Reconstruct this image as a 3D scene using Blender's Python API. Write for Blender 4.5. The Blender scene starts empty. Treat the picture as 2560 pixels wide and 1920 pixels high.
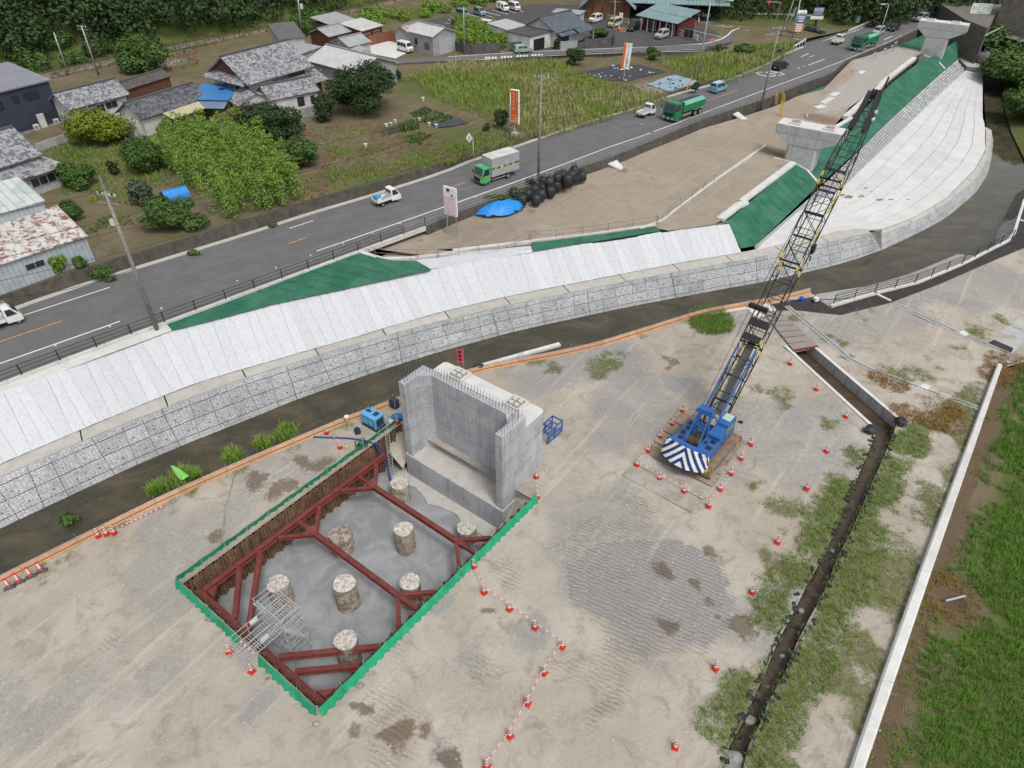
import bpy,bmesh,math,random
import numpy as np
from mathutils import Vector,Matrix
from mathutils.geometry import delaunay_2d_cdt
random.seed(7);rng=np.random.default_rng(7)
SC=bpy.context.scene;COL=SC.collection
R=math.radians
# ------------------------------------------------------------------ camera, sky, sun, exposure
CAM_H,CAM_F,CAM_PITCH=40.0,1775.0,R(38.3)          # drone 40 m above the work yard (z = 0)
cd=bpy.data.cameras.new('camera');cam=bpy.data.objects.new('camera',cd);COL.objects.link(cam)
cam.location=(0,0,CAM_H);cam.rotation_euler=(R(90)-CAM_PITCH,0,0)
cd.sensor_width=36;cd.lens=CAM_F / 2560*36;cd.clip_start=0.5;cd.clip_end=3000
SC.camera=cam
SUN_EL,SUN_AZ=58,150        # elevation, compass angle the light comes from (0 = +Y, clockwise)
W=bpy.data.worlds.new('World');SC.world=W;W.use_nodes=True
nt=W.node_tree;bg=nt.nodes['Background']
sky=nt.nodes.new('ShaderNodeTexSky');sky.sky_type='NISHITA';sky.sun_disc=False
sky.sun_elevation=R(SUN_EL);sky.sun_rotation=R(SUN_AZ);sky.air_density=1.0;sky.dust_density=4.0;sky.altitude=40
hs=nt.nodes.new('ShaderNodeHueSaturation');hs.inputs['Saturation'].default_value=0.22   # thin white overcast
nt.links.new(sky.outputs[0],hs.inputs['Color']);nt.links.new(hs.outputs[0],bg.inputs['Color'])
bg.inputs['Strength'].default_value=0.15
sl=bpy.data.lights.new('sun','SUN');sl.energy=1.4;sl.angle=R(14);sl.color=(1,0.965,0.91)
so=bpy.data.objects.new('sun',sl);COL.objects.link(so)
so.rotation_euler=Vector((math.sin(R(SUN_AZ))*math.cos(R(SUN_EL)),math.cos(R(SUN_AZ))*math.cos(R(SUN_EL)),math.sin(R(SUN_EL)))).to_track_quat('Z','Y').to_euler()
SC.view_settings.view_transform='Standard';SC.view_settings.look='None'
SC.view_settings.exposure=0.34;SC.view_settings.gamma=1.0
SC.view_settings.use_curve_mapping=False
try:
 SC.cycles.use_denoising=True;SC.cycles.max_bounces=6
except Exception:pass
# ------------------------------------------------------------------ survey: photo measurements -> metres
# each survey sheet is (origin x, origin y, scale); ground() puts a measured point on the level z
FR={'A':(0,0,3.456),'B':(560,0,3.456),'C':(1120,0,3.456),'D':(1600,0,4.608),'E':(2080,0,4.608),'F':(0,420,3.456),
 'G':(560,360,3.456),'H':(1120,240,3.456),'I':(1600,180,3.456),'J':(1920,360,3.456),'K':(0,860,3.456),'L':(440,1000,3.456),
 'M':(900,860,3.456),'N':(1500,860,3.456),'O':(1920,760,3.456),'P':(440,1380,3.456),'Q':(1080,1320,2.765),'R':(1760,1320,2.765),
 'T':(0,820,7.9),'U':(820,260,7.9),'V':(1180,330,8.508),'W':(1080,420,9.217),'X':(900,560,5.53),'Y':(980,820,8.508),
 'Z':(1640,960,6.912),'a':(1820,480,6.9125),'b':(2160,40,5.53),'c':(0,1380,7.9),'d':(910,450,22.12),'e':(1640,230,15.8),
 'g':(220,1040,9.217),'h':(1760,720,9.215),'p':(1120,0,6.345),'q':(1440,20,3.969),'s':(0,0,1)}
CT,ST=math.cos(CAM_PITCH),math.sin(CAM_PITCH)
def _sx(fr,x,y):o=FR[fr];return o[0]+x / o[2],o[1]+y / o[2]
def ground(fr,x,y,z=0.0):
 sx,sy=_sx(fr,x,y);a=(sx-1280) / CAM_F;b=-(sy-960) / CAM_F
 k=(z-CAM_H) / (-ST+b*CT)
 return Vector((a*k,(CT+b*ST)*k,z))
def height(fr,xb,yb,zb,yt):
 p=ground(fr,xb,yb,zb);_,sy=_sx(fr,0,yt);b=-(sy-960) / CAM_F
 return CAM_H+(-ST+b*CT)*p.y / (CT+b*ST)
def line(fr,txt,z=0.0):
 out=[]
 for t in txt.split():
  if ':' in t:f,t=t.split(':')
  else:f=fr
  q=t.split(',');zz=float(q[2]) if len(q) > 2 else z
  out.append(ground(f,float(q[0]),float(q[1]),zz));fr=f
 return out
# ------------------------------------------------------------------ mesh helpers
class MB:
 """collects boxes, bars, tubes and sheets; build() links them as ONE mesh object"""
 def __init__(s):s.v=[];s.f=[];s.mi=[];s.m=0
 def add(s,vs,fs):
  n=len(s.v);s.v += [tuple(p) for p in vs]
  for f in fs:s.f.append([i+n for i in f]);s.mi.append(s.m)
  return s
 def box(s,c,d,rz=0,mat=None,taper=1.0):
  x,y,z=d[0] / 2,d[1] / 2,d[2] / 2;t=taper
  vs=[(-x,-y,-z),(x,-y,-z),(x,y,-z),(-x,y,-z),(-x*t,-y*t,z),(x*t,-y*t,z),(x*t,y*t,z),(-x*t,y*t,z)]
  if mat is None:mat=Matrix.Rotation(rz,3,'Z')
  c=Vector(c);vs=[c+mat @ Vector(p) for p in vs]
  return s.add(vs,[(3,2,1,0),(4,5,6,7),(0,1,5,4),(1,2,6,5),(2,3,7,6),(3,0,4,7)])
 def bar(s,a,b,w,h=None,up=(0,0,1)):
  a,b=Vector(a),Vector(b);h=h or w;d=b-a;L=d.length
  if L < 1e-5:return s
  x=d / L;y=Vector(up).cross(x)
  if y.length < 1e-3:y=Vector((0,1,0)).cross(x)
  y.normalize();zz=x.cross(y);m=Matrix((x,y,zz)).transposed()
  return s.box((a+b) / 2,(L,w,h),mat=m)
 def tube(s,a,b,r,n=6,r2=None,cap=True):
  a,b=Vector(a),Vector(b);d=(b-a)
  if d.length < 1e-6:return s
  d.normalize();r2=r if r2 is None else r2
  u=d.cross((0,0,1));u=d.cross((0,1,0)) if u.length < 1e-3 else u;u.normalize();w=d.cross(u)
  vs=[];cs=[(math.cos(2*math.pi*i/n),math.sin(2*math.pi*i/n)) for i in range(n)]
  for p,q in ((a,r),(b,r2)):vs += [p+(u*c_+w*s_)*q for c_,s_ in cs]
  fs=[(i,(i+1) % n,n+(i+1) % n,n+i) for i in range(n)]
  if cap:fs += [tuple(range(n))[::-1],tuple(range(n,2*n))]
  return s.add(vs,[f[::-1] for f in fs])
 def path(s,pts,r,n=6):
  for a,b in zip(pts[:-1],pts[1:]):s.tube(a,b,r,n)
  return s
 def lathe(s,c,prof,n=12):
  c=Vector(c);vs=[];fs=[]
  for r_,z in prof:vs += [c+Vector((r_*math.cos(2*math.pi*i/n),r_*math.sin(2*math.pi*i/n),z)) for i in range(n)]
  for k in range(len(prof)-1):fs += [(k*n+i,k*n+(i+1) % n,(k+1)*n+(i+1) % n,(k+1)*n+i) for i in range(n)]
  fs += [tuple(range(n))[::-1],tuple(range((len(prof)-1)*n,len(prof)*n))]
  return s.add(vs,fs)
 def prism(s,poly,z0,z1):
  n=len(poly);a=sum(poly[i][0]*poly[(i+1) % n][1]-poly[(i+1) % n][0]*poly[i][1] for i in range(n))
  if a < 0:poly=poly[::-1]
  vs=[(p[0],p[1],z0) for p in poly]+[(p[0],p[1],z1) for p in poly]
  return s.add(vs,[tuple(range(n))[::-1],tuple(range(n,2*n))]+[(i,(i+1) % n,n+(i+1) % n,n+i) for i in range(n)])
 def side(s,prof,y0,y1,shrink=None):
  """extrude an (x, z) outline sideways from y0 to y1; shrink(z) narrows it (tumblehome)"""
  n=len(prof);a=sum(prof[i][0]*prof[(i+1) % n][1]-prof[(i+1) % n][0]*prof[i][1] for i in range(n))
  if a < 0:prof=prof[::-1]
  k=shrink or (lambda x,z:0)
  vs=[(p[0],y0+k(*p),p[1]) for p in prof]+[(p[0],y1-k(*p),p[1]) for p in prof]
  return s.add(vs,[tuple(range(n)),tuple(range(n,2*n))[::-1]]+[((i+1) % n,i,n+i,n+(i+1) % n) for i in range(n)])
 def loft(s,A,B,n=1):
  """ruled strip between two polylines of equal length"""
  m=len(A);vs=[]
  for j in range(n+1):vs += [Vector(a).lerp(Vector(b),j / n) for a,b in zip(A,B)]
  return s.add(vs,[(j*m+i,j*m+i+1,(j+1)*m+i+1,(j+1)*m+i) for j in range(n) for i in range(m-1)])
 def quad(s,*p):return s.add(p,[tuple(range(len(p)))])
 def build(s,name,mat,parent=None,smooth=False,mw=None):
  me=bpy.data.meshes.new(name);me.from_pydata(s.v,[],s.f);me.update()
  for m in (mat if isinstance(mat,(list,tuple)) else [mat]):me.materials.append(m)
  if isinstance(mat,(list,tuple)) and len(mat) > 1:me.polygons.foreach_set('material_index',s.mi)
  if smooth:me.polygons.foreach_set('use_smooth',[True]*len(me.polygons))
  return link(name,me,parent,mw)
def link(name,me,parent=None,mw=None):
 o=bpy.data.objects.new(name,me);COL.objects.link(o)
 if parent is not None:o.parent=parent
 if mw is not None:o.matrix_local=mw
 return o
def rawmesh(name,V,F,mat,parent=None,smooth=False):
 """fast numpy mesh: V (n,3), F (m,k) all faces of k corners"""
 V=np.asarray(V,np.float32);F=np.asarray(F,np.int32);k=F.shape[1]
 me=bpy.data.meshes.new(name);me.vertices.add(len(V));me.vertices.foreach_set('co',V.ravel())
 me.loops.add(F.size);me.loops.foreach_set('vertex_index',F.ravel())
 me.polygons.add(len(F));me.polygons.foreach_set('loop_start',np.arange(0,F.size,k,dtype=np.int32))
 me.update(calc_edges=True);me.materials.append(mat)
 if smooth:me.polygons.foreach_set('use_smooth',np.ones(len(F),bool))
 return link(name,me,parent)
def tag(o,label=None,cat=None,group=None,kind=None):
 for k,v in (('label',label),('category',cat),('group',group),('kind',kind)):
  if v:o[k]=v
 return o
def thing(name,label,cat,loc=(0,0,0),rz=0,group=None):
 o=bpy.data.objects.new(name,None);COL.objects.link(o);o.empty_display_size=.3
 o.location=loc;o.rotation_euler=(0,0,rz);return tag(o,label,cat,group)
def struct(o):o['kind']='structure';return o
def stuff(o):o['kind']='stuff';return o
def copy_tree(o,loc=None,rz=None,label=None,parent=None):
 c=o.copy();COL.objects.link(c);c.parent=parent
 if loc is not None:c.location=loc
 if rz is not None:c.rotation_euler=(0,0,rz)
 if label:c['label']=label
 for ch in o.children:copy_tree(ch,parent=c)
 return c
def inpoly(P,poly):
 P=np.asarray(P);x,y=P[:,0],P[:,1];r=np.zeros(len(P),bool);n=len(poly)
 for i in range(n):
  x0,y0=poly[i][0],poly[i][1];x1,y1=poly[(i+1) % n][0],poly[(i+1) % n][1]
  if y0 == y1:continue
  r ^= ((y0 > y) != (y1 > y)) & (x < (x1-x0)*(y-y0) / (y1-y0)+x0)
 return r
def dist_poly(P,pts):
 """distance of points to a polyline"""
 P=np.asarray(P)[:,:2];d=np.full(len(P),1e9)
 for a,b in zip(pts[:-1],pts[1:]):
  a=np.array(a[:2]);b=np.array(b[:2]);ab=b-a
  t=np.clip(((P-a) @ ab) / max(ab @ ab,1e-9),0,1);d=np.minimum(d,np.linalg.norm(P-(a+t[:,None]*ab),axis=1))
 return d
_ng=rng.random((64,64,64)).astype(np.float32)
def vnoise(P,s,seed=0):
 """value noise 0..1 at points (n,2|3) with cell size s"""
 P=np.asarray(P,float) / s+seed*17.3;P=np.c_[P[:,:2],P[:,2] if P.shape[1] > 2 else np.zeros(len(P))]
 i=np.floor(P).astype(int);f=P-i;f=f*f*(3-2*f);o=0
 for dx in (0,1):
  for dy in (0,1):
   for dz in (0,1):
    w=(f[:,0] if dx else 1-f[:,0])*(f[:,1] if dy else 1-f[:,1])*(f[:,2] if dz else 1-f[:,2])
    o=o+w*_ng[(i[:,0]+dx) % 64,(i[:,1]+dy) % 64,(i[:,2]+dz) % 64]
 return o
def fbm(P,s,seed=0,n=3):return sum(vnoise(P,s / 2**k,seed+k)*.5**k for k in range(n)) / sum(.5**k for k in range(n))
def sheet(name,outline,step,zf,mat,holes=(),attr=None,parent=None,jit=.3,extra=None):
 """triangulated ground sheet inside an outline, with holes; zf(P)->z, attr(P)->(n,4) painted masks"""
 ol=[np.array([p[0],p[1]]) for p in outline]
 def dens(poly):
  o=[]
  for a,b in zip(poly,poly[1:]+poly[:1]):
   n=max(1,int(np.linalg.norm(b-a) / (step*1.5)));o += [a+(b-a)*i / n for i in range(n)]
  return o
 loops=[dens(ol)]+[dens([np.array([p[0],p[1]]) for p in h]) for h in holes]
 A=np.array(ol);mn,mx=A.min(0),A.max(0)
 g=np.stack(np.meshgrid(np.arange(mn[0],mx[0],step),np.arange(mn[1],mx[1],step)),-1).reshape(-1,2)
 g=g+(rng.random(g.shape)-.5)*step*jit
 ok=inpoly(g,ol)
 for h in holes:ok &= ~inpoly(g,h)
 g=g[ok];L=np.concatenate([np.array(l) for l in loops])
 # drop grid points too near the constraint loops
 from mathutils.kdtree import KDTree
 kd=KDTree(len(L))
 for i,p in enumerate(L):kd.insert((p[0],p[1],0),i)
 kd.balance();g=np.array([p for p in g if kd.find((p[0],p[1],0))[2] > step*.45]) if len(g) else np.zeros((0,2))
 vs=[Vector(p) for p in L]+[Vector(p) for p in g];es=[];k=0
 for l in loops:es += [(k+i,k+(i+1) % len(l)) for i in range(len(l))];k += len(l)
 v,e,f,*_=delaunay_2d_cdt(vs,es,[],0,1e-5)
 V=np.array([(p.x,p.y) for p in v]);F=np.array([t for t in f if len(t) == 3]);c=V[F].mean(1);ok=inpoly(c,ol)
 for h in holes:ok &= ~inpoly(c,h)
 F=F[ok];o=rawmesh(name,np.c_[V,zf(V)],F,mat,parent,smooth=True)
 if attr is not None:
  a=o.data.color_attributes.new('mask','FLOAT_COLOR','POINT');a.data.foreach_set('color',np.asarray(attr(V),np.float32).ravel())
 return o
def resample(pts,step):
 pts=[Vector(p) for p in pts];d=[0]
 for a,b in zip(pts[:-1],pts[1:]):d.append(d[-1]+(b-a).length)
 n=max(1,round(d[-1] / step));out=[];j=0
 for i in range(n+1):
  t=d[-1]*i / n
  while j < len(pts)-2 and d[j+1] < t:j += 1
  out.append(pts[j].lerp(pts[j+1],(t-d[j]) / max(d[j+1]-d[j],1e-9)))
 return out
def resn(pts,n):return resample(pts,sum((Vector(b)-Vector(a)).length for a,b in zip(pts[:-1],pts[1:])) / n)[:n]+[Vector(pts[-1])]
def offset(pts,d,dz=0):
 """shift a polyline sideways in plan (left of travel = +d)"""
 out=[]
 for i,p in enumerate(pts):
  a=Vector(pts[max(i-1,0)]);b=Vector(pts[min(i+1,len(pts)-1)]);t=(b-a);t.z=0;t.normalize()
  out.append(Vector(p)+Vector((-t.y,t.x,0))*d+Vector((0,0,dz)))
 return out
def smooth(pts,step=2.0,it=2):
 p=resample(pts,step)
 for _ in range(it):p=[p[0]]+[(p[i-1]+p[i]*2+p[i+1]) / 4 for i in range(1,len(p)-1)]+[p[-1]]
 return p
# ------------------------------------------------------------------ procedural materials
def _n(nt,t,**kw):
 n=nt.nodes.new('ShaderNode'+t)
 for k,v in kw.items():
  if k in n.inputs.keys():n.inputs[k].default_value=v
  else:setattr(n,k,v)
 return n
def noise(nt,co,scale,detail=4,rough=.6,dist=0):
 n=_n(nt,'TexNoise');n.inputs['Scale'].default_value=scale;n.inputs['Detail'].default_value=detail
 n.inputs['Roughness'].default_value=rough;n.inputs['Distortion'].default_value=dist
 nt.links.new(co,n.inputs['Vector']);return n.outputs['Fac']
def ramp(nt,fac,a,b,ca=0.0,cb=1.0):
 m=_n(nt,'MapRange');m.inputs['From Min'].default_value=a;m.inputs['From Max'].default_value=b
 m.inputs['To Min'].default_value=ca;m.inputs['To Max'].default_value=cb;m.interpolation_type='SMOOTHSTEP'
 nt.links.new(fac,m.inputs['Value']);return m.outputs[0]
def mixc(nt,fac,a,b,mode='MIX'):
 m=nt.nodes.new('ShaderNodeMix');m.data_type='RGBA';m.blend_type=mode;m.clamp_result=False
 for i,x in ((0,fac),(6,a),(7,b)):
  if isinstance(x,(int,float)):m.inputs[i].default_value=x
  elif isinstance(x,(tuple,list)):m.inputs[i].default_value=(*x[:3],1)
  else:nt.links.new(x,m.inputs[i])
 return m.outputs[2]
def math_(nt,op,a,b=0.0):
 m=_n(nt,'Math',operation=op)
 for i,x in ((0,a),(1,b)):
  if isinstance(x,(int,float)):m.inputs[i].default_value=x
  else:nt.links.new(x,m.inputs[i])
 return m.outputs[0]
def base(name,rough=.8,metal=0,spec=.3):
 m=bpy.data.materials.new(name);m.use_nodes=True;nt=m.node_tree;b=nt.nodes['Principled BSDF']
 b.inputs['Roughness'].default_value=rough;b.inputs['Metallic'].default_value=metal;b.inputs['Specular IOR Level'].default_value=spec
 return m,nt,b
def world_pos(nt):return _n(nt,'NewGeometry').outputs['Position']
def obj_pos(nt):return _n(nt,'TexCoord').outputs['Object']
def bump(nt,b,h,dist=.02,strength=.6):
 n=_n(nt,'Bump');n.inputs['Distance'].default_value=dist;n.inputs['Strength'].default_value=strength
 nt.links.new(h,n.inputs['Height']);nt.links.new(n.outputs[0],b.inputs['Normal'])
MC={}
def mat(name,c,c2=None,rough=.7,metal=0,spec=.3,scale=3.0,fine=40.0,lo=.38,hi=.66,grain=.12,bmp=0.0,world=True,rnd=0.0):
 """painted / mineral surface: two tones broken up by noise plus a fine grain, optional shift per object"""
 if name in MC:return MC[name]
 m,nt,b=base(name,rough,metal,spec);co=world_pos(nt) if world else obj_pos(nt)
 c2=c2 or tuple(x*.8 for x in c)
 col=mixc(nt,ramp(nt,noise(nt,co,scale,5,.62,.3),lo,hi),c,c2)
 if grain:
  f=noise(nt,co,fine,3,.7);col=mixc(nt,1.0,col,mixc(nt,f,(1-grain*1.6,)*3,(1+grain*1.6,)*3),'MULTIPLY')
  if bmp:bump(nt,b,f,bmp)
 if rnd:
  r_=_n(nt,'ObjectInfo').outputs['Random'];col=mixc(nt,1.0,col,mixc(nt,r_,(1-rnd,)*3,(1+rnd,)*3),'MULTIPLY')
 nt.links.new(col,b.inputs['Base Color']);MC[name]=m;return m
# ------------------------------------------------------------------ lettering as flat meshes, one metre high
GLYPH={}
for s_ in sorted(set('福山通運けらの見所プレオープン不動産売買賃貸まつうら内科胃腸科薬王寺'))+['わじき川','二級河川','徳島県','止まれ']:
 cu=bpy.data.curves.new('glyph','FONT');cu.body=s_;cu.align_x='CENTER';cu.align_y='CENTER';o=bpy.data.objects.new('glyph',cu);COL.objects.link(o)
 GLYPH[s_]=bpy.data.meshes.new_from_object(o.evaluated_get(bpy.context.evaluated_depsgraph_get()));bpy.data.objects.remove(o);GLYPH[s_].materials.clear()
# ------------------------------------------------------------------ materials of the setting
ZR,ZW=3.4,-2.5            # road level, water level
M={}
def ground_mat(name,tones,masks,fine=9.0):
 """compacted ground: three base tones in patches, then painted masks (grass, gravel, wet earth, crawler treads)"""
 m,nt,b=base(name,.95,0,.15);p=world_pos(nt)
 n1=noise(nt,p,.11,6,.62,.5);n2=noise(nt,p,.6,6,.68,.8);n3=noise(nt,p,3.2,5,.7,.4);n4=noise(nt,p,fine*2.2,4,.75)
 col=mixc(nt,ramp(nt,n1,.40,.62),tones[0],tones[1]);col=mixc(nt,ramp(nt,n2,.47,.70),col,tones[2])
 col=mixc(nt,ramp(nt,n3,.50,.78,0,.55),col,tones[3])
 vo=_n(nt,'TexVoronoi');vo.inputs['Scale'].default_value=7.5;nt.links.new(p,vo.inputs['Vector'])
 peb=ramp(nt,vo.outputs['Distance'],.12,.30,1,0)
 a=_n(nt,'VertexColor',layer_name='mask');sp=_n(nt,'SeparateColor');nt.links.new(a.outputs['Color'],sp.inputs[0])
 h=math_(nt,'ADD',math_(nt,'MULTIPLY',n3,.9),math_(nt,'MULTIPLY',n4,.45))
 def k(i,w=.5):   # mask edge broken by noise
  s_=sp.outputs[i] if i < 3 else a.outputs['Alpha']
  return ramp(nt,math_(nt,'ADD',s_,math_(nt,'MULTIPLY',math_(nt,'SUBTRACT',n3,.5),1.1)),.32,.32+w)
 g=k(1);gcol=mixc(nt,ramp(nt,n4,.35,.68),masks['gravel'][0],masks['gravel'][1]);gcol=mixc(nt,math_(nt,'MULTIPLY',peb,.5),gcol,masks['gravel'][2])
 col=mixc(nt,math_(nt,'MULTIPLY',g,.85),col,gcol)
 # crawler treads: ridges across the path
 wv=_n(nt,'TexWave');wv.inputs['Scale'].default_value=1.05;wv.inputs['Distortion'].default_value=4.5;wv.inputs['Detail'].default_value=2.5;wv.inputs['Detail Scale'].default_value=1.2
 mp=_n(nt,'Mapping');mp.inputs['Rotation'].default_value=(0,0,R(118));nt.links.new(p,mp.inputs['Vector']);nt.links.new(mp.outputs[0],wv.inputs['Vector'])
 tr=math_(nt,'MULTIPLY',k(3,.6),ramp(nt,wv.outputs['Fac'],.25,.75));col=mixc(nt,math_(nt,'MULTIPLY',math_(nt,'MULTIPLY',tr,ramp(nt,n2,.3,.62)),.22),col,masks['tread'])
 ms=_n(nt,'Mapping');ms.vector_type='TEXTURE';ms.inputs['Rotation'].default_value=(0,0,R(54));ms.inputs['Scale'].default_value=(16,.9,1);nt.links.new(p,ms.inputs['Vector']);col=mixc(nt,ramp(nt,noise(nt,ms.outputs[0],1.2,4,.6,.6),.56,.70,0,.45),col,tones[3])
 wt=k(2,.35);col=mixc(nt,math_(nt,'MULTIPLY',wt,.8),col,mixc(nt,n3,masks['wet'],tuple(x*1.9 for x in masks['wet'])))
 gr=k(0,.6);col=mixc(nt,math_(nt,'MULTIPLY',gr,.75),col,mixc(nt,n4,masks['grass'][0],masks['grass'][1]))
 col=mixc(nt,1.0,col,mixc(nt,ramp(nt,n4,.3,.72),(.80,)*3,(1.16,)*3),'MULTIPLY')
 nt.links.new(col,b.inputs['Base Color'])
 hh=math_(nt,'ADD',h,math_(nt,'MULTIPLY',tr,1.2));hh=math_(nt,'ADD',hh,math_(nt,'MULTIPLY',math_(nt,'MULTIPLY',peb,g),.8))
 bump(nt,b,hh,.07,.8);return m
M['yard']=ground_mat('compacted_earth',[(.325,.288,.238),(.385,.352,.305),(.25,.22,.18),(.45,.415,.36)],
 dict(gravel=[(.19,.185,.18),(.30,.295,.29),(.46,.45,.44)],wet=(.085,.062,.042),tread=(.15,.135,.115),grass=[(.085,.10,.03),(.13,.12,.045)]))
M['sandy']=ground_mat('brown_gravel',[(.265,.225,.178),(.30,.258,.205),(.23,.195,.152),(.34,.30,.25)],
 dict(gravel=[(.30,.285,.265),(.37,.355,.33),(.45,.43,.41)],wet=(.11,.08,.055),tread=(.16,.13,.10),grass=[(.06,.10,.02),(.10,.13,.03)]),12)
M['land']=ground_mat('garden_soil',[(.115,.098,.056),(.15,.118,.078),(.085,.085,.034),(.19,.155,.095)],
 dict(gravel=[(.22,.21,.20),(.30,.29,.28),(.4,.39,.38)],wet=(.075,.05,.032),tread=(.09,.065,.045),grass=[(.045,.078,.014),(.085,.115,.025)]),7)
def concrete(name,c,c2,streak=.0,sc=.8,rough=.85,rnd=.06,form=0):
 m,nt,b=base(name,rough,0,.25);p=world_pos(nt)
 col=mixc(nt,ramp(nt,noise(nt,p,sc,6,.68,.6),.36,.68),c,c2)
 col=mixc(nt,ramp(nt,noise(nt,p,sc*7,5,.7),.45,.8,0,.4),col,tuple(x*.72 for x in c))
 if streak:      # rain streaks run down vertical faces
  mp=_n(nt,'Mapping');mp.inputs['Scale'].default_value=(2.6,2.6,.16);nt.links.new(p,mp.inputs['Vector'])
  s_=ramp(nt,noise(nt,mp.outputs[0],1.0,5,.65),.50,.74);nz=_n(nt,'SeparateXYZ');nt.links.new(_n(nt,'NewGeometry').outputs['Normal'],nz.inputs[0])
  up=ramp(nt,math_(nt,'ABSOLUTE',nz.outputs['Z']),.3,.8,1,0)
  col=mixc(nt,math_(nt,'MULTIPLY',math_(nt,'MULTIPLY',s_,up),streak),col,tuple(x*.45 for x in c))
 f=noise(nt,p,26,3,.7);col=mixc(nt,1.0,col,mixc(nt,f,(.86,)*3,(1.12,)*3),'MULTIPLY')
 r_=_n(nt,'ObjectInfo').outputs['Random'];col=mixc(nt,1.0,col,mixc(nt,r_,(1-rnd,)*3,(1+rnd,)*3),'MULTIPLY')
 nt.links.new(col,b.inputs['Base Color']);bump(nt,b,f,.012,.4);return m
M['conc']=concrete('grey_concrete',(.36,.365,.365),(.29,.295,.30),.55)
M['conc_new']=concrete('pale_new_concrete',(.50,.495,.475),(.42,.415,.395),.25)
M['conc_white']=concrete('white_concrete',(.54,.54,.525),(.46,.455,.44),.12)
M['conc_old']=concrete('weathered_concrete',(.17,.155,.135),(.10,.09,.078),.6,1.4)
M['conc_dark']=concrete('mossy_old_wall',(.085,.075,.064),(.045,.042,.034),.6,1.2)
M['slab']=concrete('white_slab_concrete',(.50,.50,.495),(.44,.44,.435),0,.45,rnd=.05)
M['coping']=concrete('coping_concrete',(.40,.385,.355),(.335,.32,.295),0,1.1)
M['abut']=concrete('abutment_concrete',(.40,.41,.425),(.30,.31,.325),.8,.55)
M['lean']=concrete('smooth_lean_concrete',(.165,.17,.175),(.215,.22,.225),0,.5,.45)
def asphalt(name,c,c2,sc=.5):
 m,nt,b=base(name,.9,0,.2);p=world_pos(nt)
 col=mixc(nt,ramp(nt,noise(nt,p,sc,6,.7,.4),.4,.66),c,c2)
 mp=_n(nt,'Mapping');mp.vector_type='TEXTURE';mp.inputs['Rotation'].default_value=(0,0,R(38));mp.inputs['Scale'].default_value=(20,.9,1);nt.links.new(p,mp.inputs['Vector'])
 col=mixc(nt,ramp(nt,noise(nt,mp.outputs[0],1,4,.6),.52,.7,0,.45),col,tuple(x*1.25 for x in c2))
 f=noise(nt,p,45,2,.8);col=mixc(nt,1.0,col,mixc(nt,f,(.78,)*3,(1.2,)*3),'MULTIPLY')
 nt.links.new(col,b.inputs['Base Color']);bump(nt,b,f,.006,.4);return m
M['asphalt']=asphalt('aged_asphalt',(.105,.105,.108),(.125,.124,.124))
M['asphalt_dark']=asphalt('dark_asphalt',(.062,.06,.06),(.078,.075,.074))
M['asphalt_new']=asphalt('fresh_path_asphalt',(.035,.031,.031),(.046,.04,.039))
M['paint']=mat('road_paint_white',(.60,.60,.60),(.42,.42,.42),.7,scale=2.2,lo=.5,hi=.75)
M['paint_o']=mat('road_paint_orange',(.50,.235,.07),(.24,.15,.09),.7,scale=1.6,lo=.45,hi=.7)
M['green']=mat('green_weed_sheet',(.020,.100,.060),(.040,.135,.090),.8,scale=.45,fine=18,grain=.10,bmp=.01,spec=.2)
M['felt']=mat('white_felt_mat',(.45,.46,.48),(.385,.395,.415),.9,scale=3.5,lo=.40,hi=.75,fine=14,grain=.09,bmp=.03,rnd=.05)
def water(name,c,c2,sc,rough=.04):
 m,nt,b=base(name,rough,0,.5);b.inputs['IOR'].default_value=1.4;p=world_pos(nt)
 mp=_n(nt,'Mapping');mp.inputs['Rotation'].default_value=(0,0,R(-30));mp.inputs['Scale'].default_value=(.6,1,1);nt.links.new(p,mp.inputs['Vector'])
 col=mixc(nt,ramp(nt,noise(nt,mp.outputs[0],sc,7,.75,.4),.38,.70),c,c2)
 nt.links.new(col,b.inputs['Base Color']);bump(nt,b,noise(nt,p,2.2,3,.6),.012,.15);return m
M['river']=water('shallow_river_water',(.040,.037,.026),(.085,.070,.044),.4)
M['ditch']=water('ditch_water',(.05,.036,.024),(.095,.068,.045),.5)
M['stone']=mat('boulder_stone',(.25,.245,.24),(.17,.165,.16),.85,scale=1.2,fine=20,rnd=.15)
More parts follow.
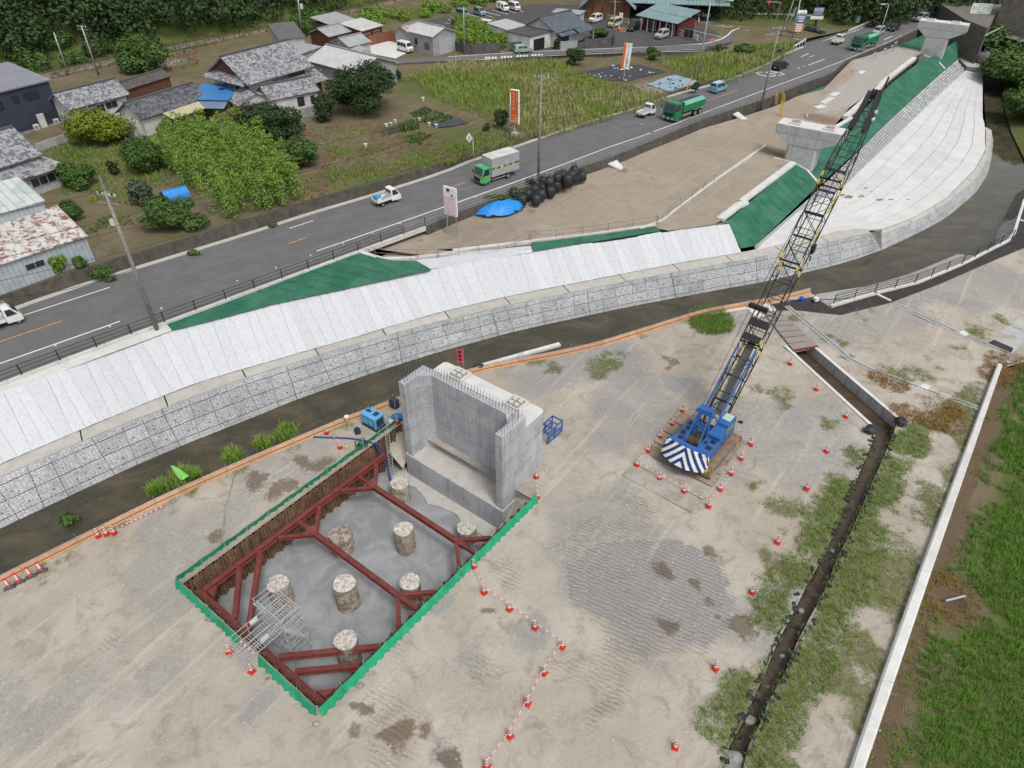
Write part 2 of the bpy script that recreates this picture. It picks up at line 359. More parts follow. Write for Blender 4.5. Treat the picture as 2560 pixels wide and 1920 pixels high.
def uv_wall(name):
 """precast panel face: irregular raised stones (u along the wall, v up, metres)"""
 m,nt,b=base(name,.9,0,.2);uv=_n(nt,'UVMap').outputs[0]
 mp=_n(nt,'Mapping');mp.inputs['Scale'].default_value=(2.6,4.4,1);nt.links.new(uv,mp.inputs['Vector'])
 v=_n(nt,'TexVoronoi',distance='CHEBYCHEV',feature='F1');v.inputs['Scale'].default_value=1.4;v.inputs['Randomness'].default_value=.6;nt.links.new(mp.outputs[0],v.inputs['Vector'])
 v2=_n(nt,'TexVoronoi',distance='CHEBYCHEV',feature='F2');v2.inputs['Scale'].default_value=1.4;v2.inputs['Randomness'].default_value=.6;nt.links.new(mp.outputs[0],v2.inputs['Vector'])
 e=math_(nt,'SUBTRACT',v2.outputs['Distance'],v.outputs['Distance']);j=ramp(nt,e,.01,.10)
 p=world_pos(nt);n1=noise(nt,p,.45,6,.7,.5);f=noise(nt,p,18,4,.75)
 col=mixc(nt,ramp(nt,n1,.38,.66),(.40,.41,.42),(.32,.33,.34));col=mixc(nt,math_(nt,'MULTIPLY',math_(nt,'SUBTRACT',1,j),.42),col,(.17,.175,.18))
 bw=_n(nt,'SeparateColor');nt.links.new(v.outputs['Color'],bw.inputs[0]);col=mixc(nt,1.0,col,mixc(nt,bw.outputs[0],(.90,)*3,(1.08,)*3),'MULTIPLY')
 col=mixc(nt,1.0,col,mixc(nt,f,(.88,)*3,(1.10,)*3),'MULTIPLY')
 r_=_n(nt,'ObjectInfo').outputs['Random'];col=mixc(nt,1.0,col,mixc(nt,r_,(.88,)*3,(1.08,)*3),'MULTIPLY')
 nt.links.new(col,b.inputs['Base Color']);bump(nt,b,math_(nt,'ADD',math_(nt,'MULTIPLY',j,1.0),math_(nt,'MULTIPLY',f,.5)),.05,.8);return m
M['panel']=uv_wall('stone_faced_panel')
M['steel_g']=mat('galvanised_steel',(.34,.35,.36),(.26,.27,.275),.5,.5,scale=4)
M['black']=mat('black_paint',(.016,.016,.018),(.03,.03,.032),.55,scale=5)
M['void']=mat('dark_opening',(.012,.012,.013),rough=.9)
M['orange']=mat('orange_form_panel',(.40,.225,.125),(.32,.19,.11),.75,scale=1.5,fine=12,rnd=.12)
M['rust']=mat('rusty_steel',(.105,.058,.033),(.17,.105,.062),.85,scale=1.8,fine=9,grain=.2,rnd=.2)
# ------------------------------------------------------------------ pit frame (x' along the long side, y' across)
PIT_A=R(51.9);PIT_O=Vector((-11.04,20.41,0));PIT_L,PIT_W,ZF=20.4,14.0,-3.4
PM=Matrix.Translation(PIT_O) @ Matrix.Rotation(PIT_A,4,'Z')
def pit(x,y,z=0.0):return PM @ Vector((x,y,z))
# ------------------------------------------------------------------ survey lines
BL=smooth(line('s','-260,1596 0,1463 88.6,1418 405,1259 590,1176 781,1095 874,1055 981,1017 1090,965 1184,935 1241,921 1400,892 1500,869 1760,787 1874,767 1960,751 2028,733'),1.5,1)
TOE=line('s','-300,1470 -120,1380 0,1321 160,1246 320,1171 480,1103 640,1041 705,1012 850,960 980,916 1093,881 1240,841 1292,827 1560,769 1826,719 1898,707 2070,668 2140,648 2204,625',ZW)
TOP=line('s','-300,1338,.62 -120,1245,.62 0,1190,.63 270.5,1074,.62 430,1011,.6 578.7,954,.6 640,935,.48 900,855.7,.3 1076,807.7,.14 1280.6,759.8,0 1560,703,0 1820,655.8,.02 1894.5,642,.05 2065,606.6,.05 2140,588,0 2178,581,-.05')
CBK=line('s','-300,1305,.66 -120,1216,.66 0,1161,.66 37.6,1145,.65 231.5,1062.5,.65 371.8,1004.7,.64 497.7,955.5,.63 640,913.5,.5 900,839.4,.34 990,812,.26 1111,778,.18 1227,751,.1 1300,734.5,.05 1690,659,.05 1853,631.4,.07 1930,613,.06 2040,592,.05 2105,573,.03 2160,570,0')
TOE2=line('s','2204,625 2293,584 2363,547 2441,481 2470,435 2480,389 2483,350',ZW)
TOP2=line('s','2198,588,-.95 2289,552.4,-1.05 2363,509,-1.05 2441,447,-1.15 2470,392,-1.2 2477,360,-1.2 2479,325,-1.2')
CBK2=line('J','950,757,-.9 1260,640,-1.0 1550,465,-1.0 1790,220,-1.1 1880,60,-1.15 b:1690,1640,-1.15 1672,1530,-1.15')
MTOP=line('s','-300,1128,3.25 -120,1040,3.25 0,984.6,3.25 108.9,942,3.25 234,889,3.2 289.4,867,3.2 431,825,3.1 560,791,3.0 690,756,2.9 907,711.6,2.75 1075,672,2.6 1200,650.8,2.5 1328,629,2.4 1583,594.5,2.3 1760,565.5,2.3 1822.8,560.5,2.3')
UE=line('s','-260,892 -60,812 37.6,774.5 240,705 376,663 640,582 768,539 916,496 1120,431 1189,399 1299,367.5 1351,347 1490,301 1594.5,272 1676,241 1819,204 1919,161.7 1982,128 2040,108 2130,82 2215,45 2300,-10 2380,-60',ZR)
OE=line('s','-260,1067 0,961.8 145.6,907 422,805 560,753.5 898.5,629 1063.5,568.3 1143,532 1207,510.5 1253,492 1340,458.5 1461,416.5 1539.6,390.5 1672.7,335.5 1760,298 1925.5,245 1997,213.8 2080,184.5 2114.7,152 2223,108.5 2292.7,75 2340,43 2418,0 2520,-55',ZR)
DITCH_L=line('R','O:930,1130 R:900,30 830,190 700,420 590,640 520,760 420,1010 350,1160 270,1340 180,1500 130,1659 60,1900')
DITCH_R=line('R','O:1080,1140 R:1020,20 940,170 830,440 720,640 640,800 560,1000 440,1210 400,1330 310,1500 270,1659 190,1900')
CH_L=line('O','220,420 915,1060');CH_R=line('O','400,385 1120,1000')      # top inner edges of the concrete channel
WL_R=line('R','O:2010,560 R:1670,0 1390,815 1110,1659 950,2120');WL_L=line('R','O:1965,545 R:1592,0 1290,815 1005,1659 840,2120')
# ------------------------------------------------------------------ work yard
pit_hole=[pit(0,0),pit(24.2,0),pit(24.2,2.0),pit(24.2,PIT_W-2),pit(20.5,PIT_W),pit(0,PIT_W)]
pit_hole=[pit(.0,.0),pit(20.5,0),pit(20.5,PIT_W),pit(0,PIT_W)]
ditch_hole=[CH_L[0]]+[CH_L[1]]+DITCH_L+DITCH_R[::-1]+[CH_R[1],CH_R[0]]
paddy=[WL_R[0]+Vector((.0,0,0))]+WL_R[1:]+[Vector((60,8,0)),Vector((75,44,0))]+line('s','2700,890 2560,905')
APR_TOP=line('J','410,1310 540,1415 920,1305 1280,1212 1680,1050 1900,935 2110,830 2212,500 2300,330')
yard_ol=[Vector((-75,6,0))]+[p for p in BL]+APR_TOP[0:]+[Vector((160,110,0)),Vector((160,6,0))]
def blob(P,lst,z=0):
 o=np.zeros(len(P));P=P+np.c_[fbm(P,1.7,91)-.5,fbm(P,1.7,95)-.5]*2.6
 for fr,x,y,r in lst:
  c=ground(fr,x,y,z);d=np.hypot(P[:,0]-c.x,P[:,1]-c.y);o=np.maximum(o,np.clip(1.25-d / r,0,1))
 return o
def yard_attr(P):
 n=fbm(P,3,3);n2=fbm(P,1.2,8)
 g=np.clip(1.3-dist_poly(P,DITCH_L) / 2.6,0,1)*np.clip(n*2.6-.55,0,1)
 dr=dist_poly(P,DITCH_R);inb=inpoly(P,DITCH_R+WL_L[::-1])
 g=np.maximum(g,np.clip(1.3-dr / 2.6,0,1)*np.clip(n*3-.5,0,1))
 g=np.maximum(g,inb*np.clip((fbm(P,2.4,21)-.40)*4.5,0,1)*.85)
 g=np.maximum(g,blob(P,[('N',1500,430,2.2),('N',1620,1500,2.4),('N',1340,1190,.7),('N',60,150,2.2),('N',30,240,1.6),('O',250,150,1.2),('O',100,780,2.2),('O',600,1060,1.2),
  ('J',850,1490,1.4),('O',1200,600,2.4),('O',1020,590,1.6),('O',1420,520,1.1),('O',1650,400,1.2),('O',1800,260,2.0),('O',2060,150,1.6),('O',640,360,1.0),('O',700,440,1.0),('O',560,300,1.0),
  ('h',150,700,2.6),('h',260,820,2.2),('h',80,900,1.8),('M',1680,190,1.5),('M',1600,250,1.2),('K',1600,1330,.8),('c',700,250,.8),('c',1200,160,1.0),('c',900,500,.7),('K',1400,1420,.9),('L',100,820,.9),('R',500,250,1.9),('R',470,450,2.0),('R',440,640,1.6)])*np.clip(n2*2.2-.3,.0,1))
 bar=dist_poly(P,BL);g=np.maximum(g,np.clip(1.1-bar / 1.4,0,1)*np.clip((fbm(P,2.2,33)-.42)*4,0,1)*.8)
 gv=np.maximum(blob(P,[('N',100,150,4.8),('N',300,300,3.4),('N',-120,150,4.5),('N',-330,180,4.5),('M',1500,330,3.5),('N',150,560,2.6),('h',500,700,4),('h',600,600,3),('N',700,330,2.5)]),
  inpoly(P,line('Q','930,280 1180,110 1700,90 1980,200 2080,500 2050,680 1900,820 1450,720 1150,620 930,470'))*.85)
 gv=np.maximum(gv,blob(P,[('O',150,950,3.0),('O',250,1050,2.2),('N',100,850,3),('Q',700,700,2.0),('Q',250,900,1.6),('Q',130,1600,1.6),('P',700,1350,2.2),('J',1500,1300,4),('J',1750,1380,3),('J',1200,1390,3.5),('Q',0,560,1.6),('J',2050,1150,4),('N',480,780,2.0),('N',200,1300,1.8)])*.8)
 gv=np.maximum(gv,np.clip((fbm(P,7,41)-.52)*5,0,.62))
 w=blob(P,[('P',1560,1370,.75),('P',1900,1600,1.1),('P',1820,1640,.8),('P',2180,1560,.7),('P',1480,1630,.8),('P',770,1020,.5),('Q',1890,150,.9),('Q',1600,280,1.2),('Q',1680,330,.8),('Q',1880,430,.8),('Q',1950,560,.8),
  ('Q',2150,690,1.1),('Q',372,598,.45),('Q',1090,1070,.3),('Q',170,1600,1.1),('R',1700,420,1.0),('R',1400,800,1.5),('R',40,140,1.0),('R',270,690,1.1),('L',880,800,1.5),('L',330,1200,.9),('L',620,700,1.2),('L',1220,580,1.4),('N',600,140,.9),('R',640,300,.8),('R',1300,500,.8),('Q',1620,650,.9),('L',1080,520,1.0)])*.9
 t=np.maximum(inpoly(P,line('Q','930,280 1180,110 1700,90 2000,200 2120,500 2080,700 1900,860 1450,900 1200,720 930,470'))*.9,blob(P,[('Q',1000,150,2.5),('Q',1300,900,2.4),('N',350,1450,2.6),('N',100,1600,2.6),('Q',1180,1260,1.2),('Q',1250,1150,1.2),('L',900,540,1.4),('Q',500,300,1.6),('Q',1100,40,2)])*.7)
 t=np.maximum(t,np.clip((fbm(P,6,57)-.56)*4,0,.5))
 gv=gv*~inb;g=np.maximum(g,inb*np.clip((fbm(P,2.4,21)-.34)*5,0,1)*.9)
 return np.c_[g,gv,w,t]
def yard_z(P):
 d=np.minimum(dist_poly(P,BL+APR_TOP),dist_poly(P,pit_hole+pit_hole[:1]));k=np.clip((d-.6) / 3,0,1)
 return ((fbm(P,4,5)-.5)*.22+(fbm(P,1.1,6)-.5)*.07)*k
o=struct(sheet('ground',yard_ol,.42,yard_z,M['yard'],[pit_hole,ditch_hole,paddy],yard_attr))
yd=o
# the paddy beyond the white wall, lower than the yard
def pad_attr(P):
 g=np.clip((dist_poly(P,WL_R)-.8) / 2.2,0,1)*.9
 hole=ground('R',1700,470);d=np.hypot(P[:,0]-hole.x,P[:,1]-hole.y);w=np.clip(1.2-np.abs(d) / 1.5,0,1)
 return np.c_[g*(d > 2.2),np.zeros(len(P)),np.maximum(w,np.clip(1.3-dist_poly(P,WL_R) / 1.3,0,.8)),np.zeros(len(P))]
def pad_z(P):
 hole=ground('R',1700,470);d=np.hypot(P[:,0]-hole.x,P[:,1]-hole.y)
 return-.25+(fbm(P,1.5,4)-.5)*.12-.45*np.clip(1.2-d / 1.0,0,1)
struct(sheet('paddy_soil',[p for p in paddy],.7,pad_z,M['land'],attr=pad_attr))
# ------------------------------------------------------------------ river
wl=[Vector((p.x,p.y,ZW)) for p in TOE+TOE2]
river_ol=offset(wl,.9)+line('b','1650,1000 1680,850 1900,560 2300,440',ZW)+[Vector((150,210,ZW)),Vector((200,180,ZW))]+line('s','2750,330 2640,440',ZW)+[Vector((p.x,p.y,ZW)) for p in offset(APR_TOP,1.0)[::-1]]+[Vector((p.x,p.y,ZW)) for p in offset(BL,-.4)[::-1]]
mb=MB();mb.v=[(p.x,p.y,ZW) for p in river_ol]
from mathutils.geometry import tessellate_polygon
mb.f=[list(t) for t in tessellate_polygon([[Vector((p.x,p.y,0)) for p in river_ol]])];mb.mi=[0]*len(mb.f)
rv=struct(mb.build('river_water',M['river']))
bm=bmesh.new();bm.from_mesh(rv.data);bmesh.ops.recalc_face_normals(bm,faces=bm.faces)
for f in bm.faces:
 if f.normal.z < 0:f.normal_flip()
bm.to_mesh(rv.data);bm.free()
# yard edge below the barrier
struct(MB().loft(offset(BL,-.02),offset(BL,.12,ZW-.3),1).build('river_bank',M['conc_old']))
# ------------------------------------------------------------------ far bank: stone-faced retaining wall with coping
def plan_match(A,B,step):
 """resample A, and give for each point the B point straight across"""
 a=smooth(A,step,1);b=smooth(B,.8,1);out=[]
 for i,p in enumerate(a):
  t=(a[min(i+1,len(a)-1)]-a[max(i-1,0)]);t.z=0;t.normalize()
  out.append(min(b,key=lambda q:abs((q-p).dot(t))+.02*(q-p).length))
 return a,out
def panel_wall(root,toe,top,step,rows,tilt_joint=6,holes=True,below=.35):
 a,b=plan_match(toe,top,step);s=0
 # backing
 MB().loft([p+(p-q).normalized()*below+Vector((0,.12,-.05)) for p,q in zip(a,b)],[q+Vector((0,.12,-.05)) for q in b],1).build('wall_core',M['conc_old'],root)
 for i in range(len(a)-1):
  A0,A1,B0,B1=a[i],a[i+1],b[i],b[i+1]
  d0=(A0-B0).normalized()*below;d1=(A1-B1).normalized()*below
  nrm=(A1-A0).cross(B0-A0).normalized()
  if nrm.y > 0:nrm=-nrm
  g=.06 if i % tilt_joint == 0 else .022;w=(A1-A0).length;r0=0
  for k,(t0,t1) in enumerate(rows):
   P=lambda u,t:(A0+d0).lerp(A1+d1,u).lerp(B0.lerp(B1,u),t)
   e=g / w;h=.022 / 3.2
   q=[P(e,t0+h),P(1-.012 / w,t0+h),P(1-.012 / w,t1-h),P(e,t1-h)]
   m=MB();v=[p-nrm*.10 for p in q]+q;m.add(v,[(4,5,6,7),(0,1,5,4),(1,2,6,5),(2,3,7,6),(3,0,4,7)])
   o=m.build('wall_panel',M['panel'],root);u=o.data.uv_layers.new(name='UVMap')
   H=(B0-A0).length;uvs=[(s,t0*H),(s+w,t0*H),(s+w,t1*H),(s,t1*H)]
   for j,l in enumerate(o.data.loops):u.data[j].uv=uvs[l.vertex_index % 4]
   if holes and 0 < k < 3 and i % 1 == 0:
    c=P(.62 if k % 2 else .3,(t0*.62+t1*.38));m2=MB().tube(c-nrm*.04,c+nrm*.012,.06,8);m2.build('weep_hole',M['void'],o)
  s += w
wall=thing('retaining_wall','long curved river wall of grey stone-faced precast panels with weep holes','wall')
ROWS=[(0,.22),(.22,.53),(.53,.84),(.84,1.0)]
panel_wall(wall,TOE,TOP,1.8,ROWS)
def coping(root,front,back,n,drop=.22):
 f=resn(front,n*2);b=resn(back,n*2)
 # match by plan direction
 for i in range(0,len(f)-2,2):
  F=f[i:i+3];B=b[i:i+3];m=MB()
  F=[F[0].lerp(F[2],.008),F[1],F[0].lerp(F[2],.992)];B=[B[0].lerp(B[2],.008),B[1],B[0].lerp(B[2],.992)]
  v=[p+Vector((0,-.03,.0)) for p in F]+B+[p+Vector((0,-.03,-drop)) for p in F]+[p+Vector((0,0,-drop)) for p in B]
  m.add(v,[(0,1,4,3),(1,2,5,4),(6,7,1,0),(7,8,2,1),(3,4,10,9),(4,5,11,10),(0,3,9,6),(8,11,5,2)]);m.build('coping_slab',M['coping'],root)
_,cb=plan_match(TOP,CBK,1.8)
coping(wall,[p+Vector((0,0,.02)) for p in smooth(TOP,1.8,1)],[p+Vector((0,0,.0)) for p in cb],15)
wall2=thing('retaining_wall','low stone-faced river wall curving round the white slab apron','wall')
panel_wall(wall2,TOE2,TOP2,2.4,[(0,.45),(.45,1.0)],5,False)
coping(wall2,TOP2,CBK2,8,.2)
MB().loft([TOP[-1],TOE[-1]],[TOP2[0]+Vector((0,0,.9)),TOE2[0]],1).build('joint_strip',M['conc_old'],wall2)
# ------------------------------------------------------------------ white felt mats on the slope, strip by strip
mats=thing('slope_mat','white felt protection mats laid in strips down the river slope','slope mat')
a,b=plan_match(CBK[:-4],MTOP,1.02)
k=len([p for p in a if p.x < 27.2]);a,b=a[:k],b[:k]
backing=struct(MB().loft([p+Vector((0,.2,-.12)) for p in a],[p+Vector((0,.2,-.12)) for p in b],1).build('slope_earth',M['sandy']))
for i in range(len(a)-1):
 m=MB();nu,nv=4,9;A0,A1,B0,B1=a[i],a[i+1],b[i],b[i+1];sk=random.uniform(-.05,.05);over=random.uniform(-.03,.09)
 up=Vector((0,-.35,.9));vs=[]
 for v in range(nv+1):
  for u in range(nu+1):
   p=(A0+Vector((0,-.05,.02))).lerp(A1+Vector((0,-.05,.02)),u / nu*.985).lerp(B0.lerp(B1,u / nu*.985),v / nv*(1+.004*over))
   if v == nv:p=p+(B0-A0).normalized()*(over+.05*math.sin(i*.9)+.08*math.sin(i*.35))
   w=.03+.035*(1-abs(2*u / nu-1))+.018*random.random()+.012*math.sin(v*2.1+i)
   vs.append(p+up*w)
 m.add(vs,[(r*(nu+1)+c,r*(nu+1)+c+1,(r+1)*(nu+1)+c+1,(r+1)*(nu+1)+c) for r in range(nv) for c in range(nu)])
 m.build('mat_strip',M['felt'],mats,smooth=True)
# ------------------------------------------------------------------ road on the embankment
ue=smooth(UE,2.5,1);oe=smooth(OE,2.5,1);n=70
ru,ro=resn(ue,n),resn(oe,n)
struct(MB().loft(ro,ru,6).build('road',M['asphalt']))
def lerpn(A,B,t):return [a.lerp(b,t) for a,b in zip(A,B)]
def strip(name,pts,w,m,z=.006,parent=None,step=1.5):
 p=resample(pts,step);o=MB().loft(offset(p,-w/2,z),offset(p,w/2,z),1).build(name,m,parent);return struct(o) if parent is None else o
EL=line('s','0,908.6 253,820',ZR);strip('edge_line',line('s','-200,985 0,908.6 253,820 299.5,803',ZR),.16,M['paint'])
for t in ('791.5,627.7 1000,556 1200,485.9 1340,436 1525,367 1626,332.6','1634.7,328.8 1850,248 2080,162.8 2221,105 2300,66'):strip('edge_line',line('s',t,ZR),.17,M['paint'])
for t in ('56.4,789 274.9,718','723.5,571 784,551'):strip('edge_line',line('s',t,ZR),.15,M['paint'])
for t in ('-80,884 0,854 156,802','722,609 768,593','1130,467 1165,455','1600,311 1613,307','1769,251.7 1845,225.7','2290,60 2420,-10','2215,80 2260,62'):strip('centre_line',line('s',t,ZR),.15,M['paint_o'])
for t in ('D:2010,640 1950,655','D:1940,750 2130,680','D:1880,765 1900,760','D:1815,790 1840,780','E:600,455 700,415','D:1855,655 1940,618','D:1800,120 1830,100','D:1490,885 1530,870'):strip('lane_mark',line('s',t,ZR),.2,M['paint'])
# painted letters of the speed mark, worn
def arc_mark(c,r,a0,a1,asp=1.0,rot=0):
 pts=[];
 for i in range(13):
  a=a0+(a1-a0)*i / 12;x,y=r*math.cos(a),r*asp*math.sin(a);pts.append(Vector((c.x+x*math.cos(rot)-y*math.sin(rot),c.y+x*math.sin(rot)+y*math.cos(rot),ZR)))
 return pts
c=ground('D',1450,855,ZR);strip('road_letter',arc_mark(c,1.2,.6,5.4,1.6,.9),.28,M['paint'])
c=ground('D',1560,845,ZR);strip('road_letter',arc_mark(c,1.1,-2.6,2.9,1.6,.9),.28,M['paint']);strip('road_letter',[ground('D',1500,850,ZR),ground('D',1600,830,ZR)],.25,M['paint'])
# gutter and mossy wall on the house side
gut=offset(ru,.75);struct(MB().loft(ru,gut,1).build('gutter',M['coping']))
for o_ in (SC.objects['gutter'],):o_.location.z=.01
def land_z0(x):return 4.55-.75*min(max((x+22) / 30,0),1)
n_w=next(i for i,p in enumerate(gut) if p.x > 62)
hw=thing('roadside_wall','dark mossy concrete wall between the road gutter and the gardens','wall')
seg=0
for i in range(0,n_w-2,2):
 A=gut[i:i+3];m=MB();zt=[land_z0(p.x)+.12 for p in A]
 B=offset(A,.22);top=[Vector((p.x,p.y,z)) for p,z in zip(B,zt)];tb=[Vector((p.x,p.y,z)) for p,z in zip(offset(A,.52),zt)];lo=[Vector((p.x,p.y,ZR-.3)) for p in A]
 m.loft(lo,top,2);m.loft(top,tb,1);m.loft(tb,[Vector((p.x,p.y,ZR-.3)) for p in tb],1);m.build('wall_length',M['conc_dark'],hw)
# ------------------------------------------------------------------ land with houses and fields
ST_LO=line('s','840,171 988,161 1120,153 1200,152 1409,136 1571,130 1600,131 1763,121.5 1830,105',4.6)
ST_UP=line('s','840,158 988,147.6 1120,142 1200,137.4 1328,127 1571,118 1600,117 1773.6,106 1817,93 1832,76',4.6)
land_ol=[Vector((p.x,p.y,0)) for p in offset(gut,.5)]+[Vector((260,420,0)),Vector((-330,420,0)),Vector((-150,90,0)),Vector((-110,42,0))]
stl=[(p.x,p.y) for p in ST_LO]
def land_z(P):
 z=np.array([land_z0(x) for x in P[:,0]]);yl=np.interp(P[:,0],[q[0] for q in stl],[q[1] for q in stl],left=1e4,right=stl[-1][1]-8)
 up=np.clip((P[:,1]-yl-.3) / 1.0,0,1)*np.clip((98-P[:,0]) / 40,0,1);z=z+(4.5-z)*up
 far=np.clip((P[:,0]-62) / 25,0,1);z=z*(1-far)+(ZR-.06)*far
 return z+(fbm(P,5,9)-.5)*.25*(1-up)*(1-far)+26*np.clip((P[:,1]-hill_y(P[:,0])) / 55,0,1)
def hill_y(x):return np.interp(x,[-300,-150,-94,-82,-63,-33,0,26,42,88,120,200],[70,108,141,147,164,207,224,218,183,180,190,240])
def land_attr(P):
 n=fbm(P,4,13);n2=fbm(P,1.6,14)
 g=np.clip((n-.42)*5,0,1)*.5
 g=np.maximum(g,blob(P,[('C',1000,900,16),('C',300,800,14),('C',1500,850,10),('B',1900,750,14),('D',1000,750,14),('D',600,680,10),('D',1400,600,9),('C',100,1200,8),('B',2000,1250,6),('B',1700,1350,4),('B',1000,1320,3.0),('B',1250,1300,2.4),('B',1020,1210,1.2),('G',900,300,3),('G',1300,330,4),('G',1700,200,5),('G',2100,90,5),('A',700,1370,5),('B',1300,190,9),('B',1700,120,9),('B',1000,250,7),('F',1000,450,2.6)],4.2))
 g=np.maximum(g,np.clip((P[:,1]-hill_y(P[:,0])+12) / 8,0,1))
 gr=blob(P,[('D',700,1000,3.5),('C',1750,750,5),('B',1400,430,6),('A',1450,560,5),('F',800,760,2)],4.2)
 w=blob(P,[('B',1100,1050,6),('B',800,1400,4),('B',1500,1100,3),('F',1250,560,4),('B',1200,1420,4)],4.2)*np.clip(n2*2-.4,0,.7)
 return np.c_[g,gr,w,np.clip((n2-.5)*3,0,.8)]
struct(sheet('land',land_ol,2.2,land_z,M['land'],attr=land_attr))
# side street, car parks, junction (sheets a few mm apart)
def flat(name,pts,m,z=None,dz=0):
 b=MB();q=[Vector((p.x,p.y,(p.z if z is None else z)+dz)) for p in pts]
 b.v=[tuple(p) for p in q];b.f=[list(t) for t in tessellate_polygon([[Vector((p.x,p.y,0)) for p in q]])];b.mi=[0]*len(b.f)
 o=b.build(name,m);bm=bmesh.new();bm.from_mesh(o.data)
 for f in bm.faces:
  f.normal_update()
  if f.normal.z < 0:f.normal_flip()
 bm.to_mesh(o.data);bm.free();return struct(o)
n=40;sl_,su_=resn(ST_LO,n),resn(ST_UP,n)
struct(MB().loft(sl_,su_,2).build('side_street',M['asphalt']))
lot=line('s','1000,62 1100,44 1240,18 1370,8 1420,12 1660,0 1760,60 1800,86 1773.6,104 1600,116 1328,126 1290,110 1200,80',4.6)
flat('car_park',lot,M['asphalt_dark'],dz=-.012)
flat('gravel_lot',line('B','1300,330 1500,370 1620,440 1480,505 1300,470 1180,440',4.58),M['conc_white'])
jn=line('D','750,560,4.58 870,540,4.4 1010,545,4.1 1150,525,3.7 1290,460,3.45 1330,400,3.43 1540,385,3.42 1740,440,3.41 1900,480,3.41 1880,560,3.41 2212,430,3.41 E:300,330,3.41 650,180,3.41 1150,-60,3.41 500,-60,3.41 0,90,3.6 D:2000,340,3.6 1700,330,3.7 1480,300,3.8 1160,215,4.2 880,180,4.5 790,240,4.6 430,310,4.62 760,480,4.6')
flat('junction',jn,M['asphalt'],dz=.012)
for t,w in (('D:0,545,4.6 720,505 800,490 930,455 1020,400,4.5 1060,355 1150,320,4.3',.35),('D:0,605 750,562',.22),('C:0,490 720,445 1560,412 2212,380',.25),('C:0,532 1000,475 1560,453 2212,440',.2),
    ('D:450,315,4.66 950,430,4.62',.2),('D:880,298 980,290',.25),('D:940,312 1070,305',.25),('D:1160,340,4.3 1250,352',.3),('D:1040,370 1150,320',.25),('D:1660,350,3.6 1830,390',.3),('D:1760,445 1830,455',.25),('D:1330,400,3.5 1440,400 1560,395',.15),('D:1190,250,4.3 1500,300,3.8 1700,330,3.7',.15)):
 strip('painted_line',[p+Vector((0,0,.012)) for p in line('s',t,4.6)],w,M['paint'])
c=ground('D',1130,375,4.2);strip('road_letter',[c+Vector((-.6,1,.02)),c+Vector((.5,-1.2,.02))],.3,M['paint']);strip('road_letter',[c+Vector((-.9,-.2,.02)),c+Vector((.9,.3,.02))],.3,M['paint'])
for x in (370,505,640,770):   # worn letters on the side street
 for dx in (-40,-15,15,40):strip('road_letter',[ground('C',x+dx,510-(x-370)*.055,4.613),ground('C',x+dx+3,490-(x-370)*.055,4.613)],.28,M['paint'])
 strip('road_letter',[ground('C',x-50,500-(x-370)*.055,4.615),ground('C',x+50,496-(x-370)*.055,4.615)],.25,M['paint'])
for t in ('35,265 300,335','350,230 575,295','605,190 830,250','700,155 955,228','0,305 160,355','350,285 440,318','610,245 705,272','980,175 1080,205','1120,165 1200,187','715,418 830,440','690,460 815,490','-60,360 30,380'):strip('bay_line',line('p',t,4.6),.2,M['paint'],.008)
yel=mat('worn_yellow_paint',(.45,.31,.07),(.2,.16,.08),.8,scale=2);
for t in ('380,210 490,185','400,232 500,210','430,235 455,195','455,238 480,198','480,235 497,200','405,228 430,205','1010,185 1265,250'):strip('yellow_line',line('q',t,4.6),.16,yel,.008)
red=mat('worn_red_paint',(.30,.10,.05),(.2,.1,.07),.8,scale=2);flat('red_patch',line('D','760,465 840,435 915,450 840,480',4.625),red)
# stone wall below the side street
sw=thing('stone_wall','dark stone wall holding up the side street above the field','wall')
for i in range(0,n-1,2):
 A=[p+Vector((0,-.06,0)) for p in sl_[i:i+3]]
 MB().loft([Vector((p.x,p.y-.22,3.3)) for p in A],[p+Vector((0,0,.08)) for p in A],2).loft([p+Vector((0,0,.08)) for p in A],[p+Vector((0,.3,.08)) for p in A],1).build('wall_length',M['conc_dark'],sw)
# ------------------------------------------------------------------ embankment between the road and the river
KERB=smooth(line('s','-260,1067 0,961.8 145.6,907 422,805 560,753.5 898.5,629 1063.5,568.3',ZR),2,1)
kb=thing('kerb','long white concrete kerb along the road shoulder under the black railing','kerb')
ks=resample(KERB,4.0)
for a_,b_ in zip(ks[:-1],ks[1:]):MB().bar(a_.lerp(b_,.004)+Vector((0,0,-.1)),a_.lerp(b_,.996)+Vector((0,0,-.1)),.32,.5).build('kerb_block',M['conc_new'],kb)
# pale path strip between kerb and mats on the left
ps=line('s','-260,1067 0,961.8 145.6,907 422,805',ZR-.08);pe=line('s','-260,1118 0,990 145.6,931 431,826',3.2)
struct(MB().loft(resn(ps,14),resn(pe,14),1).build('path',M['conc_new']))
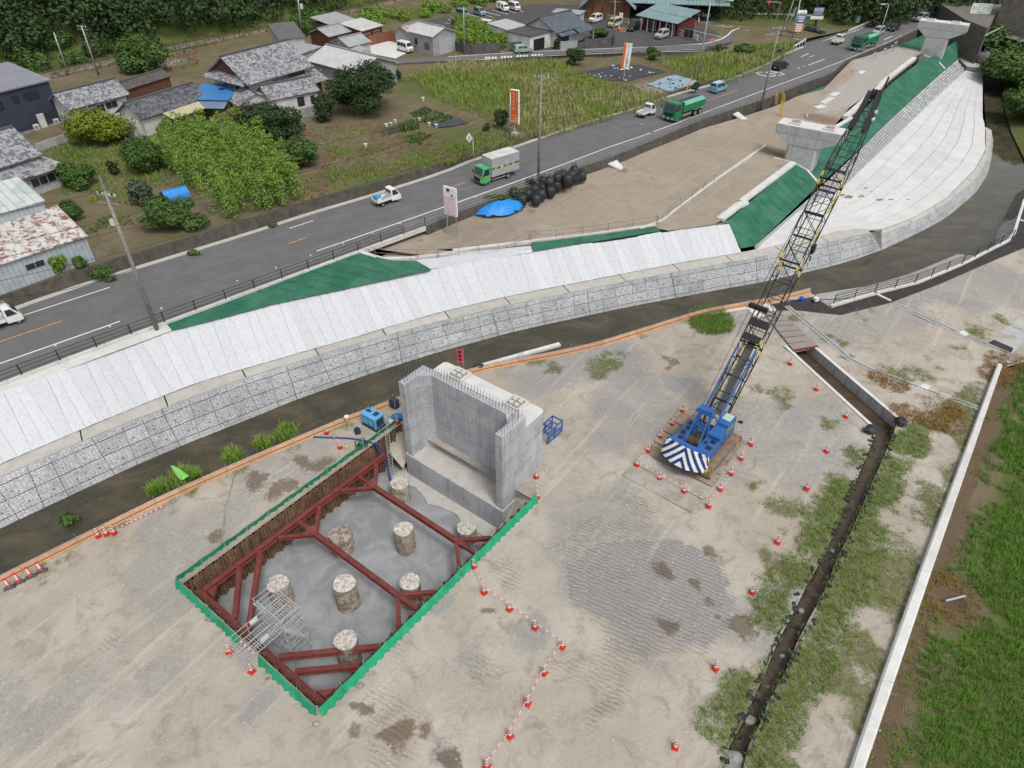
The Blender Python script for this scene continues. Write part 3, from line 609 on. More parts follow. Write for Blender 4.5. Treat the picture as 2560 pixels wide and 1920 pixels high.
# brown gravel platform, 1 m below the road, rising to the bridge end
PLAT_UP=line('s','1050,578 1143,540 1207,518 1253,500 1340,466 1461,426 1539.6,402 1672.7,349 1760,314 1925.5,262 1997,232 2050,205',2.7)
def plat_z(x,y):return float(np.interp(y,[60,80,98,118,132,170],[2.75,2.45,2.3,2.5,3.05,3.2]))
def lay(fr,txt):
 out=[]
 for p in txt.split():
  if ':' in p:fr,p=p.split(':')
  x,y=map(float,p.split(',')[:2]);z=2.5
  for _ in range(4):q=ground(fr,x,y,z);z=plat_z(q.x,q.y)
  out.append(Vector((q.x,q.y,z)))
 return out
plat_ol=lay('s','G:1270,900 1740,730 s:1143,545 1253,505 1340,471 1539.6,408 1672.7,356 1760,320 1925.5,270 1997,240 2060,222')+lay('E','230,690 420,640 720,540 760,530 1080,580 780,780 560,985 200,1240 40,1430 I:1700,500 1640,560 1480,760 1330,780 1200,900 880,1130 690,1290 640,1318 250,1370 150,1350 H:1800,1125 1300,1190 720,1265 -100,1330 G:2100,940 1720,960 1290,905')
def plat_attr(P):
 rp=inpoly(P,lay('E','230,690 420,640 720,540 1080,580 780,780 560,985 200,1240 -200,1330 -100,1130 260,850'))
 t=blob(P,[('H',500,1150,5),('H',200,1200,5),('G',2000,800,4)],2.5)*.8
 g=blob(P,[('G',1660,880,.9),('G',1640,810,.7),('H',370,1050,.7),('H',1540,620,1.0)],2.7)
 return np.c_[g,rp*.8+np.clip((fbm(P,6,3)-.5)*3,0,.5)*0,blob(P,[('I',1180,700,2.0),('I',1100,660,2.0),('I',1500,400,3),('I',1620,420,3),('H',760,1000,.5)],2.4)*.8,t]
struct(sheet('gravel_platform',plat_ol,1.3,lambda P:np.array([plat_z(x,y) for x,y in P])+(fbm(P,3,2)-.5)*.12,M['sandy'],attr=plat_attr))
# earth body filling under everything on the embankment
struct(MB().loft(line('G','1655,1004,2.76 1900,975,2.68 2212,928,2.6 H:0,1362,2.58 720,1292,2.48'),line('G','1785,1080,2.66 1950,1050,2.6 2212,1008,2.53 H:0,1465,2.5 735,1350,2.44'),1).build('white_berm',M['felt']))
struct(MB().loft([p+Vector((0,.1,-.3)) for p in resn(MTOP,60)],[Vector((p.x,p.y,1.9)) for p in resn(OE[:15],60)],2).build('embankment_fill',M['sandy']))
# retaining wall of the road shoulder above the platform
rw=thing('shoulder_wall','dark stained concrete wall below the grey railing, above the brown gravel','wall')
rp=smooth([p for p in OE if p.x >-13 and p.x < 96],3,1)
for a_,b_ in zip(rp[:-1],rp[1:]):
 m=MB();q=[a_,b_];m.loft([Vector((p.x+.25,p.y-.45,1.2)) for p in q],[Vector((p.x+.03,p.y-.16,ZR+.05)) for p in q],1)
 m.loft([Vector((p.x+.03,p.y-.16,ZR+.05)) for p in q],[Vector((p.x,p.y+.14,ZR+.05)) for p in q],1).loft([Vector((p.x,p.y+.14,ZR+.05)) for p in q],[Vector((p.x,p.y+.14,ZR-.2)) for p in q],1);m.build('wall_length',M['conc_dark'],rw)
# green weed sheets
def green(name,label,A,B,n,m_=8,wav=.04,lift=.05):
 root=thing(name,label,'weed sheet');a_,b_=resn(A,n),resn(B,n)
 for i in range(n):
  mm=MB();vs=[];d=Vector((0,0,1))
  for v in range(m_+1):
   for u in range(3):
    t=u / 2*1.01;p=a_[i].lerp(a_[i+1],t).lerp(b_[i].lerp(b_[i+1],t),v / m_);vs.append(p+d*(lift+random.uniform(0,wav)*(0 < v < m_)+(.025 if u == 0 else 0)))
  mm.add(vs,[(r*3+c_,r*3+c_+1,(r+1)*3+c_+1,(r+1)*3+c_) for r in range(m_) for c_ in range(2)]);mm.build('sheet_width',M['green'],root,smooth=True)
 return root
green('green_sheet','long green weed sheet wedge between the road kerb and the white mats',line('s','418,812,3.28 560,760,3.3 762,683 898,633',3.3),line('s','431,828,3.16 560,795,3.08 690,760,2.98 870,722,2.88 1080,676,2.72'),14)
green('green_sheet','short green triangle of weed sheet beside the white kerb bend',line('s','898,633,3.3 926,653,3.1 1040,653,2.85'),line('s','1000,690,2.86 1040,682,2.8 1078,676,2.72'),3,4)
green('green_sheet','narrow green weed strip above the mats under the scaffold railing',line('H','715,1275,2.55 1800,1135,2.42'),line('H','735,1348,2.48 1835,1170,2.36'),8,4)
green('green_sheet','steep green weed sheet slope in front of the first pier',line('I','735,1302,2.2 920,1150,2.2 1335,797,2.2'),line('I','872,1528,.45 985,1512,.5 1540,985,.75'),12,10)
green('green_sheet','green weed sheet beneath the first pier, behind the crane boom',line('I','1335,797,2.2 1590,650,2.25 1690,495,2.3 1830,425,2.35'),line('I','1540,985,.75 1660,880,.8 1850,710,.85 1960,615,.9'),6,10)
green('green_sheet','broad dark green weed sheet slope below the concrete block row',line('b','I:1830,425,2.3 b:205,1090,2.5 420,900,2.6 830,590,2.85 960,560,2.9'),line('b','I:1960,615,.9 b:150,1640,.95 400,1400,1.0 1000,850,1.1 1125,738,1.1'),16,10)
green('green_sheet','green weed sheet pocket between the far pier and the bridge abutment',line('b','960,560,2.9 1190,400,2.9 1290,330,2.9'),line('b','1125,738,1.1 1210,660,1.1 1290,600,1.1'),4,6)
green('green_sheet','small green weed sheet behind the far pier beside the road',line('b','470,415,3.2 860,250,3.3'),line('b','520,430,3.1 830,470,2.9'),4,4)
green('green_sheet','flat green weed sheet below the road wall beside the block row',line('I','1300,232,2.4 1680,90,2.6 1830,60,2.7'),line('I','1520,292,2.4 1640,210,2.5 1790,100,2.6'),5,4)
# masonry revetment
RT=line('b','a:450,945,.45 1400,112,.7 I:1960,615,.85 b:150,1640,.95 400,1400,1.0 1000,850,1.1 1290,600,1.1');RB=line('b','a:492,978,.3 1150,380,.2 J:650,370,.1 1030,0,.05 b:900,1210,0 1400,755,0')
rev=thing('stone_revetment','sloping strip of pale grey masonry blocks between green sheet and white slabs','revetment')
MB().loft([p+Vector((0,.1,-.07)) for p in resn(RT,30)],[p+Vector((0,.1,-.07)) for p in resn(RB,30)],1).build('revetment_bed',M['conc_old'],rev)
A=resample(RT,.9);B=resn(RB,len(A)-1);cnt=0;rest=MB();M['block']=concrete('revetment_block',(.36,.37,.38),(.27,.28,.29),0,1.5,rnd=.22)
rows=6;cells=[]
for i in range(len(A)-1):
 for r_ in range(rows):
  h=.5*(r_ % 2);t0,t1=r_ / rows,(r_+1) / rows
  if i+h+1 > len(A)-1:continue
  def P(u,t):j=int(u);f=u-j;j2=min(j+1,len(A)-1);return A[j].lerp(A[j2],f).lerp(B[j].lerp(B[j2],f),t)
  w=(A[i]-B[i]).length / rows
  q=[P(i+h+.03,t0+.02),P(i+h+.97,t0+.02),P(i+h+.97,t1-.02),P(i+h+.03,t1-.02)];cells.append((w,q))
cells.sort(key=lambda c_:-c_[0])
for j,(w,q) in enumerate(cells):
 d=Vector((0,-.03,random.uniform(.0,.045)));m=MB() if j < 290 else rest
 m.add([p+d for p in q]+[p+d+Vector((0,0,-.1)) for p in q],[(0,1,2,3)[::-1],(4,5,1,0)[::-1],(5,6,2,1)[::-1],(6,7,3,2)[::-1],(7,4,0,3)[::-1]])
 if j < 290:m.build('masonry_block',M['block'],rev)
if rest.v:stuff(rest.build('masonry_blocks',M['block'],rev))
# white slab apron
apr=thing('slab_apron','wide white concrete slab apron sloping from the revetment to the river wall','apron')
SB=line('J','s:1860,634,.05 1935,616,.04 2040,597,.03 2098,580,.0 2160,572,-.05 J:940,752,-.9 1260,636,-1.0 1550,460,-1.0 1790,215,-1.1 1880,55,-1.15 b:1672,1500,-1.1 1640,1400,-1.0 1640,795,-.6')
A=resn(RB,40);B=resn(SB,40);nst=6
MB().loft([p+Vector((0,0,-.16)) for p in A],[p+Vector((0,0,-.16)) for p in B],1).build('apron_bed',M['conc'],apr)
for r_ in range(nst):
 i=0
 while i < 40:
  L=min(4+(r_ % 2),40-i);g=.0022;t0,t1=r_ / nst+g,(r_+1) / nst-g;m=MB()
  a_=[A[k].lerp(B[k],t0) for k in range(i,i+L+1)];b_=[A[k].lerp(B[k],t1) for k in range(i,i+L+1)]
  a_[0]=a_[0].lerp(a_[1],.012);b_[0]=b_[0].lerp(b_[1],.012)
  m.loft(b_,a_,1);m.loft([p+Vector((0,0,-.15)) for p in b_],b_,1);m.build('apron_slab',M['slab'],apr);i += L
mud=mat('dried_mud',(.16,.125,.085),(.26,.22,.17),.95,scale=2.5)
for x,y,w_,h_ in ((690,455,60,18),(790,450,50,14),(840,380,22,10),(880,410,30,8),(960,480,45,10),(1130,500,40,9),(1210,478,20,5),(1040,480,60,6),(640,440,40,10),(905,510,20,12)):
 m=MB();c=ground('J',x,y,0);
 kx=[min(range(41),key=lambda k:(A[k].lerp(B[k],tt)-c).xy.length) for tt in (.3,.5)];best=min(((A[k].lerp(B[k],j / 20)-c).xy.length,A[k].lerp(B[k],j / 20).z) for k in range(41) for j in range(21));z=best[1]+.03
 pts=[ground('J',x+w_*math.cos(t)*random.uniform(.55,1),y+h_*math.sin(t)*random.uniform(.5,1)-w_*math.cos(t)*.06,z) for t in np.linspace(0,2*math.pi,14)[:-1]]
 stuff(tag(flat('mud',pts,mud),'patch of dried brown mud on the white slab apron','mud','mud patches on the slab apron'))
# white scaffold kerbs at the platform edge
def kerbrow(label,pts,w,h,step,m='conc_new',name='edge_kerb',blk='kerb_block'):
 root=thing(name,label,'kerb');q=resample(pts,step)
 for a_,b_ in zip(q[:-1],q[1:]):MB().bar(a_.lerp(b_,.006),a_.lerp(b_,.994),w,h).build(blk,M[m],root)
 return root
kerbrow('white kerb with scaffold rails bending round the gravel platform corner',line('G','1170,935,3.3 1260,995,3.1 1450,1000,2.9 1720,985,2.75 2212,905,2.6 H:0,1345,2.6 720,1262,2.5'),.5,.35,3.0)
kerbrow('white kerb edging the gravel above the narrow green strip',line('H','710,1258,2.55 1300,1190,2.45 1800,1118,2.4'),.35,.35,4)
kerbrow('straight white kerb running up the gravel platform towards the first pier',line('I','0,1358,2.4 150,1325,2.4 240,1245,2.38 640,945,2.35 1085,637,2.35'),.34,.3,4)
kerbrow('white kerb stub beside the foot of the first pier',line('I','1150,740,2.4 1270,770,2.4 1400,800,2.2 1530,950,1.0'),.35,.2,3)
kerbrow('thin white kerb from the far pier down the green slope',line('b','830,540,2.95 960,560,2.8 1120,735,1.2'),.35,.2,3)
# ------------------------------------------------------------------ excavation: floor, sheet piles, struts, abutment
M['red']=mat('red_oxide_steel',(.125,.026,.022),(.165,.045,.036),.7,scale=2.5,fine=14,grain=.22,rnd=.08,spec=.35)
M['bolt']=mat('dark_bolt_holes',(.04,.012,.012),rough=.8)
M['pile']=mat('rough_pile_concrete',(.33,.29,.24),(.16,.125,.09),.95,scale=2.4,fine=10,grain=.25,bmp=.05,rnd=.1)
M['pile_top']=mat('broken_pile_top',(.50,.475,.43),(.27,.24,.20),.95,scale=4.5,fine=9,grain=.22,bmp=.06)
M['netg']=mat('green_safety_sheet',(.012,.235,.115),(.02,.30,.155),.6,scale=1.5,fine=20,spec=.3,rnd=.08)
M['scaf']=mat('scaffold_steel',(.42,.43,.44),(.33,.335,.34),.45,.2,scale=6)
M['blue']=mat('blue_machine_paint',(.02,.085,.27),(.028,.105,.31),.42,scale=1.5,grain=.06,spec=.45)
# floor of fresh lean concrete
m=MB();N_=14
vs=[pit(19.2*i / N_,PIT_W*j / N_,ZF+.0) for j in range(N_+1) for i in range(N_+1)]
m.add(vs,[(j*(N_+1)+i,j*(N_+1)+i+1,(j+1)*(N_+1)+i+1,(j+1)*(N_+1)+i) for j in range(N_) for i in range(N_)])
def pitfloor():
 mt,nt,b=base('trowelled_lean_concrete',.55,0,.35);p=world_pos(nt)
 n1=noise(nt,p,.35,5,.6,1.6);n2=noise(nt,p,.9,6,.7,3.5);v=_n(nt,'TexVoronoi',feature='DISTANCE_TO_EDGE');v.inputs['Scale'].default_value=.45
 mp=_n(nt,'Mapping');mp.inputs['Scale'].default_value=(1,.5,1);mp.inputs['Rotation'].default_value=(0,0,.6);nt.links.new(p,mp.inputs['Vector']);nt.links.new(mp.outputs[0],v.inputs['Vector'])
 col=mixc(nt,ramp(nt,n1,.35,.68),(.20,.206,.214),(.275,.28,.287));col=mixc(nt,ramp(nt,math_(nt,'ADD',v.outputs['Distance'],math_(nt,'MULTIPLY',n2,.12)),.05,.10,.22,0),col,(.38,.385,.39))
 col=mixc(nt,ramp(nt,n2,.58,.8,0,.22),col,(.32,.325,.33));nt.links.new(col,b.inputs['Base Color'])
 nt.links.new(ramp(nt,n1,.3,.7,.35,.65),b.inputs['Roughness']);return mt
struct(m.build('pit_floor',pitfloor()))
# ragged blinding edge by the footing
m=MB();pts=[];y=1.2
while y < 13.0:pts.append(pit(17.75+random.uniform(-.22,.25)+.35*math.sin(y*1.3) ,y,ZF+.10));y += random.uniform(.25,.6)
m.loft(pts,[pit(19.3,(PM.inverted() @ p).y,ZF+.10) for p in pts],1).loft([p-Vector((0,0,.1)) for p in pts],pts,1);struct(m.build('blinding_edge',M['coping']))
# earth between the sheet piles and the footing sides
struct(MB().quad(pit(18.5,12.1,-2.6),pit(20.5,12.2,-.2),pit(20.5,14,-.1),pit(18.5,14,-1.4)).quad(pit(18.0,.2,-2.8),pit(20.5,0,-.1),pit(20.5,1.8,-.9),pit(18.0,1.8,-3.0)).quad(pit(20.5,0,-.1),pit(20.5,1.7,-.1),pit(20.5,1.7,-3.4),pit(20.5,0,-3.4)).quad(pit(20.5,11.9,-.1),pit(20.5,14,-.1),pit(20.5,14,-3.4),pit(20.5,11.9,-3.4)).build('backfill_earth',M['yard']))
# sheet piles: U profiles, alternating
def pile_mesh(zt):
 w=.40;m=MB();pr=[(-.20,.0),(-.12,.0),(-.07,.15),(.07,.15),(.12,0),(.20,0)];vs=[(x,y,ZF-.2) for x,y in pr]+[(x,y,zt) for x,y in pr];n=len(pr)
 m.add(vs,[(i,i+1,n+i+1,n+i) for i in range(n-1)]);vs2=[(x,y-.02,zt) for x,y in pr];m.add([(x,y,zt) for x,y in pr]+vs2+[(x,y-.02,ZF-.2) for x,y in pr],[(i,i+1,n+i+1,n+i) for i in range(n-1)]+[(n+i,n+i+1,2*n+i+1,2*n+i) for i in range(n-1)])
 me=m.build('sheet_pile',M['rust']);d=me.data;bpy.data.objects.remove(me);return d
pmesh=[pile_mesh(z) for z in (.05,.14,.0,.1)]
def pile_wall(label,p0,p1,inward):
 root=thing('sheet_pile_wall',label,'sheet pile wall');p0,p1=Vector((*p0,0)),Vector((*p1,0));L=(p1-p0).length;n=int(L / .40);d=(p1-p0) / L
 for i in range(n):
  loc=p0+d*(i+.5)*(L / n);flip=i % 2;ang=math.atan2(d.y,d.x)+(math.pi if flip else 0)
  nrm=Vector(inward+(0,))*(.0 if flip else .0)
  mw=PM @ Matrix.Translation(loc+Vector((*inward,0))*.15) @ Matrix.Rotation(ang,4,'Z');link('sheet_pile',pmesh[(i*7) % 4],root,mw)
 return root
pile_wall('rusty brown sheet pile wall along the river side of the pit',(0,PIT_W),(20.4,PIT_W),(0,-1))
pile_wall('rusty sheet pile wall under the scaffold stair at the pit end',(0,0),(0,PIT_W),(1,0))
pile_wall('rusty sheet pile wall on the crane side of the pit, mostly hidden',(20.4,0),(0,0),(0,1))
# struts and walers (H beams)
def hbeam(m,a,b,s=.36,fl=.03):
 a,b=Vector(a),Vector(b);up=Vector((0,0,1));m.bar(a+up*(s/2-fl/2),b+up*(s/2-fl/2),s,fl);m.bar(a-up*(s/2-fl/2),b-up*(s/2-fl/2),s,fl);m.bar(a,b,.03,s-2*fl)
ZS_=-1.2
def beam(root,name,a,b,s=.36,holes=True):
 m=MB();hbeam(m,pit(*a,ZS_),pit(*b,ZS_),s);o=m.build(name,M['red'],root);A,B=pit(*a,ZS_),pit(*b,ZS_);L=(B-A).length;d=(B-A) / L;sd=Vector((-d.y,d.x,0))
 if holes:
  h=MB();k=.25
  while k < L-.2:
   for sg in (-1,1):c=A+d*k+sd*sg*s*.28+Vector((0,0,s/2+.003));h.add([c+d*.03+sd*.03,c-d*.03+sd*.03,c-d*.03-sd*.03,c+d*.03-sd*.03],[(0,1,2,3)])
   k += .16
  stuff(h.build('bolt_holes',M['bolt'],o))
 return o
fr_=thing('strut_frame','red steel struts, walers and corner braces holding the pit walls apart','strut frame')
beam(fr_,'waler',(.5,13.35),(17.8,13.35),.4);beam(fr_,'waler',(.6,.6),(.6,13.15),.4);beam(fr_,'waler',(.85,.6),(18.2,.6),.4)
for x in (8.75,14.7):
 beam(fr_,'strut',(x,13.1),(x,11.9),.30);beam(fr_,'strut',(x,11.9),(x,1.9),.38);beam(fr_,'strut_jack',(x,1.9),(x,.85),.28)
 for s_ in (-1,1):
  beam(fr_,'brace',(x+.12*s_,11.35),(x+1.9*s_,13.1),.30);beam(fr_,'brace',(x+.12*s_,2.55),(x+1.75*s_,.85),.30)
 MB().box(pit(x,11.6,ZS_+.20),(.5,.9,.03),PIT_A).build('splice_plate',M['red'],fr_)
for a_,b_ in (((3.5,13.1),(.85,9.85)),((5.25,13.1),(.85,8.4)),((.9,5.3),(5.3,.85)),((.9,3.7),(3.65,.85))):beam(fr_,'corner_brace',a_,b_,.36)
MB().prism([pit(.9,13.1),pit(.9,12.3),pit(1.7,13.1)],ZS_-.15,ZS_+.15).build('gusset',M['red'],fr_);MB().prism([pit(.9,.9),pit(.9,1.7),pit(1.7,.9)],ZS_-.15,ZS_+.15).build('gusset',M['red'],fr_)
# bored pile heads
rnm=[(16.6,10.5,-1.7,.74,'beside the sheet piles and abutment foot'),(10.1,10.2,-1.65,.86,'brown and lumpy, near the middle waler'),(13.1,6.5,-1.15,.72,'alone between the two struts'),(16.6,3.4,-2.0,.72,'low, by the footing corner'),(4.4,10.1,-1.4,.76,'behind the scaffold tower'),(7.1,6.2,-1.0,.78,'in the middle of the grey floor, with a broken shoulder'),(10.0,2.75,-1.05,.72,'under the right end of the long strut'),(4.2,2.75,-.85,.74,'under the two corner braces')]
for k,(x,y,zt,r_,lb) in enumerate(rnm):
 root=thing('concrete_pile','cut-off round concrete pile '+lb,'pile',pit(x,y,ZF),PIT_A,'pile heads standing in the pit');n=26;rings=9;vs=[];H=zt-ZF;rough=.10 if k == 1 else .035
 for j in range(rings+1):
  for i in range(n):
   t=2*math.pi*i/n;rr=r_*(1.04-.05*j / rings)+random.uniform(-rough,rough)*.6+.03*math.sin(3*t+k)+(.22*max(0,math.cos(t-.9)) ** 3*(j < 7)*(k in (1,5)))
   vs.append((rr*math.cos(t),rr*math.sin(t),H*j / rings*(1 if j < rings else 1)+(random.uniform(-.05,.05) if j == rings else 0)))
 m=MB().add(vs,[(j*n+i,j*n+(i+1) % n,(j+1)*n+(i+1) % n,(j+1)*n+i) for j in range(rings) for i in range(n)]);m.build('shaft',M['pile'],root)
 t_=MB();vv=[vs[rings*n+i] for i in range(n)];inner=[(p[0]*.6+random.uniform(-.05,.05),p[1]*.6+random.uniform(-.05,.05),H+random.uniform(-.02,.07)) for p in vv]
 t_.add(vv+inner+[(0,0,H+.03)],[(i,(i+1) % n,n+(i+1) % n,n+i) for i in range(n)]+[(n+i,n+(i+1) % n,2*n) for i in range(n)]);t_.build('broken_top',M['pile_top'] if k != 1 else M['pile'],root)
# ------------------------------------------------------------------ the abutment
ZT,ZS,X0,X1,X2,Y0,Y1,TK=6.55,5.5,18.95,21.7,24.15,1.72,11.85,.62
ab=thing('bridge_abutment','tall grey concrete bridge abutment with wing walls and rows of bare rebar','abutment',PIT_O,PIT_A)
def lbox(name,x0,x1,y0,y1,z0,z1,m,parent=ab,bev=0):
 o=MB().box(((x0+x1)/2,(y0+y1)/2,(z0+z1)/2),(x1-x0,y1-y0,z1-z0)).build(name,M[m],parent)
 if bev:
  md=o.modifiers.new('b','BEVEL');md.width=bev;md.segments=2;md.limit_method='ANGLE'
 return o
ch=.75
lbox('footing',X0-.12,X2,Y0-.1,Y1+.12,ZF,-.95,'abut',bev=.04);MB().prism([(X0-.05,Y0+TK+.05),(X1-TK-.02,Y0+TK+.05),(X1-TK-.02,Y1-TK-.05),(X0-.05,Y1-TK-.05)],-.96,-.94).build('footing_top',M['coping'],ab)
# U-shaped wall with splayed inner corners
prof=[(X0,Y1),(X0,Y1-TK),(X1-TK-ch,Y1-TK),(X1-TK,Y1-TK-ch),(X1-TK,Y0+TK+ch),(X1-TK-ch,Y0+TK),(X0,Y0+TK),(X0,Y0),(X1,Y0),(X1,Y1)]
MB().prism(prof,-.97,ZT).build('wall',M['abut'],ab)
m=MB();rr=.35
bp=[(X1-.02,Y0+.02)]+[(X2-rr+rr*math.cos(t),Y0+.02+rr-rr*math.cos(math.pi/2-t+math.pi/2)*0+-rr*math.sin(math.pi/2-0)*0+rr*(math.sin(t)-0)) for t in ()]
def rounded(x0,x1,y0,y1,r_):
 p=[(x0,y0)];p += [(x1-r_+r_*math.cos(t),y0+r_+r_*math.sin(t)) for t in np.linspace(-math.pi/2,0,6)];p += [(x1-r_+r_*math.cos(t),y1-r_+r_*math.sin(t)) for t in np.linspace(0,math.pi/2,6)];return p+[(x0,y1)]
MB().prism(rounded(X1-.02,X2,Y0+.015,Y1-.015,.4),-.97,ZS-.02).build('seat_wall',M['abut'],ab);MB().prism(rounded(X1+.005,X2+.002,Y0+.013,Y1-.013,.4),ZS-.02,ZS+.01).build('bridge_seat',M['conc_white'],ab)
pinkm=mat('pinkish_mortar',(.30,.19,.17),(.24,.17,.155),.9,scale=4);padm=mat('pale_pad_caps',(.42,.50,.47),(.36,.42,.40),.6,scale=5)
for y0 in (3.15,8.9):
 pd=lbox('bearing_pedestal',22.72,24.1,y0,y0+1.55,ZS+.008,ZS+.20,'conc_white',bev=.03)
 MB().box((23.38,y0+.78,ZS+.202),(1.05,1.15,.02)).build('grout_pad',pinkm,pd)
 for dx in (-.24,.24):
  for dy in (-.26,.26):MB().lathe((23.38+dx,y0+.78+dy,ZS+.21),[(.19,0),(.19,.10),(.17,.12)],14).build('anchor_cap',padm,pd)
# formwork joints and tie holes on the faces
jm=mat('formwork_joint',(.12,.125,.13),rough=.9);J=MB();H=MB()
def vline(x,y,nx,ny,z0,z1,w=.012):tx,ty=-ny,nx;c=Vector((x+nx*.004,y+ny*.004,0));J.add([c+Vector((tx*w,ty*w,z0)),c-Vector((tx*w,ty*w,-z0)),c+Vector((-tx*w,-ty*w,z1)),c+Vector((tx*w,ty*w,z1))],[(0,1,2,3)])
def hline(x0,y0,x1,y1,nx,ny,z,w=.013):a_=Vector((x0+nx*.004,y0+ny*.004,z));b_=Vector((x1+nx*.004,y1+ny*.004,z));u=Vector((0,0,w));J.add([a_-u,b_-u,b_+u,a_+u],[(0,1,2,3)])
def hole(x,y,nx,ny,z,r_=.035):
 t=Vector((-ny,nx,0));c=Vector((x+nx*.005,y+ny*.005,z));H.add([c+t*r_*math.cos(q)+Vector((0,0,r_*math.sin(q))) for q in np.linspace(0,2*math.pi,9)[:-1]],[tuple(range(8))])
faces=[(X1-TK,Y1-TK-ch,X1-TK,Y0+TK+ch,-1,0),(X0,Y1-TK,X1-TK-ch,Y1-TK,0,-1),(X1,Y0,X0,Y0,0,-1),(X0,Y0,X0,Y0+TK,-1,0),(X0,Y1-TK,X0,Y1,-1,0),(X1-TK-ch,Y1-TK,X1-TK,Y1-TK-ch,-.7071,-.7071)]
for x0,y0,x1,y1,nx,ny in faces:
 L=math.hypot(x1-x0,y1-y0)
 for z in (-.9+.9,1.9,3.75,5.4):hline(x0,y0,x1,y1,nx,ny,z)
 k=.9
 while k < L-.1:
  t=k / L;x,y=x0+(x1-x0)*t,y0+(y1-y0)*t
  for z0,z1 in ((-.9,.0),(0,1.9),(1.9,3.75),(3.75,5.4),(5.4,ZT)):
   if random.random() < .75:vline(x,y,nx,ny,z0,z1,.008)
   for zz in (z0+.45,z1-.4):hole(x0+(x1-x0)*(k-.45)/L,y0+(y1-y0)*(k-.45)/L,nx,ny,zz)
  k += .92
hline(X2,Y0,X1,Y0,0,-1,3.75)
for x in (22.3,23.3):
 vline(x,Y0+.015,0,-1,0,ZS-.05,.008)
for z in (1.9,3.75):hline(X1,Y0+.015,X2-.4,Y0+.015,0,-1,z)
stuff(J.build('formwork_joints',jm,ab));stuff(H.build('tie_holes',M['void'],ab))
rb=mat('epoxy_rebar',(.13,.15,.22),(.10,.11,.15),.5,.3,scale=8)
def rebar(x,y,h):MB().tube((x,y,ZT-.05),(x,y,ZT+h),.018,5).build('rebar',rb,ab)
y=Y0+.25
while y < Y1-.1:rebar(X1-.12,y,.55);rebar(X1-TK+.12,y+.04,.55);y += .30
for yy in (Y0,Y1):
 x=X0+.15;s_=1 if yy == Y0 else-1
 while x < X1-.5:rebar(x,yy+s_*.12,1.25);rebar(x+.04,yy+s_*(TK-.12),.6);x += .30
# ------------------------------------------------------------------ green safety sheet round the pit
def skirt(label,a,b,h0=.72,gaps=()):
 root=thing('safety_sheet',label,'safety sheet');a,b=Vector((*a,0)),Vector((*b,0));L=(b-a).length;n=max(1,round(L / 1.8));d=(b-a) / L;sd=Vector((-d.y,d.x,0))
 for i in range(n):
  if any(g0 < (i+.5) / n < g1 for g0,g1 in gaps):continue
  nu=8;vs=[]
  for v in range(3):
   for u in range(nu+1):
    p=a+d*(L*(i+u / nu) / n);out=(.10+.05*math.sin(u*2.2+i)*v / 2+.03*random.random())*v;z=h0-h0*.5*v+(-.10*math.sin(math.pi*u / nu) if v == 0 else 0)+random.uniform(-.015,.015)
    vs.append(PM @ (p+sd*(-out-.08)+Vector((0,0,z+.03))))
  m=MB().add(vs,[(r_*(nu+1)+c_,r_*(nu+1)+c_+1,(r_+1)*(nu+1)+c_+1,(r_+1)*(nu+1)+c_) for r_ in range(2) for c_ in range(nu)]);m.build('sheet_length',M['netg'],root,smooth=True)
 for i in range(n+1):
  p=a+d*(L*i / n)-sd*.02;MB().tube(PM @ p,PM @ (p+Vector((0,0,h0+.22))),.022,6).build('rail_post',M['scaf'],root)
 if not gaps:MB().tube(PM @ (a+sd*.05+Vector((0,0,.12))),PM @ (b+sd*.05+Vector((0,0,.12))),.02,5).build('guard_rope',mat('pale_rope',(.42,.34,.24),rough=.9),root)
skirt('green safety sheet along the river side of the pit',(20.0,PIT_W+.05),(-.15,PIT_W+.15))
skirt('green safety sheet at the pit end interrupted by the scaffold stair',(-.15,PIT_W+.15),(-.15,-.15),gaps=((.48,.62),))
skirt('green safety sheet along the crane side of the pit',(-.15,-.15),(20.6,-.1))
# ------------------------------------------------------------------ scaffold stair tower into the pit
sc=thing('scaffold_stair','grey scaffold stair tower with landing bridge going down into the pit','scaffold',PIT_O,PIT_A)
xs,ys=(1.75,3.1),(5.3,6.15,7.7)
for x in xs:
 for y in ys:MB().tube((x,y,ZF),(x,y,1.75),.03,6).build('standard',M['scaf'],sc)
def rail(name,a,b,r_=.022):return MB().tube(a,b,r_,6).build(name,M['scaf'],sc)
for z in (-2.4,-1.3,-.3,.55,1.1,1.6):
 for x in xs:rail('ledger',(x,ys[0]-.1,z),(x,ys[2]+.1,z))
 for y in ys:rail('transom',(xs[0]-.1,y,z),(xs[1]+.1,y,z))
for z in (-3.2,-1.6):
 for y in (ys[0],ys[2]):rail('diagonal',(xs[0],y,z),(xs[1],y,z+1.6));rail('diagonal',(xs[1],y,z),(xs[0],y,z+1.6))
 rail('diagonal',(xs[1],ys[0],z),(xs[1],ys[2],z+1.6));rail('diagonal',(xs[0],ys[2],z),(xs[0],ys[0],z+1.6))
def deck(x0,x1,y0,y1,z,n,alongx=True):
 for i in range(n):
  if alongx:a_,b_=y0+(y1-y0)*i/n+.02,y0+(y1-y0)*(i+1)/n-.02;m=MB();X0_,X1_,Y0_,Y1_=x0,x1,a_,b_
  else:a_,b_=x0+(x1-x0)*i/n+.02,x0+(x1-x0)*(i+1)/n-.02;m=MB();X0_,X1_,Y0_,Y1_=a_,b_,y0,y1
  # perforated board: frame with rungs
  m.bar((X0_,Y0_,z),(X1_,Y0_,z),.035,.05).bar((X0_,Y1_,z),(X1_,Y1_,z),.035,.05)
  L=X1_-X0_ ;k=0
  while k <= L+.01:m.bar((X0_+k,Y0_,z+.01),(X0_+k,Y1_,z+.01),.03,.02);k += .17
  m.build('deck_board',M['scaf'],sc)
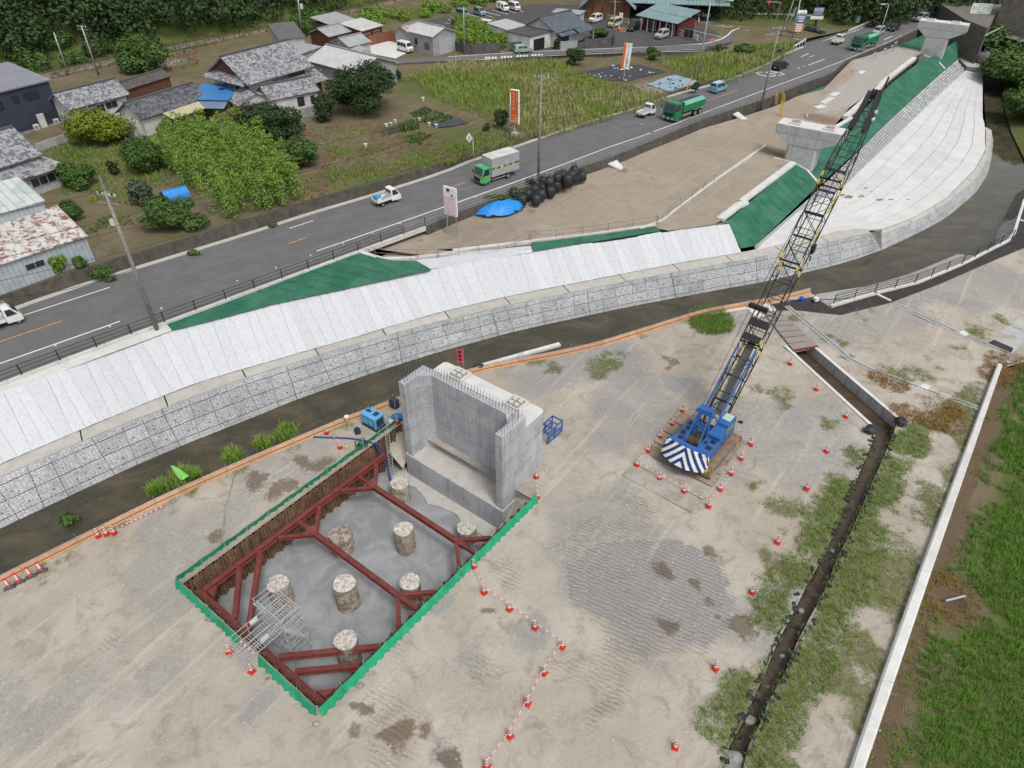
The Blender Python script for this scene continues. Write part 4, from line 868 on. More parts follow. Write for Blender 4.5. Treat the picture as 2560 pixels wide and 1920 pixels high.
deck(1.75,3.1,6.15,8.1,.55,3);deck(-.9,1.75,5.5,7.0,.45,3);deck(1.75,3.1,5.3,6.15,-.35,2);deck(1.75,3.1,5.3,7.7,-1.9,4)
for y in (5.5,7.0):
 for z in (.95,1.45):rail('handrail',(-1.1,y,z),(3.2,y,z))
 for x in (-.8,.4):rail('rail_post',(x,y,.3),(x,y,1.5))
for z in (1.05,1.55):rail('handrail',(3.15,5.1,z),(3.15,8.3,z));rail('handrail',(1.7,8.1,z),(3.2,8.1,z));rail('handrail',(1.7,7.0,z),(1.7,8.2,z))
# stair flights
for (xa,za,xb,zb,y0,y1) in ((1.8,.5,3.1,-1.85,5.35,6.05),(3.1,-1.85,1.8,-3.3,6.2,6.9)):
 st=MB().bar((xa,y0,za),(xb,y0,zb),.04,.12).bar((xa,y1,za),(xb,y1,zb),.04,.12).build('stair_stringer',M['scaf'],sc)
 for i in range(1,8):t=i / 8;MB().box((xa+(xb-xa)*t,(y0+y1)/2,za+(zb-za)*t),(.2,y1-y0-.06,.03)).build('stair_tread',M['scaf'],st)
for x0 in (-1.35,-1.05):deck(x0,x0+.28,5.5,7.0,.12 if x0 <-1.2 else .28,1,False)
wsg=mat('white_sign',(.62,.63,.62),rough=.5);gsg=mat('green_sign_print',(.03,.20,.13),rough=.5)
for (x,y,ax) in ((1.62,7.75,0),(.9,7.03,1),(.55,5.47,1)):
 s_=MB().box((x,y,1.2),(.03,.55,.36) if not ax else (.55,.03,.36)).build('safety_sign',wsg,sc)
 for k in range(3):MB().box((x-.018 if not ax else x,y if not ax else y+.018,1.3-k*.1),(.004,.4,.05) if not ax else (.4,.004,.05)).build('sign_lettering',gsg,s_)
rwb=mat('red_white_bar',(.5,.5,.5),rough=.6)
M['cone_r']=mat('red_cone_plastic',(.50,.045,.028),(.42,.035,.022),.55,scale=3,grain=.06,spec=.4);M['cone_w']=mat('white_cone_band',(.62,.60,.60),(.5,.48,.48),.5,scale=4,grain=.05)
# long ladder in the corner by the abutment
ld=thing('ladder','long aluminium ladder leaning in the pit corner by the abutment','ladder',PIT_O,PIT_A)
for s_ in (-.2,.2):MB().bar((18.0+s_,13.0,ZF+.1),(18.55+s_,13.6,1.0),.04,.08).build('rail',M['scaf'],ld)
for i in range(1,15):t=i / 15;MB().bar((17.8+.55*t,13.0+.6*t,ZF+.1+(1.0-ZF-.1)*t),(18.2+.55*t,13.0+.6*t,ZF+.1+(1.0-ZF-.1)*t),.03).build('rung',M['scaf'],ld)
# ------------------------------------------------------------------ steel plates and crawler crane
M['plate']=mat('worn_road_plate',(.33,.31,.275),(.25,.22,.18),.8,.0,scale=1.1,fine=8,grain=.12,rnd=.10)
M['plate_b']=mat('rusty_road_plate',(.30,.255,.20),(.22,.15,.09),.8,0,scale=1.0,fine=8,grain=.12,rnd=.10)
CA=R(50.5);CC=Vector((15.30,41.95,.03));PA=R(-40.7)
pts_=[('N',546,1256,0,'plate','front loose plate nearest the camera, clear of the crane'),('N',660,1120,0,'plate','under the crane counterweight'),('N',810,990,0,'plate_b','second under the crane tracks'),('N',900,860,0,'plate_b','third under the crane tracks'),('N',985,760,0,'plate_b','fourth under the crane tracks'),('N',1060,660,0,'plate_b','farthest, under the crane nose')]
c0=ground('N',546,1256);c1=ground('N',714,1112);hd=Vector((math.cos(CA),math.sin(CA),0));c0=Vector((11.35,37.72,0))
for i,q in enumerate(pts_):
 p=c0+hd*(1.62*i+(.0 if i < 1 else .12))+Vector((-hd.y,hd.x,0))*(.0 if i < 2 else-.25+.12*i)
 o=MB().box((0,0,.07),(1.46,6.05,.07)).build('steel_plate',M[q[4]]);o.location=p;o.rotation_euler=(random.uniform(-.003,.003),.0,CA+random.uniform(-.01,.01));tag(o,'worn steel road plate, '+q[5],'steel plate','steel plates under the crane')
cr=thing('crawler_crane','blue crawler crane with black lattice boom and striped counterweight','crane',CC+Vector((0,0,.05)),CA)
def cp(name,m,mt,parent=cr,smooth=False):return m.build(name,M[mt] if isinstance(mt,str) else mt,parent,smooth)
trk=mat('muddy_track_steel',(.30,.215,.135),(.17,.12,.08),.9,scale=3,fine=14,grain=.2);grey=mat('grey_grating',(.10,.105,.10),(.075,.08,.08),.7,scale=6,fine=60)
mblk=mat('black_boom_paint',(.012,.012,.015),(.022,.021,.024),.5,scale=6,spec=.4);ylw=mat('yellow_boom_paint',(.50,.37,.06),(.4,.27,.05),.5,scale=6)
dblue=mat('navy_stripe',(.012,.028,.12),rough=.45);wht=mat('white_stripe',(.60,.61,.62),(.5,.51,.52),.45,scale=4)
for sy in (-1,1):
 y=1.82*sy;L,h,w=5.5,.95,.78;tr=cp('track',MB().box((0,y,h/2),(L-1.1,.42,h-.25)),'blue')
 loop=[]
 for t in np.linspace(math.pi/2,3*math.pi/2,9):loop.append((-L/2+h/2+h/2*math.cos(t),h/2+h/2*math.sin(t)))
 for t in np.linspace(-math.pi/2,math.pi/2,9):loop.append((L/2-h/2+h/2*math.cos(t),h/2+h/2*math.sin(t)))
 loop.append(loop[0]);d=[0]
 for a_,b_ in zip(loop[:-1],loop[1:]):d.append(d[-1]+math.dist(a_,b_))
 n=62
 for i in range(n):
  s_=d[-1]*i / n;j=max(k for k in range(len(d)-1) if d[k] <= s_);f=(s_-d[j]) / (d[j+1]-d[j]);x=loop[j][0]+(loop[j+1][0]-loop[j][0])*f;z=loop[j][1]+(loop[j+1][1]-loop[j][1])*f
  tx,tz=loop[j+1][0]-loop[j][0],loop[j+1][1]-loop[j][1];q=math.hypot(tx,tz);tx,tz=tx/q,tz/q
  m=MB().bar((x-tx*.085,y,z-tz*.085),(x+tx*.085,y,z+tz*.085),w,.05,up=(-tz,0,tx));m.bar((x-tx*.02+tz*.04,y,z-tz*.02-tx*.04),(x+tx*.05+tz*.04,y,z+tz*.05-tx*.04),w,.05,up=(-tz,0,tx));cp('track_shoe',m,trk,tr)
 for x in (-L/2+.5,L/2-.5):cp('sprocket',MB().tube((x,y-.25,h/2),(x,y+.25,h/2),.36,14),trk,tr)
cp('car_body',MB().box((0,0,.62),(2.2,3.2,.5)),'blue');cp('slew_ring',MB().lathe((0,0,.85),[(.95,0),(.95,.28)],20),mblk)
cp('platform',MB().box((-.75,0,1.22),(4.9,2.8,.22)),'blue')
# machinery houses
def grille(m_,x0,x1,y0,y1,z):cp('vent_grille',MB().box(((x0+x1)/2,(y0+y1)/2,z),(x1-x0,y1-y0,.03)),mblk,m_)
h1=cp('engine_house',MB().box((-1.55,-1.1,1.85),(2.7,1.05,1.05)),'blue')
for (a_,b_,c_,d_) in ((-.75,-.45,-1.5,-1.15),(-.85,-.35,-1.05,-.75),(-1.35,-.95,-1.45,-1.05),(-1.75,-1.35,-.95,-.72),(-2.2,-1.75,-1.5,-1.05),(-2.75,-2.5,-1.4,-.8)):grille(h1,a_,b_,c_,d_,2.385)
h2=cp('valve_house',MB().box((-1.2,1.15,1.75),(3.4,.8,.85)),'blue')
for (a_,b_,c_,d_) in ((-.2,.2,.9,1.4),(-.9,-.45,.85,1.3),(-1.6,-1.1,1.0,1.4),(-2.2,-1.8,.9,1.25),(-2.7,-2.45,1.1,1.4)):grille(h2,a_,b_,c_,d_,2.185)
for x,r_ in ((-.5,.38),(-1.35,.42)):dr=cp('winch_drum',MB().tube((x,-.55,1.75),(x,.72,1.75),r_,18),mat('wound_rope',(.075,.055,.035),(.05,.04,.03),.8,scale=9));cp('drum_flange',MB().tube((x,-.58,1.75),(x,-.52,1.75),r_+.14,18).tube((x,.70,1.75),(x,.76,1.75),r_+.14,18),'blue',dr)
cp('engine_bay',MB().box((-2.35,.1,1.55),(.9,1.2,.5)).tube((-2.1,.2,1.8),(-2.6,.3,1.85),.12,10).tube((-2.3,-.2,1.8),(-2.3,.5,1.95),.08,8),mblk)
# counterweight with chevron stripes: sloped faces split into bands
cw=[(-2.95,1.9),(-3.45,1.75),(-3.95,.6),(-4.02,0),(-3.95,-.6),(-3.45,-1.75),(-2.95,-1.9),(-2.75,-1.3),(-2.75,1.3)]
cb_=cp('counterweight',MB().prism(cw,1.1,1.2),'blue')
bot=[(-2.95,1.92,1.2),(-3.55,1.8,1.2),(-4.05,.6,1.2),(-4.05,-.6,1.2),(-3.55,-1.8,1.2),(-2.95,-1.92,1.2)];topc=[(-2.85,1.85,2.3),(-2.98,1.7,2.55),(-3.15,.55,2.55),(-3.15,-.55,2.55),(-2.98,-1.7,2.55),(-2.85,-1.85,2.3)]
cp('counterweight_top',MB().add(topc+[(-2.6,-1.6,2.5),(-2.6,1.6,2.5)],[(0,1,2,3,4,5,6,7)[::-1]]),'blue',cb_)
lens=[0]
for i in range(5):lens.append(lens[-1]+(Vector(bot[i+1])-Vector(bot[i])).length)
def cwp(u,v):
 s_=u*lens[-1];i=max(k for k in range(5) if lens[k] <= s_+1e-9);f=(s_-lens[i]) / (lens[i+1]-lens[i]);return (Vector(bot[i]).lerp(Vector(bot[i+1]),f)).lerp(Vector(topc[i]).lerp(Vector(topc[i+1]),f),v)
mw_,md_=MB(),MB();NU,NV=64,16
for i in range(NU):
 for j in range(NV):
  u,v=(i+.5) / NU,(j+.5) / NV;s_=abs(u-.5)*5.2+v*1.25;t=int(s_ / .33) % 2
  (mw_ if t == 0 else md_).add([cwp(i/NU,j/NV),cwp((i+1)/NU,j/NV),cwp((i+1)/NU,(j+1)/NV),cwp(i/NU,(j+1)/NV)],[(0,1,2,3)])
stuff(cp('white_stripes',mw_,wht,cb_));stuff(cp('navy_stripes',md_,dblue,cb_))
for u in (.06,.94):c_=cwp(u,.08);cp('reflector',MB().box(c_,(.25,.25,.10)),ylw,cb_)
# cab
cab=cp('cab',MB().side([(-.0,1.3),(1.95,1.3),(2.05,2.1),(1.85,3.15),(.35,3.2),(.3,2.9),(.0,2.7)],-1.62,-.68),'blue');gls=mat('green_tinted_glass',(.10,.16,.14),(.08,.13,.12),.12,spec=.6,grain=0);pale=mat('pale_roof_pane',(.36,.50,.44),(.30,.44,.38),.2,grain=.05,spec=.5)
cp('roof_window',MB().box((1.35,-1.15,3.20),(.85,.72,.03)),pale,cab)
for a_,b_ in ((.95,1.85),(.25,.85)):cp('side_window',MB().box(((a_+b_)/2,-1.63,2.5),(b_-a_,.02,.75)),gls,cab)
cp('front_window',MB().quad((2.06,-1.55,1.9),(2.06,-.75,1.9),(1.89,-.75,3.0),(1.89,-1.55,3.0)),gls,cab)
cp('mirror',MB().tube((1.9,-1.6,2.7),(2.05,-2.0,2.7),.02,6).lathe((2.05,-2.02,2.6),[(.10,0),(.12,.1),(.10,.2)],10).box((1.75,-1.95,2.9),(.08,.16,.2)),mblk,cab)
cp('tool_box',MB().box((-.35,-1.12,2.25),(1.05,1.0,.85)),'blue');cp('tool_box_lid',MB().box((-.35,-1.12,2.70),(1.1,1.05,.06)),'blue')
for (a_,b_) in (((-2.7,-1.5,1.4),(1.2,-1.5,1.4)),):cp('side_rail',MB().tube(a_,b_,.03,6).tube((a_[0],a_[1],1.65),(b_[0],b_[1],1.65),.025,6),wht)
# gantry
g=cp('gantry',MB().bar((-.9,.62,1.3),(-.75,.45,4.4),.16).bar((-.9,-.62,1.3),(-.75,-.45,4.4),.16).bar((-2.8,.6,1.4),(-.8,.45,4.4),.1).bar((-2.8,-.6,1.4),(-.8,-.45,4.4),.1).bar((-.78,-.75,4.4),(-.78,.75,4.4),.2).box((-.55,0,4.55),(.55,1.15,.34)).bar((-.85,-.55,3.0),(-.85,.55,3.0),.12),'blue')
for y in (-.35,-.12,.12,.35):cp('sheave',MB().tube((-.45,y-.04,4.5),(-.45,y+.04,4.5),.3,16),'blue',g)
# lattice boom
HB=R(47.2);bd=Vector((math.cos(HB),0,math.sin(HB)));bu=Vector((-math.sin(HB),0,math.cos(HB)));F0=Vector((1.25,0,1.75));LB=29.1
boom=thing('boom','','');boom.parent=cr
for k_ in ('label','category'):
 if k_ in boom:del boom[k_]
def bp_(s_,y,u):return F0+bd*s_+Vector((0,y,0))+bu*u
def sect(s_):  # half width, half depth at station s
 if s_ < 7:t=s_ / 7;return .78,.10+.62*t
 if s_ < 23.5:return .78,.72
 t=(s_-23.5) / (LB-23.5);return .78-.33*t,.72-.50*t
secs=[('boom_foot',0,7.2),('boom_insert',7.2,14.3),('boom_insert',14.3,21.4),('boom_head',21.4,LB)]
for nm,s0,s1 in secs:
 m=MB();nb=max(3,round((s1-s0) / 1.35));st=[s0+(s1-s0)*i / nb for i in range(nb+1)];ch_r=.052
 for i in range(nb):
  w0,h0=sect(st[i]);w1,h1=sect(st[i+1])
  for sy in (-1,1):
   for su in (-1,1):m.tube(bp_(st[i],sy*w0,su*h0),bp_(st[i+1],sy*w1,su*h1),ch_r,6,cap=False)
  # lacing zigzag on four faces
  z=1 if i % 2 else-1
  for su in (-1,1):m.tube(bp_(st[i],z*w0,su*h0),bp_(st[i+1],-z*w1,su*h1),.026,5,cap=False)
  for sy in (-1,1):m.tube(bp_(st[i],sy*w0,z*h0),bp_(st[i+1],sy*w1,-z*h1),.026,5,cap=False)
  for su in (-1,1):m.tube(bp_(st[i+1],-w1,su*h1),bp_(st[i+1],w1,su*h1),.030,5,cap=False)
  for sy in (-1,1):m.tube(bp_(st[i+1],sy*w1,-h1),bp_(st[i+1],sy*w1,h1),.030,5,cap=False)
 for e in (s0,s1):
  w,h=sect(e)
  for su in (-1,1):m.bar(bp_(e,-w,su*h),bp_(e,w,su*h),.10)
 cp(nm,m,mblk,boom)
 for e in (s0+.35,s1-.35):
  if 1 < e < LB-2:
   w,h=sect(e)
   for sy in (-1,1):
    for su in (-1,1):cp('yellow_joint',MB().bar(bp_(e-.2,sy*w,su*h),bp_(e+.2,sy*w,su*h),.13),ylw,boom)
# walkway inside, foot plates, deck plates
cp('walkway',MB().add([bp_(1.0,-.32,-.02),bp_(1.0,.32,-.02),bp_(7.5,.32,.15),bp_(7.5,-.32,.15)],[(0,1,2,3)]).add([bp_(1.0,-.32,-.06),bp_(1.0,.32,-.06),bp_(7.5,.32,.11),bp_(7.5,-.32,.11)],[(3,2,1,0)]),grey,boom)
for s_ in (7.6,8.9):cp('sheave_cover',MB().bar(bp_(s_,-.72,.86),bp_(s_,.72,.86),.55,.28,up=bu),mblk,boom)
for s_ in (2.2,4.4,6.0):cp('foot_plate',MB().bar(bp_(s_,-.7,0),bp_(s_,.7,0),.12),mblk,boom)
for s_ in (16.5,18.5,20.5,22.3):cp('cross_frame',MB().bar(bp_(s_,-.74,.55),bp_(s_,.74,.55),.16,.10,up=bu),mblk,boom)
cp('head_frame',MB().bar(bp_(LB-3.2,-.5,.25),bp_(LB,-.35,.2),.3,.5,up=bu).bar(bp_(LB-3.2,.5,.25),bp_(LB,.35,.2),.3,.5,up=bu).bar(bp_(LB-.2,-.5,0),bp_(LB-.2,.5,0),.35),mblk,boom)
for y in (-.22,0,.22):cp('head_sheave',MB().tube(bp_(LB,y-.05,0),bp_(LB,y+.05,0),.42,16),mblk,boom)
cp('jib_lug',MB().bar(bp_(LB-.3,-.5,.35),bp_(LB+1.3,-.5,.55),.12),mblk,boom)
cp('boom_light',MB().box(bp_(LB-2.0,-.75,.1),(.5,.14,.12)).box(bp_(LB-1.4,-.7,.1),(.25,.2,.2)),wht,boom)
for (s_,y) in ((16.5,-.9),(19.0,-.9),(17.0,.9),(20.5,.9)):cp('yellow_guide',MB().bar(bp_(s_,y,.5),bp_(s_+1.2,y,.5),.10),ylw,boom)
# hook block hanging at the side of the boom
hk=cp('hook_block',MB().box(bp_(16.0,-1.05,.1),(.55,.25,.7)).tube(bp_(15.5,-1.05,-.2),bp_(15.2,-1.05,-.55),.05,6),mblk,boom)
cp('hook',MB().path([bp_(14.95,-1.05,-.6)+Vector((.16*math.cos(t),0,.16*math.sin(t))) for t in np.linspace(.6,5.6,9)],.035,6),M['steel_g'],hk)
# backstops
for y in (-.7,.7):cp('backstop',MB().bar((-.55,y,2.3),bp_(6.9,y*1.05,.75),.13),'blue')
# luffing ropes, spreader bar, pendants
sp_=F0+bd*9.6+bu*3.0;wire=mat('wire_rope',(.05,.045,.042),(.035,.03,.03),.7,.3,scale=8)
sb=cp('spreader',MB().bar(sp_+Vector((0,-.75,0)),sp_+Vector((0,.75,0)),.30,.34),mblk)
for y in (-.45,-.1,.1,.45):cp('luffing_rope',MB().tube((-.45,y,4.7),sp_+Vector((0,y*1.2,0)),.018,5),wire)
for y in (-.6,.6):cp('pendant_rope',MB().tube(sp_+Vector((0,y,0)),bp_(LB-1.0,y*.7,.35),.022,5),wire)
for y in (-.2,.12):cp('hoist_rope',MB().tube((-.6,y,2.1),bp_(8,y,.78),.016,5).tube(bp_(8,y,.78),bp_(LB,y,.4),.016,5),wire)
txt=None
# ------------------------------------------------------------------ concrete channel, ditch, white wall, right-hand side of the yard
ZD=-1.1
chn=thing('concrete_channel','straight concrete culvert channel with white rims and brown water','channel')
for nm,P,s_ in (('channel_wall',CH_L,1),('channel_wall',CH_R,-1)):
 a_,b_=P;d=(b_-a_).normalized();nrm=Vector((-d.y,d.x,0));out=nrm if s_ < 0 else-nrm
 a_=a_-d*1.2
 MB().prism([a_,b_,b_+out*.28,a_+out*.28],-1.7,.08).build(nm,M['conc'],chn);MB().prism([a_-out*.01,b_-out*.01,b_+out*.30,a_+out*.30],.08,.10).build('rim',M['conc_white'],chn)
jl=MB();d=(CH_R[1]-CH_R[0]).normalized();nn=Vector((-d.y,d.x,0))
for k in range(1,7):
 p=CH_R[0].lerp(CH_R[1],k / 7)-nn*.006;MB().box(p+Vector((0,0,-.8)),(.03,.012,1.7),math.atan2(d.y,d.x)).build('wall_joint',M['void'],chn)
def flatp(name,A,B,z,m):return struct(MB().loft([Vector((p.x,p.y,z)) for p in A],[Vector((p.x,p.y,z)) for p in B],1).build(name,m))
cl=[CH_L[0]-d*2,CH_L[1]];cr_=[CH_R[0]-d*2,CH_R[1]]
flatp('ditch_water',cr_,cl,ZD+.1,M['ditch'])
dl=resn(DITCH_L,40);dr=resn(DITCH_R,40)
flatp('ditch_water',offset(dr,.5) ,offset(dl,-.5),ZD+.35,M['ditch'])
flatp('ditch_water',[CH_R[1],dr[0]],[CH_L[1],dl[0]],ZD+.12,M['ditch'])
for P,s_ in ((dl,-1),(dr,1)):struct(MB().loft([p+Vector((0,0,.02)) for p in offset(P,-.12*s_*-1)],[Vector((p.x,p.y,ZD)) for p in offset(P,.35*s_*1)],1).build('ditch_bank',M['land']))
# black sandbags along both edges
M['bag']=mat('black_bag_fabric',(.013,.014,.017),(.030,.032,.037),.55,scale=5,fine=22,grain=.2,bmp=.02,spec=.4)
def lump(rx,ry,rz,n=10,k=5,amp=.16,knot=0):
 m=MB();vs=[]
 for j in range(k+1):
  t=math.pi*j / k
  for i in range(n):
   q=2*math.pi*i/n;r_=math.sin(t) ** .6*(1+random.uniform(-amp,amp));vs.append((rx*r_*math.cos(q),ry*r_*math.sin(q),rz*(-math.cos(t))*(1+random.uniform(-amp,amp)*.4)+rz*.9))
 m.add(vs,[(j*n+i,j*n+(i+1) % n,(j+1)*n+(i+1) % n,(j+1)*n+i) for j in range(k) for i in range(n)])
 if knot:m.tube((rx*.8,0,rz),(rx*1.25,0.03,rz*1.5),.05,6,.13)
 return m
def mesh_of(m,name,mt,sm=True):o=m.build(name,mt,smooth=sm);d_=o.data;bpy.data.objects.remove(o);return d_
bagm=[mesh_of(lump(.20,.15,.11,knot=1),'sandbag',M['bag']) for _ in range(6)];cnt=0
wtag=mat('white_bag_tag',(.5,.5,.5),rough=.6)
def sandlabel(f,nm,l):return f'small black sandbag {["just below the channel end", "above the first weeds", "in the upper middle", "in the lower middle", "towards the bottom edge", "at the bottom edge"][min(5, int(f * 6))]} of the ditch, {nm}, {["upper", "lower"][l]} row'
for P,side,nm in ((DITCH_L,-1,'yard side'),(DITCH_R,1,'white wall side')):
 q=resample(P,.42)
 for i,p in enumerate(q):
  t=(q[min(i+1,len(q)-1)]-q[max(i-1,0)]).normalized();nrm=Vector((-t.y,t.x,0))*side
  for lay_ in range(random.choice((0,1,1,1,2))):
   o=link('sandbag',bagm[(i*5+lay_) % 6]);o.location=p+nrm*(.10-.17*lay_)+nrm*random.uniform(-.12,.22)+t*random.uniform(-.2,.2)+Vector((0,0,-.10-.30*lay_+random.uniform(-.06,.04)));o.rotation_euler=(random.uniform(-.5,.5),random.uniform(-.5,.5),math.atan2(t.y,t.x)+R(90)+random.uniform(-1.3,1.3))
   k_=random.uniform(.7,1.25);o.scale=(k_,k_*random.uniform(.7,1.2),k_*.9);tag(o,sandlabel(i / len(q),nm,lay_),'sandbag','black sandbags lining the ditch');cnt += 1
for P,side,nm in ((DITCH_L,-1,'yard side'),(DITCH_R,1,'white wall side')):
 q=resample(P,.22);e=offset(q,0);m=MB().loft([p+Vector((random.uniform(-.10,.10),random.uniform(-.10,.10),random.uniform(-.02,.10))) for p in offset(q,.14*side)],[p+Vector((random.uniform(-.08,.08),0,-.5)) for p in offset(q,-.06*side)],1);tag(m.build('ditch_liner',M['bag']),f'ragged black sheet lining the {nm} bank of the ditch','liner')
for fr,x,y,s_,lb in (('O',870,1105,1.5,'large crumpled black bag at the yard-side end of the channel'),('O',1140,1040,1.4,'large black bag at the far-side end of the channel wall')):
 o=link('sandbag',mesh_of(lump(.5,.45,.33,12,6,.34),'sandbag',M['bag'],False));o.location=ground(fr,x,y);tag(o,lb,'sandbag')
for i,(x,y,r_) in enumerate(((310,1340,.42),(880,165,.22),(665,578,.26),(540,890,.2),(180,1630,.8),(440,1100,.15),(400,1310,.25),(235,1345,.2))):
 o=link('rock',mesh_of(lump(r_,r_*.8,r_*.5,9,5,.2),'rock',M['stone']));o.location=ground('R',x,y,ZD+.25);tag(o,('broad flat stone' if r_ > .3 else 'small pale stone')+' lying in the ditch water, number '+str(i),'rock');o['label']=['pale rounded stone in the middle of the ditch','round stone high up the ditch below the channel','round grey stone midway along the ditch','long pale pebble in the ditch water','broad flat stone at the bottom edge of the ditch','little stone close to the ditch bank weeds','stone against the right ditch bank','pale stone among the left ditch sandbags'][i]
# white capping wall beside the paddy
ww=thing('paddy_wall','long straight white concrete wall between the yard and the paddy','wall')
a_=resample(WL_L,10.0);b_=resn(WL_R,len(a_)-1)
for i in range(len(a_)-1):
 A0,A1,B0,B1=a_[i].lerp(a_[i+1],.002),a_[i].lerp(a_[i+1],.998),b_[i].lerp(b_[i+1],.002),b_[i].lerp(b_[i+1],.998);m=MB()
 m.prism([A0,B0,B1,A1],-.6,.40);c_=(B0-A0)*.18;m.add([A0+Vector((0,0,.4)),B0+Vector((0,0,.4)),B1+Vector((0,0,.4)),A1+Vector((0,0,.4)),A0+c_+Vector((0,0,.52)),B0-c_+Vector((0,0,.52)),B1-c_+Vector((0,0,.52)),A1+c_+Vector((0,0,.52))],[(4,5,6,7),(0,1,5,4),(1,2,6,5),(2,3,7,6),(3,0,4,7)]);m.build('wall_block',M['conc_white'],ww)
p=ground('O',2035,545);o=thing('round_marker','small round grey cap on the end of the white paddy wall','marker',p+Vector((.15,0,.3)));MB().lathe((0,0,0),[(.08,-.5),(.08,.3)],8).build('stem',M['steel_g'],o);MB().lathe((0,0,.3),[(.22,0),(.24,.05),(.2,.1)],14).build('cap',M['steel_g'],o)
p=ground('R',1750,520,-.3);o=thing('plastic_pipe','short grey plastic pipe lying by the hole in the paddy','pipe',p);pm=mat('grey_pvc',(.33,.36,.40),rough=.5)
MB().tube((-.75,.12,.1),(.55,.4,.2),.07,10).build('pipe_body',pm,o);MB().tube((.5,.38,.2),(.62,.41,.21),.082,10).build('socket',pm,o)
# U-gutters with grey covers
M['grate']=mat('grey_gutter_cover',(.16,.17,.175),(.22,.225,.23),.7,scale=1.2,fine=20)
for lb,t in (('grey gutter line bending from the path past the channel to the white wall','O:160,20 470,275 740,510 900,575 1250,705 1300,722 1880,925'),('grey gutter line from the path to the paddy corner','O:1090,0 1400,140 1650,255 1760,300 2160,470')):
 g_=thing('gutter',lb,'gutter');q=resample(line('O',t),2.0)
 for a_,b_ in zip(q[:-1],q[1:]):
  d=(b_-a_).normalized();n_=Vector((-d.y,d.x,0))*.24
  for s_ in (-1,1):MB().bar(a_+n_*s_+Vector((0,0,.03)),b_+n_*s_+Vector((0,0,.03)),.07,.12).build('gutter_edge',M['conc_white'],g_)
  MB().bar(a_.lerp(b_,.01)+Vector((0,0,.035)),a_.lerp(b_,.99)+Vector((0,0,.035)),.38,.05).build('gutter_cover',M['grate'],g_)
for i,(t,lb) in enumerate((('O:1320,705 1390,735','white'),('O:1660,245 1720,275','white'))):q=line('O',t[2:]);o=MB().bar(q[0]+Vector((0,0,.06)),q[1]+Vector((0,0,.06)),.7,.12).build('catch_basin',M['conc_white']);tag(o,['white catch basin lid on the nearer gutter line','white catch basin lid on the farther gutter line'][i],'drain')
# pale path at the right and its dark end
flat('farm_path',[p+Vector((0,0,.03)) for p in line('O','1900,330 2212,90 2400,-40 2500,130 2212,340 2110,425')],M['conc']);flat('path_patch',[p+Vector((0,0,.05)) for p in line('O','1900,340 1950,310 2120,385 2095,430')],M['asphalt_new'])
# riverside asphalt path with kerbs and apron
pu=resn(APR_TOP,30);pl=resn(line('J','90,1440 250,1440 630,1480 1070,1370 1500,1205 1900,1030 2212,900 2400,760'),30)
flat('path',[p+Vector((0,0,.03)) for p in line('J','30,1385 130,1368 400,1320 545,1420 920,1308 1280,1216 1680,1054 1900,940 2110,835 2212,540 2330,600 2212,900 1900,1030 1500,1205 1070,1370 630,1480 250,1440 90,1442')],M['asphalt_new'])
kerbrow('white kerb along the riverside path under the black railing',[p+Vector((0,0,.1)) for p in line('J','540,1410 920,1300')],.35,.3,3,'conc_white','path_kerb')
kerbrow('long white kerb curving along the riverside path',[p+Vector((0,0,.1)) for p in line('J','935,1295 1280,1210 1680,1045 1900,930 2110,825 2150,690 2212,490')],.32,.3,3,'conc_white','path_kerb')
kerbrow('white kerb crossing the dark path beside the gutter start',[p+Vector((0,0,.06)) for p in line('J','930,1298 1060,1360')],.3,.12,2,'conc_white','path_kerb')
kerbrow('white kerb across the far right of the riverside path',[p+Vector((0,0,.06)) for p in line('J','2170,660 2300,690')],.3,.12,2,'conc_white','path_kerb')
ap=thing('bank_apron','pale concrete bank slope below the riverside railing','bank');aT=line('J','540,1418 920,1312 1280,1222 1680,1062 1830,985',.0);aB=line('J','405,1300 870,1225 1240,1118 1712,920 1800,965',ZW+.15)
qa,qb=resn(aT,8),resn(aB,8)
for i in range(8):MB().loft([qb[i].lerp(qb[i+1],.01),qb[i+1]],[qa[i].lerp(qa[i+1],.01),qa[i+1]],2).build('bank_slab',M['coping'],ap)
ap2=thing('bank_apron','steeper grey panelled bank slope at the right edge of the river','bank');qa,qb=resn(line('J','1935,905 2110,812 2150,690 2212,490'),6),resn(line('J','1935,915 2000,700 2130,590 2212,478',ZW+.1),6)
for i in range(6):MB().loft([qb[i].lerp(qb[i+1],.02),qb[i+1]],[qa[i].lerp(qa[i+1],.02),qa[i+1]],2).build('bank_slab',M['conc'],ap2)
struct(MB().loft([p+Vector((0,-.1,-.25)) for p in resn(APR_TOP,30)],[Vector((p.x-.4,p.y+2.2,ZW-.4)) for p in resn(APR_TOP,30)],1).build('river_bank',M['conc_old']))
